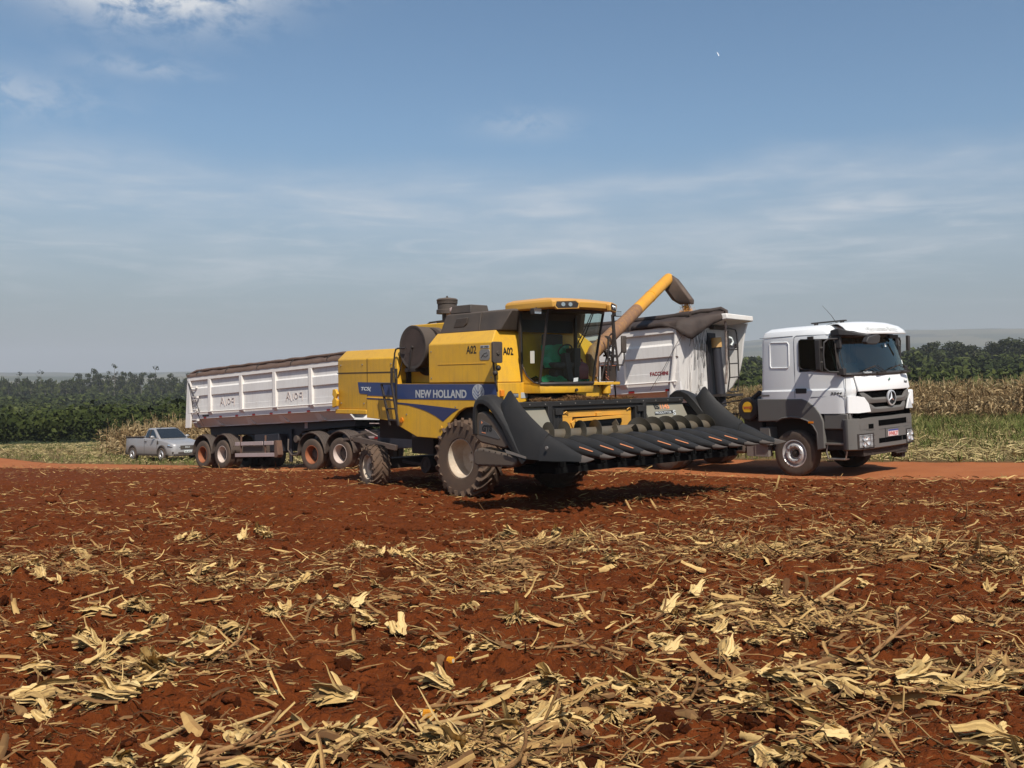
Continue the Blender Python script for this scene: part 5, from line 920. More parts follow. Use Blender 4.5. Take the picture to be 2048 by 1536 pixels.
# cab shell in level rings; the screen and the door windows are left open
xs_side = [-.82, -.80, .10, .24, 1.14]
def cring(z, xr, xf, xm, w, wf):
    """half plan: rear corner, along the side, round the front corner, to the middle of the front"""
    k = (w - wf); pts = [(xr, 0), (xr, -w * .8), (xr + .03, -w * .97), (xr + .10, -w), (.10, -w), (.24, -w), (min(1.13, xf - .26), -w), (xf - .18, -w + k * .12), (xf - .04, -wf - .05), (xf + .01, -wf * .88), (xf + (xm - xf) * .75, -wf * .5), (xm, 0)]
    h = [(x, y, z) for x, y in pts]; return h + [(x, -y, z) for x, y, z in h[-2:0:-1]]
RN_ = [cring(*p) for p in ((1.36, -.82, 1.44, 1.48, 1.225, 1.09), (1.72, -.80, 1.44, 1.48, 1.235, 1.085), (1.77, -.79, 1.46, 1.50, 1.235, 1.08), (1.85, -.79, 1.48, 1.57, 1.235, 1.07), (1.89, -.785, 1.475, 1.565, 1.21, 1.065), (2.14, -.78, 1.43, 1.545, 1.205, 1.05), (2.26, -.77, 1.40, 1.52, 1.20, 1.045), (2.93, -.745, 1.20, 1.31, 1.185, 1.02), (3.0, -.74, 1.17, 1.28, 1.18, 1.01), (3.06, -.735, 1.14, 1.22, 1.17, 1.0), (3.16, -.70, 1.02, 1.12, 1.12, .95), (3.23, -.62, .90, 1.0, 1.0, .85), (3.26, -.4, .7, .8, .7, .6))]
NP = len(RN_[0])
def skip(i, j):
    zi = i
    if zi in (5, 6, 7) and (7 <= j <= 14): return True                 # windscreen
    if zi == 6 and j in (5, 6, 15, 16): return j in (5, 16)            # door windows
    return False
b = MB(); b.loft(RN_, skip=skip); cabo = obj('cab', b, white, TR, .0, angle=28)
b = MB()
for i in (5, 6, 7, 8):
    pass
gring = [[Vector(p) + Vector((.004, 0, 0)) for p in RN_[i][7:16]] for i in (5, 6, 7, 8)]
b.loft([[tuple(p) for p in r] for r in gring], ring_closed=False, caps=False); obj('windscreen', b, glass('truck_glass', (.66, .76, .72), .52, .03, (.78, .90, .84)), TR)
b = MB(); b.tube([tuple(p + Vector((.012, 0, .02))) for p in gring[0]], .045, 6); obj('cowl_panel', b, tblack, TR)
for s in (0, 1):
    k = (0, 8)[s]; b = MB(); b.tube([tuple(r[k] + Vector((.008, 0, 0))) for r in gring], .03, 6); obj('screen_pillar', b, blackm, TR)
b = MB(); b.tube([tuple(p + Vector((.01, 0, -.03))) for p in gring[3]], .04, 6); obj('screen_header', b, blackm, TR)
b = MB(); b.box(.95, 1.34, -1.0, 1.0, 1.8, 2.12); b.box(-.1, .35, -.95, -.4, 1.6, 2.4); b.box(-.1, .05, -.95, -.4, 2.3, 2.8); b.box(-.1, .35, .4, .95, 1.6, 2.4); b.box(-.1, .05, .4, .95, 2.3, 2.8); b.box(-.70, -.6, -1.1, 1.1, 1.4, 3.0); obj('cab_interior', b, mat('truck_interior', (.22, .235, .22), rough=.8), TR, .02)
b = MB(); b.tube([(1.02 + .10 * math.cos(t), .42 + .22 * math.sin(t), 2.18 + .17 * math.cos(t)) for t in [2 * math.pi * k / 22 for k in range(22)]], .016, 6, close=True); obj('steering_wheel', b, blackm, TR)
# door panel outline, window, handle, sleeper panel
for s in (-1, 1):
    y = s * 1.19
    win = [(.245, 2.40), (.27, 2.345), (.33, 2.315), (.70, 2.262), (1.165, 2.225), (1.175, 2.27), (1.13, 2.86), (1.10, 2.915), (.31, 2.955), (.265, 2.93), (.255, 2.85)]
    b = MB(); b.prism(win, 1, s * 1.186, s * 1.2075); obj('door_window', b, side_glass, TR)
    b = MB(); b.tube([(x, s * (1.2085 - (z - 2.26) * .02), z) for x, z in win], .014, 6, close=True); obj('window_seal', b, blackm, TR)
    b = MB(); b.box(.20, 1.18, s * 1.12, s * 1.16, 2.2, 2.96); obj('window_backing', b, MATS['cab_interior'], TR)
    sl = [(-.50, 2.42), (-.47, 2.375), (-.05, 2.36), (-.015, 2.40), (-.005, 2.87), (-.04, 2.92), (-.46, 2.935), (-.495, 2.89)]
    b = MB(); b.tube([(x, s * (1.203 - (z - 2.26) * .022), z) for x, z in sl], .013, 6, close=True); obj('sleeper_panel', b, white, TR)
    b = MB(); b.tube([(.125, s * 1.236, 1.70), (.125, s * 1.237, 1.86), (.125, s * 1.206, 1.9), (.125, s * 1.202, 2.26), (.125, s * 1.186, 2.93), (.14, s * 1.18, 3.02), (.2, s * 1.177, 3.045), (1.05, s * 1.173, 3.02)], .005, 4); b.tube([(-.76, s * 1.186, 3.045), (.10, s * 1.176, 3.045)], .005, 4); b.tube([(1.33, s * 1.20, 1.40), (1.345, s * 1.215, 1.72), (1.335, s * 1.195, 2.14), (1.18, s * 1.16, 2.95)], .006, 4); b.tube([(.52, s * 1.238, 1.715), (1.34, s * 1.222, 1.725)], .005, 4); obj('door_gap', b, seam, TR)
    b = MB(); b.prism([(.145, 1.81), (.155, 1.80), (.41, 1.80), (.42, 1.81), (.425, 1.895), (.41, 1.905), (.16, 1.91), (.148, 1.9)], 1, s * 1.23, s * 1.243); obj('door_handle', b, tblack, TR, .006)
    b = MB(); b.box(-.76, -.53, s * 1.23, s * 1.24, 1.755, 1.79); obj('badge_plate', b, cabgrey, TR)
    # grey lower panels and wheel arch
    ar = [(-.86, 1.19), (-.86, 1.70), (.30, 1.685), (.45, 1.63), (.62, 1.50), (.74, 1.34), (.80, 1.18), (.80, .62), (.62, .58), (.60, .95), (.52, 1.10), (.40, 1.19), (.22, 1.25), (0, 1.27), (-.22, 1.25), (-.40, 1.20)]
    b = MB(); b.prism(ar, 1, s * 1.14, s * 1.245); obj('wheel_arch', b, cabgrey, TR, .022, seg=3)
    b = MB(); b.tube([(-.40, s * 1.22, 1.20), (-.22, s * 1.235, 1.27), (0, s * 1.238, 1.295), (.22, s * 1.235, 1.275), (.42, s * 1.235, 1.21), (.55, s * 1.235, 1.11), (.64, s * 1.23, .96), (.66, s * 1.22, .6)], .022, 6); obj('arch_lip', b, cabgrey, TR)
    b = MB(); b.box(.44, .56, s * 1.24, s * 1.258, 1.16, 1.20); obj('side_lamp', b, amber, TR)
    b = MB(); b.box(.80, 1.36, s * 1.12, s * 1.215, 1.03, 1.355); b.box(1.36, 1.40, s * 1.08, s * 1.18, 1.05, 1.36); obj('step_panel', b, cabgrey, TR, .02)
    b = MB(); b.box(.80, 1.30, s * 1.0, s * 1.15, .60, 1.03); obj('step_well', b, blackm, TR)
    b = MB(); b.box(.80, 1.32, s * 1.05, s * 1.21, .70, .745); b.box(.84, 1.24, s * 1.02, s * 1.19, .385, .42); b.tube([(.84, s * 1.17, .40), (.80, s * 1.17, .55), (.83, s * 1.17, .70)], .018, 6); b.tube([(1.24, s * 1.17, .40), (1.28, s * 1.17, .55), (1.27, s * 1.17, .70)], .018, 6); obj('step', b, steel, TR, .006)
    # big wing mirror on its bracket
    b = MB(); ym = s * 1.47; q = [(-.13, -.32), (-.11, -.345), (.10, -.345), (.13, -.30), (.13, .30), (.10, .335), (-.10, .335), (-.13, .31)]
    b.loft([[(.92 + u * .35 + dx, ym + s * u * .9, 2.60 + v) for u, v in q] for dx in (-.06, .0, .05)]); b.tube([(1.20, s * 1.2, 2.92), (1.12, s * 1.42, 2.92), (1.08, s * 1.52, 2.85), (1.06, s * 1.53, 2.60), (1.07, s * 1.52, 2.32), (1.12, s * 1.42, 2.235), (1.28, s * 1.22, 2.22)], .020, 8)
    b.box(1.20, 1.36, s * 1.18, s * 1.28, 2.16, 2.30); obj('wing_mirror', b, tblack, TR, .012)
    for z in (2.75, 2.45): b = MB(); b.box(.99, 1.07, s * 1.50, s * 1.54, z - .015, z + .015); obj('mirror_clamp', b, steel, TR, .004)
    # corner panel beside the grille
    cp = [(s * 1.20, 1.355, 1.36), (s * 1.09, 1.545, 1.36), (s * .72, 1.60, 1.365), (s * .80, 1.60, 1.55), (s * .93, 1.585, 1.68), (s * 1.07, 1.535, 1.71), (s * 1.20, 1.37, 1.72)]
    b = MB(); b.loft([[(x + d, y, z) for y, x, z in cp] for d in (-.03, .012)]); obj('corner_panel', b, white, TR, .022, seg=3)
b = MB(); b.prism([(1.0, 1.775), (1.31, 1.78)], 1, -1.25, -1.24) if 0 else None
text('model_number', '3344', blackm, TR, (1.0, -1.2385, 1.755), .27, .055, shear=.2, bold=.03)
b = MB(); b.box(.48, .62, -1.21, -1.17, 2.955, 3.01); obj('window_bracket', b, blackm, TR, .005)
# front: bonnet flap, grille, star, bumper, lights
b = MB(); fl = [(-1.04, 1.50), (-.6, 1.585), (0, 1.615), (.6, 1.585), (1.04, 1.50)]
b.loft([[(x + dx - (z - 1.8) * .16, y * k, z) for y, x in fl] + [(x + dx - .03 - (z - 1.8) * .16, y * k, z) for y, x in fl[::-1]] for z, k, dx in ((1.80, .98, .02), (1.83, .985, .03), (2.10, 1., .012), (2.13, .99, .0))]); obj('front_flap', b, white, TR, .008)
b = MB(); b.loft([[(x - .02, y * .95, z) for y, x in fl] + [(x - .10, y * .95, z) for y, x in fl[::-1]] for z in (1.32, 1.80)]); obj('grille_back', b, shade_black, TR)
def slat(z0, z1, h0, h1, name):
    """a grille bar that widens upward at both ends like a shallow U"""
    b = MB(); n = 17; top = []; bot = []
    for i in range(n):
        t = i / (n - 1) * 2 - 1; y = t * (h0 if 0 else 1.0); k = min(1, max(0, (abs(t) - .66) / .16)); top.append((t, z0 + (z1 - z0) * k))
    for i in range(n): t = i / (n - 1) * 2 - 1; bot.append((t * h1 / h0, None))
    rings = []
    for t, zt in top:
        y = t * h0; x = 1.60 - .10 * t * t; zb = z0 - .115; yb = t * h1; rings.append([(x - .03, y, zt), (x + .02, y, zt), (x + .05, y * .5 + yb * .5, (max(z0, zt - .03) + zb) / 2 + .02), (x + .035, yb, zb), (x - .03, yb, zb)])
    b.loft(rings); obj(name, b, cabgrey, TR, .008)
slat(1.655, 1.775, .98, .84, 'grille_bar'); slat(1.455, 1.565, .83, .72, 'grille_bar')
b = MB(); b.lathe([(.135, .02), (.165, .015), (.17, .0), (.165, -.02)], (1.665, 0, 1.63), 0, 36); st = obj('star_ring', b, mat('ring_silver', (.62, .62, .62), rough=.3, metal=.5), TR); b = MB(); b.lathe([(.14, 0), (.01, .005)], (1.655, 0, 1.63), 0, 30); obj('star_dish', b, ink, st)
b = MB()
for k in range(3):
    a = math.pi / 2 + k * 2 * math.pi / 3; d = Vector((0, math.cos(a), math.sin(a))); n = Vector((0, -math.sin(a), math.cos(a))); c = Vector((1.668, 0, 1.63)); b.add([c + d * .15, c + n * .028 - d * .0, c - n * .028, c + Vector((.022, 0, 0)), c - d * .01], [(0, 1, 3), (0, 3, 2), (1, 4, 3), (2, 3, 4)])
obj('star', b, mat('star_silver', (.85, .85, .85), rough=.25, metal=.3), st); b = MB(); b.lathe([(.001, .035), (.02, .033), (.03, .02)], (1.60, .03, 2.03), 0, 12); obj('bonnet_badge', b, mat('green_badge', (.05, .16, .11), rough=.3), TR)
text('type_lettering', 'Axor', ink, TR, (1.565, .72, 1.915), .22, .075, ((-.18, .98, 0), (-.15, 0, .99), (.98, .18, .1)), shear=.25, bold=.03)
b = MB(); b.box(1.36, 1.52, -1.0, 1.0, 1.20, 1.36); b.cyl((1.4, -.9, 1.30), (1.52, -.9, 1.30), .03, n=8); obj('bumper_gap_shade', b, shade_black, TR)  # solid black box, shade between grille and bumper put into its colour
def bring(z, k=1., dx=0): return [(x + dx, y * k, z) for x, y in ((1.25, -1.235), (1.36, -1.225), (1.47, -1.14), (1.54, -.98), (1.59, -.5), (1.60, 0), (1.59, .5), (1.54, .98), (1.47, 1.14), (1.36, 1.225), (1.25, 1.235))]
b = MB(); b.loft([bring(.585, .985, -.03), bring(.61), bring(.70), bring(.715, 1, -.0), bring(1.20), bring(1.235, .995), bring(1.25, .97, -.05)], ring_closed=False, caps=False); b.loft([bring(1.25, .97, -.05), [(1.2, y * .97, 1.25) for _, y in ((0, -1.2), (0, -1.1), (0, -1), (0, -.98), (0, -.5), (0, 0), (0, .5), (0, .98), (0, 1.), (0, 1.1), (0, 1.2))]], ring_closed=False, caps=False); bp = obj('bumper', b, cabgrey, TR, angle=30)
sl2 = bp.modifiers.new('shell', 'SOLIDIFY'); sl2.thickness = .03
def slot(name, ya, yb, z0, z1, m, d=.004, inset=(0, 0)):
    n = 6; b = MB(); rr = []
    for i in range(n + 1):
        y = ya + (yb - ya) * i / n; x = np.interp(abs(y), [0, .5, .98, 1.14, 1.22], [1.60, 1.59, 1.54, 1.47, 1.37]) + d; q = (i in (0, n)); rr.append([(x, y, z0 + inset[0] * (i == 0)), (x, y, z1 - inset[1] * (i == n)), (x - .03, y, z1), (x - .03, y, z0)])
    return obj(name, b.loft(rr), m, TR)
slot('bumper_slot', -.43, .74, 1.055, 1.175, shade_black); slot('bumper_slot', -.44, .80, .695, .795, shade_black); slot('bumper_slot', -1.03, -.60, 1.01, 1.125, cabgrey, .006); slot('bumper_slot', -.78, -.62, 1.02, 1.115, shade_black, .01); slot('bumper_slot', .62 + .18, 1.10, 1.04, 1.15, cabgrey, .006); slot('bumper_crease', -1.2, 1.2, .695, .705, seam, .003); slot('bumper_crease', -.20, -.19, .70, 1.0, seam, .004); slot('bumper_crease', -1.0, 1.0, .98, .986, seam, .004)  # black slots are surface strips with recess shade painted in, not cut openings
slot('plate_holder', -.18, .60, .80, .975, cabgrey, .016)
b = MB(); b.box(1.618, 1.628, -.12, .28, .815, .955); pl = obj('number_plate', b, plate_m, TR, .003); b = MB(); b.box(1.628, 1.631, -.12, .28, .925, .955); obj('plate_band', b, plate_blue, pl); text('plate_lettering', 'EVN0L27', plate_red, pl, (1.6295, -.10, .83), .36, .082, 'front', bold=.02)
for s in (-1, 1):
    ya, yb2 = (-1.10, -.62) if s < 0 else (.70, 1.14)
    slot('headlamp_frame', ya, yb2, .60, .925, blackm, .010); slot('headlamp', ya + .04, yb2 - .05, .64, .90, mat('lamp_glass' if s < 0 else 'lamp_glass_far', (.30, .30, .30), rough=.12, spec=.8), .014)
    b = MB()
    for q, zz, r in ((.16, .82, .05), (.16, .70, .05), (.30, .76, .085)):
        y = s * (1.12 - q); x = float(np.interp(abs(y), [0, .5, .98, 1.14, 1.22], [1.60, 1.59, 1.54, 1.47, 1.37])) + .016; b.lathe([(r, 0), (r * .9, .012), (r * .5, .004), (.005, -.002)], (x, y, zz), 0, 16)
    obj('headlamp_lens', b, mat('lamp_bowl' if s < 0 else 'lamp_bowl_far', (.8, .8, .8), rough=.15, metal=.4), TR); b = MB(); ys_ = [ya, (ya + yb2) / 2, yb2]
    for yy in (ya + .10, ya + .30):
        x = float(np.interp(abs(yy), [0, .5, .98, 1.14, 1.22], [1.60, 1.59, 1.54, 1.47, 1.37])) + .05; b.tube([(x - .05, yy, .92), (x, yy, .90), (x, yy, .62), (x - .05, yy, .60)], .006, 4)
    for zz in (.66, .78, .88): b.tube([(float(np.interp(abs(y), [0, .5, .98, 1.14, 1.22], [1.60, 1.59, 1.54, 1.47, 1.37])) + .045, y, zz) for y in np.linspace(ya + .02, yb2 - .02, 5)], .005, 4)
    obj('headlamp_guard', b, blackm, TR)
b = MB(); b.box(1.1, 1.5, -.9, .9, .45, .60); b.tube([(1.35, .35, .52), (1.5, .4, .42), (1.5, .8, .42), (1.35, .85, .5)], .025, 8); b.box(1.2, 1.45, .7, .85, .3, .5); obj('under_bumper', b, darkm, TR, .01)
for y0, y1 in ((-.75, -.05), (.25, .9)):
    b = MB(); b.bar((1.60, y0 + .35, 2.17), (1.575, y0 + .72, 2.16), .05, .035); b.tube([(1.60, y0 + .62, 2.18), (1.585, y0 + .3, 2.30), (1.575, y0 + .08, 2.29)], .010, 5); b.tube([(1.575, y0 - .1, 2.235), (1.565, y0 + .35, 2.325)], .012, 5); b.tube([(1.60, y0 + .70, 2.18), (1.57, y0 + .40, 2.33)], .008, 5); obj('wiper', b, blackm, TR)
b = MB(); b.box(1.562, 1.566, -.78, -.5, 2.205, 2.235); text('screen_lettering', 'FuelSaver', silver, TR, (1.565, -.86, 2.175), .27, .045, ((.12, .99, 0), (-.18, 0, .98), (.98, -.12, .18)), bold=.03)
b = MB(); b.add([(1.40, .30, 2.72), (1.40, .36, 2.72), (1.385, .36, 2.79), (1.385, .30, 2.79)], [(0, 1, 2, 3)]); b.add([(1.50, .80, 2.33), (1.49, .85, 2.33), (1.47, .85, 2.42), (1.48, .80, 2.42)], [(0, 1, 2, 3)]); obj('screen_sticker', b, white_sticker, TR)
# sun visor with the maker's lettering, stay and kerb mirror
def vis(z, x, w, d): return [(x - .16 * abs(t) ** 2.2, t * w, z + d * abs(t) ** 3) for t in [i / 8 - 1 for i in range(17)]]
b = MB(); b.loft([vis(3.0, 1.60, 1.16, .0), vis(3.08, 1.55, 1.155, .0), vis(3.18, 1.44, 1.12, -.01), vis(3.26, 1.27, 1.02, -.02), vis(3.285, 1.12, .95, -.03), vis(3.25, .95, .9, -.03)], ring_closed=False, caps=False); vo = obj('sun_visor', b, white, TR, angle=50); sv = vo.modifiers.new('shell', 'SOLIDIFY'); sv.thickness = .018
text('maker_lettering', 'Mercedes-Benz', mat('faint_print', (.52, .52, .49), rough=.5), TR, (1.577, -.62, 3.065), 1.20, .125, ((0, 1, 0), (-.70, 0, .714), (.714, 0, .70)), bold=.0, depth=.003)
b = MB(); b.loft([[(x, y, z) for x, y, z in q] for q in ([(1.02, -1.18, 3.10), (1.02, -1.0, 3.14), (1.02, -1.0, 3.0), (1.02, -1.18, 2.98)], [(1.25, -1.24, 3.13), (1.25, -1.04, 3.14), (1.25, -1.04, 2.98), (1.25, -1.24, 2.99)], [(1.55, -1.12, 3.03), (1.55, -.94, 3.03), (1.55, -.94, 2.96), (1.55, -1.12, 2.96)], [(1.78, -1.0, 2.97), (1.78, -.86, 2.97), (1.78, -.86, 2.92), (1.78, -1.0, 2.92)])]); b.box(1.05, 1.25, -1.19, -1.12, 2.72, 3.0); obj('visor_stay', b, tblack, TR, .015)
b = MB(); b.loft([[(1.80 + dx + .3 * (y + .78), y - .2, z) for y, z in ((-.92, 2.82), (-.88, 2.77), (-.66, 2.76), (-.58, 2.80), (-.55, 2.93), (-.60, 2.97), (-.86, 2.92))] for dx in (-.06, .05)]); obj('kerb_mirror', b, tblack, TR, .015)
b = MB(); b.box(1.28, 1.34, .62, .98, 2.9, 2.98); b.loft([[(1.40 + dx, y, z) for y, z in ((1.16, 2.62), (1.24, 2.64), (1.25, 2.94), (1.18, 2.96))] for dx in (0, .07)]); obj('far_mirror', b, tblack, TR, .01)
b = MB(); b.box(1.30, 1.46, 1.10, 1.30, 1.42, 1.76); obj('far_deflector', b, white, TR, .03)
# roof gear
b = MB(); b.bar((.22, -.62, 3.31), (1.02, -.55, 3.32), .07, .03); b.box(.30, .36, -.66, -.58, 3.25, 3.31); b.box(.9, .96, -.6, -.52, 3.24, 3.32); obj('roof_rail', b, tblack, TR, .006)
b = MB(); b.box(.46, .72, -.98, -.86, 3.16, 3.22); b.cyl((.72, -.92, 3.19), (.80, -.92, 3.19), .03, .05, 12); obj('air_horn', b, blackm, TR, .01)
b = MB(); b.tube([(.84, -.62, 3.26), (.70, -.60, 3.45), (.48, -.58, 3.68)], [.008, .005, .003], 5); b.cyl((.84, -.62, 3.24), (.83, -.62, 3.28), .03, n=8); obj('aerial', b, blackm, TR)
b = MB(); b.tube([(.25, -.9, 3.24), (.22, -.95, 3.20), (.35, -1.0, 3.165), (.6, -.98, 3.19)], .005, 4); b.tube([(.80, -.75, 3.27), (.68, -.95, 3.2), (.62, -1.08, 3.13), (.60, -1.17, 3.03)], .005, 4); obj('aerial_cable', b, seam, TR)
# frame, tank, air cleaner, fifth wheel, mudguards
b = MB(); b.box(-5.9, 1.3, -.42, -.34, .70, .98); b.box(-5.9, 1.3, .34, .42, .70, .98); b.box(-.9, 1.1, -.9, .9, .75, 1.36); b.cyl((-3.72, -1, .5), (-3.72, 1, .5), .09, n=12); b.cyl((-5.02, -1, .5), (-5.02, 1, .5), .09, n=12); b.box(-4.0, -3.4, -.3, .3, .3, .72); b.cyl((0, -1, .5), (0, 1, .5), .07, n=10); b.box(-3, -1, -.3, .3, .45, .75); obj('chassis', b, darkm, TR, .01)
b = MB(); b.box(-2.7, -1.35, -1.15, -.55, .45, 1.0); obj('fuel_tank', b, mat('dull_tank', (.09, .075, .062), rough=.5, metal=.2, dust=(.14, .09, .06, .6), dscale=3), TR, .08, seg=3)
b = MB(); b.box(-1.06, -.70, -1.14, -.98, .40, .68); b.box(-1.3, -1.06, -1.12, -.9, .40, .66); b.cyl((-.84, -1.142, .50), (-.84, -1.15, .50), .025, n=10); obj('mudflap', b, mat('grey_flap', (.20, .19, .17), rough=.6, dust=DUST + (.4,), dscale=4), TR, .008); b = MB(); b.box(-.86, -.60, -1.2, -.9, .66, 1.06); obj('arch_back', b, cabgrey, TR, .01)
b = MB(); b.cyl((-1.30, -1.02, 1.47), (-1.30, -.25, 1.47), .27, n=28); b.bar((-1.35, -.9, 1.62), (-1.0, -.9, 1.85), .1, .1); b.box(-1.5, -1.0, -.9, -.3, .95, 1.3); ac = obj('air_cleaner', b, blackm, TR, .03); b = MB(); q = [(-1.30 + .135 * math.cos(t), 1.50 + .135 * math.sin(t)) for t in [math.radians(a) for a in range(-50, 231, 14)]]; b.prism(q, 1, -1.022, -1.028); obj('yellow_sticker', b, mat('sticker_yellow', (.75, .42, .02), rough=.5), ac); text('sticker_lettering', 'WYG', plate_red, ac, (-1.41, -1.03, 1.46), .22, .07, bold=.05)
b = MB(); b.prism([(-4.9, 1.0), (-4.7, 1.12), (-4.2, 1.16), (-3.7, 1.12), (-3.6, 1.0)], 1, -.5, .5); obj('fifth_wheel', b, darkm, TR, .02)
b = MB(); 
for k in range(7): b.tube([(-1.55 - .22 * k, -.8 + .02 * k, 1.0), (-1.6 - .22 * k, -.75, 1.32 + .05 * (k % 2)), (-1.75 - .22 * k, -.7, 1.35), (-1.85 - .2 * k, -.65, 1.05)], .018, 5)
b.box(-3.2, -1.5, -.9, -.4, .98, 1.02); b.tube([(-1.45, -.7, 1.7), (-2.0, -.8, 1.62), (-2.4, -.75, 1.55), (-2.75, -.7, 1.6)], .016, 5); b.tube([(-1.5, -.6, 1.5), (-1.9, -.65, 1.32), (-2.3, -.62, 1.36), (-2.7, -.6, 1.6)], .014, 5); obj('air_hoses', b, blackm, TR)
# ---------------------------------------------------------------- the two white tipper trailers
twhite = mat('trailer_white', (.77, .75, .715), rough=.5, var=(.71, .69, .665), scale=1.3, dust=(.46, .38, .31, .30), dscale=1.4, streak=(.36, .30, .25, .30))
tpost = mat('trailer_post_white', (.80, .77, .73), rough=.5, dust=(.5, .40, .31, .4), dscale=2)
tarp_m = mat('brown_tarpaulin', (.020, .0145, .0125), rough=.7, var=(.036, .024, .019), scale=2.2, dust=(.10, .060, .043, .33), dscale=3.5, bump=.5, bscale=12)
tarp_b = mat('faded_tarpaulin', (.085, .052, .038), rough=.75, var=(.12, .075, .055), scale=2.2, dust=(.20, .12, .08, .35), dscale=3.5, bump=.5, bscale=12); chas = mat('navy_chassis', (.010, .013, .022), rough=.5, dust=(.05, .035, .03, .35), dscale=3); fend = mat('dusty_fender', (.045, .038, .034), rough=.6, var=(.055, .043, .036), scale=3, dust=(.13, .085, .06, .55), dscale=2.5)
guardm = mat('pinkish_rail', (.40, .33, .33), rough=.5, dust=(.25, .15, .1, .4), dscale=4); bare_lower = mat('trailer_lower', (.80, .785, .765), rough=.55, dust=(.42, .33, .27, .25), dscale=1.6); scrawl = mat('finger_scrawl', (.47, .40, .37), rough=.9); tape_r = mat('red_tape', (.30, .015, .015), rough=.4); rope_m = mat('rope', (.035, .03, .028), rough=.9)
orim = mat('orange_rim', (.34, .115, .045), rough=.7, var=(.24, .08, .035), scale=6); wrim = mat('dusty_white_rim', (.62, .55, .50), rough=.45, dust=(.35, .18, .10, .5), dscale=6)
def trailer(pose, label, x0, x1, post_x, axles, chassis, front):
    T = rig('tipper_trailer', *POSE[pose]); tag(T, label, 'trailer', 'white tipper trailers coupled behind the truck')
    prof = [(1.20, 3.18), (1.20, 2.94), (1.25, 2.885), (1.25, 2.625), (1.195, 2.60), (1.20, 2.24), (1.205, 2.235), (1.205, 2.02)]
    for s in (-1, 1):
        b = MB(); b.loft([[(x, s * y, z) for y, z in prof] + [(x, s * (y - .05), z) for y, z in prof[::-1]] for x in (x0, x1)]); obj('side_wall', b, twhite, T, angle=25)
        b = MB(); b.loft([[(x, s * y, z) for y, z in ((1.205, 2.02), (1.185, 1.79), (1.10, 1.775), (.80, 1.52), (.76, 1.55), (1.05, 1.8), (1.155, 2.04))] for x in (x0, x1)]); obj('lower_wall', b, bare_lower, T, angle=25)
        b = MB(); b.box(x0 + .10, x1 + .02, s * 1.19, s * 1.28, 3.18, 3.345); obj('top_rail', b, tpost, T, .012)
        b = MB(); b.cyl((x0 + .1, s * 1.262, 2.02), (x1 - .05, s * 1.262, 2.02), .024, n=10); obj('side_rail', b, tpost, T)
        for x in post_x:
            b = MB(); b.loft([[(x - .10, s * 1.20, 3.18), (x + .10, s * 1.20, 3.18), (x + .08, s * 1.285, 3.18), (x - .08, s * 1.285, 3.18)], [(x - .10, s * 1.19, 2.04), (x + .12, s * 1.19, 2.04), (x + .10, s * 1.275, 2.04), (x - .07, s * 1.275, 2.04)]]); b.loft([[(x - .10, s * 1.20, 2.0), (x + .12, s * 1.20, 2.0), (x + .10, s * 1.275, 2.0), (x - .07, s * 1.275, 2.0)], [(x - .05, s * .78, 1.52), (x + .27, s * .78, 1.52), (x + .27, s * .90, 1.52), (x - .05, s * .90, 1.52)]]); obj('side_post', b, tpost, T, .008)
        b = MB(); x = x0 + .9
        while x < x1 - .4: b.box(x, x + .16, s * 1.182, s * 1.198, 1.80, 1.855); x += 1.02
        tag(obj('reflective_tape', b, tape_r, T), kind='stuff')
    b = MB(); b.box(x0, x1, -.8, .8, 1.50, 1.56); obj('floor_pan', b, bare_lower, T)
    # rear or front end walls
    b = MB(); end = [(-1.28, 3.36), (-1.28, 2.0), (-.95, 1.48), (.95, 1.48), (1.28, 2.0), (1.28, 3.36)]
    b.prism(end, 0, x0 - .06, x0 + .10); obj('end_wall', b, twhite, T, .02)
    for s in (-1, 1):
        b = MB(); b.prism([(x0 - .10, 3.33), (x0 - .22, 1.47), (x0 + .10, 1.47), (x0 + .16, 2.0), (x0 + .12, 3.33)], 1, s * 1.20, s * 1.275); obj('corner_post', b, tpost, T, .012)
    # tarpaulin: bowed sheet with a rolled edge
    n = 60; nx = np.linspace(x0 - .10, x1 + .04, n); b = MB(); rg = []
    for i, x in enumerate(nx):
        e = min(1, (x - nx[0]) / .45); sag = .03 * math.sin(i * 1.25) * (.5 + .5 * math.sin(i * .37)); rg.append([(x, -1.30, 3.335 - .015 * abs(math.sin(i * .9))), (x, -1.30, 3.41), (x, -1.22, 3.44 + .02 * e), (x, -.7, 3.46 + .13 * e + sag * .6), (x, 0, 3.47 + .20 * e + sag), (x, .7, 3.46 + .13 * e + sag * .6), (x, 1.22, 3.44 + .02 * e), (x, 1.30, 3.41), (x, 1.30, 3.335)])
    if front: rg = [[q for q in r[:4]] + [(r[3][0], -.50, r[3][2] + .02)] for r in rg]
    b.loft(rg, ring_closed=False, caps=False); tm_ = tarp_m if front else tarp_b; tp = obj('tarpaulin', b, tm_, T, angle=60)
    b = MB(); b.tube([(x, (-.52 if front else -1.14) + .010 * math.sin(i * 1.7), (3.53 if front else 3.445) + .105 * min(1, (x - nx[0]) / .5) + .006 * math.sin(i * .8)) for i, x in enumerate(nx)], [(.075 if front else .050) + .006 * math.sin(i * 1.1) for i in range(n)], 8); obj('rolled_edge', b, tm_, tp, angle=80)
    b = MB()
    for x in np.arange(x0 + .6, x1, 1.9): b.tube([(x, -1.30, 3.36), (x, -1.31, 3.42), (x, -1.22, 3.50), (x, -1.1, 3.60)], .012, 5)
    obj('tarp_strap', b, rope_m, tp)
    obj('chassis', chassis, chas, T, .012)
    for k, (x, rm) in enumerate(axles):
        for s in (-1, 1): road_wheel(T, (x, s * 1.06, .49), .50, .27, .285, s, 'drive', True, rm if s < 0 else orim)
    return T
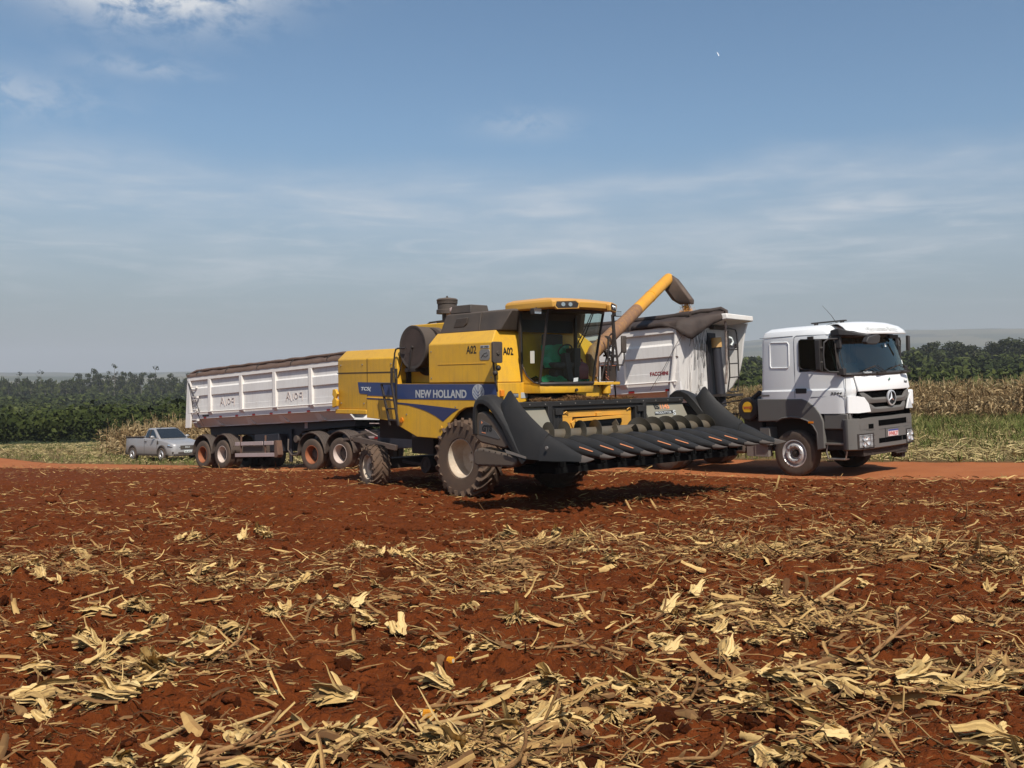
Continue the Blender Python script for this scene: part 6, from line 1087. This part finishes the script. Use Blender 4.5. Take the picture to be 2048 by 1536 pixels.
def fender(T, xs, lo=.80):
    for s in (-1, 1):
        for x in xs:
            b = MB(); rg = []
            for k in range(15):
                a = math.radians(-2 + k * 184 / 14); r = .60; rg.append([(x + r * math.cos(a) * 1.04, s * y, .50 + (r + dr) * math.sin(a) * 1.08 + .03) for y, dr in ((.66, 0), (.66, .02), (.9, .035), (1.1, .035), (1.22, .02), (1.22, -.02))])
            b.loft(rg, ring_closed=False, caps=False); o = obj('mudguard', b, fend, T, angle=50); q = o.modifiers.new('shell', 'SOLIDIFY'); q.thickness = .015
            b = MB()
            for yy in (.84, .93, 1.02, 1.11): b.tube([(x + .62 * math.cos(a) * 1.04, s * yy, .53 + .64 * math.sin(a) * 1.08) for a in [math.radians(20 + 140 * k / 10) for k in range(11)]], .010, 4)
            obj('mudguard_ribs', b, fend, o)
# rear trailer
b = MB(); b.prism([(-1.22, 1.50), (-1.10, 1.20), (2.6, 1.16), (3.3, .92), (4.0, .92), (4.5, 1.22), (7.2, 1.30), (7.2, 1.52)], 1, -.55, -.45); b.prism([(-1.22, 1.50), (-1.10, 1.20), (2.6, 1.16), (3.3, .92), (4.0, .92), (4.5, 1.22), (7.2, 1.30), (7.2, 1.52)], 1, .45, .55); b.box(-1.1, 7.0, -.45, .45, 1.3, 1.5); b.cyl((-.64, -1, .49), (-.64, 1, .49), .08, n=10); b.cyl((.64, -1, .49), (.64, 1, .49), .08, n=10); b.box(-.9, 1.0, -.5, .5, .5, .9); b.box(2.2, 3.6, -.9, .9, .55, 1.15); b.cyl((3.9, -.6, .2), (3.9, -.6, 1.3), .07, n=10); b.cyl((3.9, .6, .2), (3.9, .6, 1.3), .07, n=10)
RT = trailer('rear', 'rear white tipper trailer with dusty ribbed sides and brown tarpaulin, behind the combine', -1.45, 7.45, [-.07, 1.92, 3.88, 5.84], [(-.64, orim), (.64, wrim)], b, False); fender(RT, (-.64, .64))
for z0, z1 in ((.775, .905), (.385, .515)):
    for xa, xb in (((1.47, 1.72), (1.82, 3.12), (3.2, 3.72)) if z0 > .6 else ((1.47, 3.80),)):
        for s in (-1, 1):
            b = MB(); b.box(xa, xb, s * 1.17, s * 1.20, z0, z1); obj('side_guard', b, guardm, RT, .008)
mat('rusty_bracket', (.16, .085, .055), rough=.8, var=(.09, .05, .035), scale=6); b = MB(); b.prism([(3.82, .36), (3.82, .92), (3.93, .92), (4.02, .45), (3.95, .36)], 1, -1.22, -1.0); obj('guard_bracket', b, MATS['rusty_bracket'], RT, .006)
for p_, q_ in (((1.75, -1.15, .4), (1.78, -1.15, 1.1)), ((3.2, -1.15, .4), (3.22, -1.15, 1.1)), ((2.3, -1.0, .45), (2.35, -1.0, .85))): b = MB(); b.bar(p_, q_, .05, .05); obj('guard_bracket', b, MATS['rusty_bracket'], RT, .006)
b = MB(); b.box(1.8, 3.1, -1.1, -.6, .5, .76); obj('spare_box', b, fend, RT, .01); b = MB(); b.cyl((4.55, -.9, .95), (4.55, -.75, .95), .12, n=14); b.tube([(4.3, -1.0, .96), (4.35, -1.05, .6), (4.6, -1.08, .42), (5.0, -1.08, .46), (5.2, -1.05, .6)], .03, 8); b.box(4.9, 5.2, -1.1, -.8, .1, .14); tag(obj('brake_gear', b, fend, RT, .01), kind='stuff')
b = MB(); b.box(4.60, 4.76, -.57, -.556, 1.30, 1.54); obj('reflector_plate', b, guardm, RT); b = MB(); b.tube([(-1.40, -1.29, 3.10), (-1.05, -1.285, 2.6), (-.68, -1.285, 2.03)], .016, 6); b.tube([(-1.50, -1.285, 3.2), (-1.30, -1.285, 2.78), (-1.05, -1.285, 2.05)], .011, 6); b.tube([(-1.20, -1.285, 2.55), (-.95, -1.285, 2.1), (-.7, -1.1, 1.55)], .010, 6); obj('tarp_rope', b, rope_m, RT)
for x, z, L in ((-1.18, 2.92, .32), (-1.12, 2.55, .34), (-1.1, 1.72, .36), (-1.1, 2.09, .3)):
    b = MB(); b.tube([(x - .1, -1.22, z - .08), (x, -1.30, z - .08), (x + L * .7, -1.30, z - .06), (x + L * .85, -1.29, z + .02), (x - .05, -1.29, z + .04)], .018, 6); b.box(x + L * .75, x + L * .95, -1.32, -1.24, z - .02, z + .06); obj('rope_hook', b, tpost, RT, .005)
b = MB(); b.box(-.62, -.20, -1.203, -1.19, 1.86, 1.92); obj('stencil', b, fend, RT)
def finger(x, z, y=-1.211):
    for n_, pts in (('stroke', [(0, 0), (.10, .34), (.13, .33), (.27, -.02)]), ('stroke', [(.03, .10), (.12, .16), (.16, .06)]), ('stroke', [(.34, .28), (.35, .05), (.38, .03)]), ('stroke', [(.50 + .07 * math.cos(t), .17 + .11 * math.sin(t)) for t in [i * .55 for i in range(12)]]), ('stroke', [(.78, .30), (.78, -.03)]), ('stroke', [(.78, .28), (.69, .28), (.65, .21), (.68, .14), (.77, .14)])):
        b = MB(); b.tube([(x + a * 1.12, y, z + c * .85) for a, c in pts], .014, 5); obj('finger_scrawl', b, scrawl, RT)
finger(.56, 2.20); finger(4.47, 2.20)
# front trailer
b = MB(); pr = [(-1.8, 1.18), (-1.6, .95), (1.2, .86), (3.4, .95), (5.0, 1.20), (12.2, 1.16), (12.2, 1.5), (3.4, 1.5), (2.6, 1.2), (.9, 1.16)]
for s in (-1, 1): b.prism(pr, 1, s * .45, s * .55)
b.box(3.4, 12.0, -.45, .45, 1.3, 1.5); b.box(-1.6, 2.4, -.45, .45, .95, 1.12); b.cyl((-.64, -1, .49), (-.64, 1, .49), .08, n=10); b.cyl((.64, -1, .49), (.64, 1, .49), .08, n=10); b.box(2, 6, -.9, .9, .6, 1.1); b.box(6, 9.5, -.8, .8, .7, 1.2); b.prism([(-.7, 1.12), (-.5, 1.22), (.4, 1.26), (.7, 1.14)], 1, -.5, .5)
FT = trailer('front', 'front white tipper trailer being filled with maize, ropes and a ladder on its front wall', 2.9, 12.36, [4.95, 6.9, 8.85, 10.8], [(-.64, orim), (.64, wrim)], b, True); fender(FT, (-.64, .64))
b = MB(); b.bar((.95, -1.1, .98), (2.9, -1.05, .62), .10, .16); b.prism([(1.0, 1.15), (1.5, 1.18), (4.3, .78), (4.3, .58), (2.2, .62), (1.0, .95)], 1, -.62, -.56); obj('dolly_frame', b, fend, FT, .01)
b = MB(); b.box(1.35, 1.6, -.628, -.622, .92, .99); b.box(2.7, 2.9, -.628, -.622, .80, .87); o_ = obj('white_tape', b, guardm, FT); b = MB(); b.box(1.6, 1.85, -.628, -.622, .90, .96); b.box(2.95, 3.2, -.628, -.622, .77, .83); obj('red_tape', b, tape_r, FT)
b = MB(); b.bar((.85, -1.15, .95), (1.75, -1.0, 1.12), .07, .06); b.bar((.85, -1.16, .93), (1.2, -1.16, .95), .10, .08); obj('lamp_arm', b, fend, FT, .008)
b = MB(); hx = [(2.1 + .03 * k + .06 * math.cos(k * 1.05), -.7 + .06 * math.sin(k * 1.05), 1.42 - .012 * k) for k in range(40)]; b.tube(hx, .010, 5); obj('coiled_airline', b, mat('red_airline', (.30, .10, .09), rough=.6), FT); b = MB(); b.tube([(1.5, -.7, 1.38), (2.0, -.75, 1.36), (2.6, -.72, 1.2), (3.2, -.68, .95)], .018, 6); b.tube([(1.3, -.7, 1.2), (1.9, -.78, .98), (2.5, -.75, .92), (3.1, -.7, .85)], .014, 6); obj('airline', b, MATS['faded_hose'], FT)
text('maker_lettering', 'FACCHINI', mat('red_print', (.24, .018, .022), rough=.5), FT, (11.58, -1.2095, 2.19), .49, .095, bold=.03)
# front wall of the filled trailer: near half panel, cylinder recess, far wing and the canopy shelf
b = MB(); b.loft([[(12.40 - f, -1.275, z), (12.44 - f, -1.20, z), (12.52 - f * .9, -.75, z), (12.60 - f * .8, -.7, z), (12.62 - f * .8, -.08, z), (12.50, -.02, z), (12.50, .5, z), (12.55 - f, .6, z), (12.55 - f, 1.28, z), (12.0, 1.28, z), (12.0, -1.19, z), (12.34 - f, -1.19, z), (12.35 - f, -1.275, z)] for z, f in ((1.50, .28), (2.0, .22), (2.7, .10), (3.34, .0))]); obj('front_wall', b, twhite, FT, .01, angle=25)
b = MB(); b.box(12.10, 12.58, .0, .46, 1.4, 3.20); obj('cylinder_recess', b, chas, FT)
b = MB(); b.cyl((12.78, .16, 1.35), (12.72, .16, 2.90), .115, n=20); b.cyl((12.72, .16, 2.6), (12.72, .16, 3.05), .09, n=18); cyo = obj('lift_cylinder', b, chas, FT); b = MB(); b.cyl((12.74, .16, 2.82), (12.73, .16, 3.06), .13, n=20); obj('cylinder_head', b, mat('brass_head', (.62, .36, .10), rough=.5, var=(.45, .27, .12), scale=6), cyo)
b = MB(); b.prism([(12.36, 3.62), (13.26, 3.60), (13.26, 3.47), (12.95, 3.43), (12.36, 3.40)], 1, -.30, 1.28); obj('canopy_shelf', b, tpost, FT, .02)
b = MB(); b.prism([(12.05, 3.45), (13.12, 3.43), (13.06, 3.28), (12.98, 2.95), (12.92, 2.55), (12.80, 2.12), (12.62, 1.85), (12.40, 1.66), (12.05, 1.62)], 1, 1.20, 1.28); obj('far_wing', b, twhite, FT, .01)
b = MB(); b.box(12.30, 12.62, .30, 1.05, 3.30, 3.38); obj('shelf_bracket', b, fend, FT)
b = MB(); LX, LY = 12.98, (.28, .82)
b.tube([(LX - .08, LY[0], 1.72), (LX, LY[0], 2.1), (LX + .02, LY[0], 3.22)], .018, 6); b.tube([(LX - .05, LY[1], 1.74), (LX - .0, LY[1], 2.1), (LX + .02, LY[1], 2.9), (LX + .02, LY[1] - .03, 3.18), (LX + .02, LY[1] - .10, 3.26), (LX + .02, LY[0], 3.28)], .018, 6); b.tube([(LX - .08, LY[0], 1.74), (LX - .02, LY[0] + .1, 1.70), (LX - .02, LY[1] - .05, 1.72)], .018, 6); b.box(LX - .01, LX + .04, LY[1] - .14, LY[1], 2.80, 2.90); obj('ladder', b, blackm, FT)
for z in (2.82, 2.75, 2.40, 2.06): b = MB(); b.tube([(LX + .0, LY[0], z), (LX + .01, LY[1], z + .02)], .017, 6); obj('rung', b, blackm, FT)
b = MB(); b.box(12.60, 12.95, -.2, 1.1, 1.60, 1.66); b.tube([(12.7, .2, 1.64), (12.75, .6, 1.55), (12.8, 1.1, 1.62)], .02, 6); obj('catwalk', b, blackm, FT)
# loose tarpaulin corner drawn forward over the front wall, with hanging cords
def along(P, n):
    P = np.array(P, float); t = np.r_[0, np.cumsum(np.linalg.norm(np.diff(P, axis=0), axis=1))]; t /= t[-1]; u = np.linspace(0, 1, n); return np.stack([np.interp(u, t, P[:, k]) for k in range(3)], 1)
nc_ = 26; r0 = along([(11.2, -.50, 3.60), (12.0, -.45, 3.64), (13.10, -.12, 3.71)], nc_); r1 = along([(11.2, -.95, 3.52), (12.1, -.95, 3.51), (12.7, -.7, 3.55), (13.14, -.18, 3.67)], nc_); r2 = along([(11.2, -1.33, 3.43), (12.05, -1.335, 3.44), (12.55, -1.15, 3.50), (13.16, -.22, 3.62)], nc_); r4 = along([(11.2, -1.335, 3.36), (12.15, -1.335, 3.34), (12.45, -1.30, 3.20), (12.68, -1.12, 2.97), (12.88, -.72, 3.24), (13.17, -.22, 3.50)], nc_)
rows_ = [r0, (r0 + r1) / 2 - [0, 0, .015], r1, (r1 + r2) / 2 + [0, 0, .01], r2, r2 * .66 + r4 * .34 + [.02, -.01, 0], r2 * .33 + r4 * .67 + [.015, -.01, 0], r4]
for i_, r in enumerate(rows_): u_ = np.linspace(0, 1, nc_); r += np.c_[.016 * np.sin(u_ * 33 + i_), .014 * np.sin(u_ * 41 + i_ * .7), .012 * np.sin(u_ * 29 + i_ * 1.3)] * (u_ > .3)[:, None]
b = MB(); b.loft([[tuple(p) for p in r] for r in rows_], ring_closed=False, caps=False); ct = obj('tarp_corner', b, tarp_m, FT, angle=80); q = ct.modifiers.new('shell', 'SOLIDIFY'); q.thickness = .012
b = MB(); b.tube([tuple(p + np.array([0, .02, .03])) for p in r0[::3]] + [(13.17, -.14, 3.66), (13.2, -.16, 3.55)], [.04, .05, .055, .06, .06, .065, .06, .06, .055, .05, .035], 10); obj('tarp_roll', b, tarp_m, ct, angle=80)
b = MB(); nxm, nym = 30, 10; vs = [(3.0 + 9.1 * i / nxm, -1.15 + 2.3 * j / nym, 3.02 + .30 * math.exp(-((3.0 + 9.1 * i / nxm - 12.0) / 1.3) ** 2 - ((j / nym - .5) * 1.6) ** 2)) for i in range(nxm + 1) for j in range(nym + 1)]
b.add(vs, [(i * (nym + 1) + j, i * (nym + 1) + j + 1, (i + 1) * (nym + 1) + j + 1, (i + 1) * (nym + 1) + j) for i in range(nxm) for j in range(nym)]); ml = obj('maize_load', b, mat('heaped_maize', (.62, .29, .03), rough=.7, var=(.50, .20, .02), scale=40, bump=.8, bscale=90), None, angle=80, loc=POSE['front'][0], rot=(R(POSE['front'][3]), R(-POSE['front'][2]), R(POSE['front'][1]))); tag(ml, 'heap of yellow maize grain inside the front trailer', kind='stuff')
b = MB(); gg = np.random.default_rng(3)
for k in range(11):
    y = -1.0 + k * .085; z0 = 3.25; L = gg.uniform(.35, 1.15); x = 12.62; sw = gg.normal() * .06; b.tube([(x, y, z0), (x + .03, y + sw * .5, z0 - L * .5), (x + .02, y + sw, z0 - L), (x + .03, y + sw + .05, z0 - L + .06), (x + .03, y + sw * .5 + .05, z0 - L * .35)], .006, 4)
obj('hanging_cord', b, rope_m, FT)
b = MB()
for y0, y1, z0, z1 in ((-1.0, -1.05, 2.4, 1.7), (-.6, -.5, 2.5, 1.75), (-.5, -.35, 2.2, 1.9), (-1.1, -.95, 2.2, 1.75)): b.tube([(12.60, y0, z0), (12.56, (y0 + y1) / 2 - .04, (z0 + z1) / 2), (12.50, y1, z1), (12.52, y1 + .08, z1 + .3)], .007, 4); b.box(12.44, 12.52, y1 - .03, y1 + .05, z1 - .01, z1 + .015)
obj('cleat_cord', b, mat('pale_cord', (.45, .42, .38), rough=.8), FT)
b = MB(); b.tube([(13.08, -.05, 3.66), (13.04, .08, 3.3), (12.98, .17, 2.8), (12.95, .2, 2.3), (12.90, .2, 1.9)], .03, 6); obj('tarp_pole', b, mat('peeling_pole', (.50, .40, .34), rough=.8, var=(.08, .06, .05), scale=9), FT)
b = MB(); b.tube([(11.6, -1.29, 1.85), (12.0, -1.30, 2.35), (12.38, -1.31, 2.9), (12.6, -1.25, 3.2)], .006, 5); obj('tie_rope', b, rope_m, FT)
b = MB(); b.tube([(12.98, .34, 3.06), (13.0, .45, 3.04), (13.02, .50, 2.95), (12.99, .44, 2.86)], .03, 6); obj('rag', b, white_sticker, FT, angle=80)
# ---------------------------------------------------------------- silver pickup behind the trailer
silverp = mat('silver_paint', (.36, .37, .38), rough=.38, metal=.3, coat=.4, dust=(.33, .22, .15, .35), dscale=1.5)
pk_dark = mat('pickup_trim', (.022, .021, .020), rough=.6, dust=(.14, .09, .06, .45), dscale=4); pk_glass = mat('pickup_glass', (.018, .022, .026), rough=.05, spec=.8)
PK = rig('pickup_truck', *POSE['pickup']); tag(PK, 'silver single cab pickup standing on the stubble behind the rear trailer', 'pickup truck')
def psec(x, w, z0, z1, tum=.04):
    return [(x, -w * .92, z0), (x, -w, z0 + .12), (x, -w * 1.0, z0 + (z1 - z0) * .55), (x, -w + tum, z1 - .05), (x, -w + tum + .07, z1), (x, w - tum - .07, z1), (x, w - tum, z1 - .05), (x, w * 1.0, z0 + (z1 - z0) * .55), (x, w, z0 + .12), (x, w * .92, z0)]
b = MB(); b.loft([psec(*p) for p in ((.86, .60, .30, .70), (.82, .70, .26, .80), (.70, .80, .25, .86), (.45, .845, .25, .935), (.0, .86, .25, 1.01), (-.40, .865, .25, 1.07), (-.9, .865, .25, 1.10), (-1.5, .865, .25, 1.12), (-1.55, .865, .25, 1.13), (-2.6, .865, .27, 1.145), (-3.4, .85, .30, 1.16), (-3.52, .80, .34, 1.14))]); obj('body', b, silverp, PK, .02, angle=40)
b = MB(); cw = lambda x, w, z: [(x, -w, z), (x, w, z)]
gh = [[(-.35, -.76, 1.06), (-.35, .76, 1.06), (-1.72, .78, 1.12), (-1.72, -.78, 1.12)], [(-.68, -.70, 1.30), (-.68, .70, 1.30), (-1.66, .71, 1.34), (-1.66, -.71, 1.34)], [(-1.05, -.62, 1.545), (-1.05, .62, 1.545), (-1.60, .63, 1.56), (-1.60, -.63, 1.56)], [(-1.22, -.54, 1.585), (-1.22, .54, 1.585), (-1.54, .55, 1.59), (-1.54, -.55, 1.59)]]
b.loft(gh); obj('cabin', b, silverp, PK, .025)
b = MB(); b.add([(-.375, -.68, 1.09), (-.375, .68, 1.09), (-.665, .63, 1.305), (-1.02, .555, 1.535), (-1.02, -.555, 1.535), (-.665, -.63, 1.305)], [(0, 1, 2, 5), (5, 2, 3, 4)]); b.shift((.02, 0, .012)); obj('windscreen', b, pk_glass, PK)
for s in (-1, 1):
    b = MB(); b.loft([[(-.62, s * .765, 1.12), (-1.60, s * .79, 1.14), (-1.585, s * .725, 1.34), (-1.545, s * .655, 1.51), (-1.10, s * .645, 1.51), (-.86, s * .70, 1.34)], [(-.62, s * .74, 1.12), (-1.60, s * .76, 1.14), (-1.585, s * .70, 1.34), (-1.545, s * .63, 1.51), (-1.10, s * .62, 1.51), (-.86, s * .67, 1.34)]]); obj('side_window', b, pk_glass, PK); b = MB(); b.bar((-1.25, s * .79, 1.12), (-1.27, s * .655, 1.52), .05, .02); obj('window_divider', b, pk_dark, PK)
    b = MB(); b.sphere((-.72, s * .93, 1.16), .07, .11, .075); b.bar((-.7, s * .8, 1.11), (-.7, s * .92, 1.12), .05, .04); obj('door_mirror', b, silverp, PK)
    b = MB(); b.tube([(-.45, s * .868, .36), (-.42, s * .869, .8), (-.40, s * .85, 1.03)], .006, 4); b.tube([(-1.62, s * .872, .36), (-1.60, s * .872, .8), (-1.62, s * .85, 1.08)], .006, 4); b.box(-1.56, -1.40, s * .86, s * .885, .93, .965); b.prism([(-.44, .82), (-.30, .84), (-.33, .98), (-.42, .97)], 1, s * .86, s * .872); obj('door_gap', b, pk_dark, PK)
    for x in (0, -2.74):
        b = MB(); b.lathe([(.001, 0), (.36, 0), (.36, .02), (.001, .02)], (x, s * .855 - .01, .34), 1, 28); obj('wheel_well', b, pk_dark, PK)
        b = MB(); b.tube([(x + .40 * math.cos(a), s * .862, .34 + .40 * math.sin(a)) for a in [math.radians(-5 + 19 * k) for k in range(11)]], .045, 6); obj('arch_trim', b, pk_dark, PK)
        t = road_wheel(PK, (x, s * .80, .32), .325, .20, .20, s, 'steer', False, MATS['polished_rim'])
    b = MB(); b.box(-2.30, -.42, s * .84, s * .872, .26, .36); obj('sill', b, pk_dark, PK, .02)
    b = MB(); b.loft([[(.835, s * .36, .66), (.80, s * .60, .665), (.70, s * .775, .68), (.50, s * .85, .75), (.56, s * .83, .80), (.72, s * .74, .775), (.84, s * .36, .735)], [(.80, s * .36, .66), (.76, s * .60, .665), (.66, s * .75, .68), (.46, s * .82, .75), (.52, s * .8, .80), (.68, s * .71, .775), (.80, s * .36, .735)]]); hl = obj('headlamp', b, lamp_m, PK); b = MB(); b.tube([(.86, s * .36, .655), (.82, s * .60, .66), (.72, s * .785, .675), (.50, s * .86, .75)], .018, 5); obj('headlamp_rim', b, pk_dark, hl)
    b = MB(); b.prism([(.62, .36), (.80, .36), (.83, .46), (.66, .47)], 1, s * .52, s * .76); obj('fog_recess', b, pk_dark, PK, .02)
b = MB(); b.box(.80, .872, -.38, .38, .54, .74); gr = obj('grille', b, pk_dark, PK, .02); b = MB()
for z in (.58, .62, .66, .70): b.box(.872, .876, -.36, .36, z, z + .008)
obj('grille_bars', b, chrome, gr); text('maker_lettering', 'FIAT', silver, PK, (.878, -.13, .615), .26, .085, 'front', bold=.03)
b = MB(); b.box(.76, .90, -.70, .70, .24, .36); b.box(.8, .885, -.5, .5, .36, .44); obj('lower_bumper', b, pk_dark, PK, .03); b = MB(); b.box(.888, .898, -.2, .2, .40, .50); pp = obj('number_plate', b, white_sticker, PK); text('plate_lettering', 'SBL4F52', ink, pp, (.899, -.18, .415), .36, .06, 'front', bold=.02)
b = MB(); b.box(-3.4, -1.75, -.84, -.76, 1.14, 1.19); b.box(-3.4, -1.75, .76, .84, 1.14, 1.19); b.box(-3.5, -3.4, -.84, .84, 1.13, 1.18); b.box(-3.4, -1.7, -.76, .76, 1.10, 1.15); obj('bed_cover', b, pk_dark, PK, .01)
b = MB(); b.box(-3.60, -3.45, -.82, .82, .30, .50); obj('rear_bumper', b, pk_dark, PK, .03)
b = MB(); b.tube([(-1.05, -.3, 1.575), (-1.1, -.3, 1.60), (-1.5, -.3, 1.61)], .012, 5); b.tube([(-1.4, .0, 1.6), (-1.6, 0, 1.75)], .006, 4); obj('roof_aerial', b, pk_dark, PK)
# ---------------------------------------------------------------- a white bird high over the field
e = empty('white_bird', (26.9, 130, 44.8), (R(58), 0, R(35))); tag(e, 'tiny white bird gliding high in the blue sky', 'bird'); e.scale = (.5,) * 3; bird_m = mat('white_feathers', (.8, .8, .78), rough=.8)
b = MB(); b.tube([(-.30, 0, 0), (-.18, 0, .01), (0, 0, .02), (.16, 0, .02), (.26, 0, .04), (.36, 0, .03)], [.01, .05, .075, .06, .03, .006], 8); obj('body', b, bird_m, e)
for s in (-1, 1):
    b = MB(); b.loft([[(.10 - a, s * y, z + t), (-.14 - a, s * y, z + t * .5), (-.14 - a, s * y, z - t * .5), (.10 - a, s * y, z - t)] for y, z, a, t in ((.03, .02, 0, .012), (.30, .11, .0, .01), (.55, .10, .10, .006), (.72, .05, .20, .003))]); obj('wing', b, bird_m, e)
# ---------------------------------------------------------------- air between here and the hills
def haze():
    m = bpy.data.materials.new('haze_air'); m.use_nodes = True; nt = m.node_tree; nt.nodes.clear(); v = nt.nodes.new('ShaderNodeVolumePrincipled'); v.inputs['Color'].default_value = (.80, .83, .88, 1); v.inputs['Density'].default_value = 2.2e-4; v.inputs['Anisotropy'].default_value = 0.
    o = nt.nodes.new('ShaderNodeOutputMaterial'); nt.links.new(v.outputs[0], o.inputs['Volume'])
    me = bpy.data.objects['hills'].data; n = len(me.vertices); co = np.empty(n * 3); me.vertices.foreach_get('co', co); z = co.reshape(-1, 3)[:, 2]
    b = MB(); b.box(-7600, 7600, -400, 7600, float(z.min()) - 1.5, float(z.max()) + 6); tag(obj('haze', b, m), 'thin summer haze over the fields', kind='stuff')
haze()
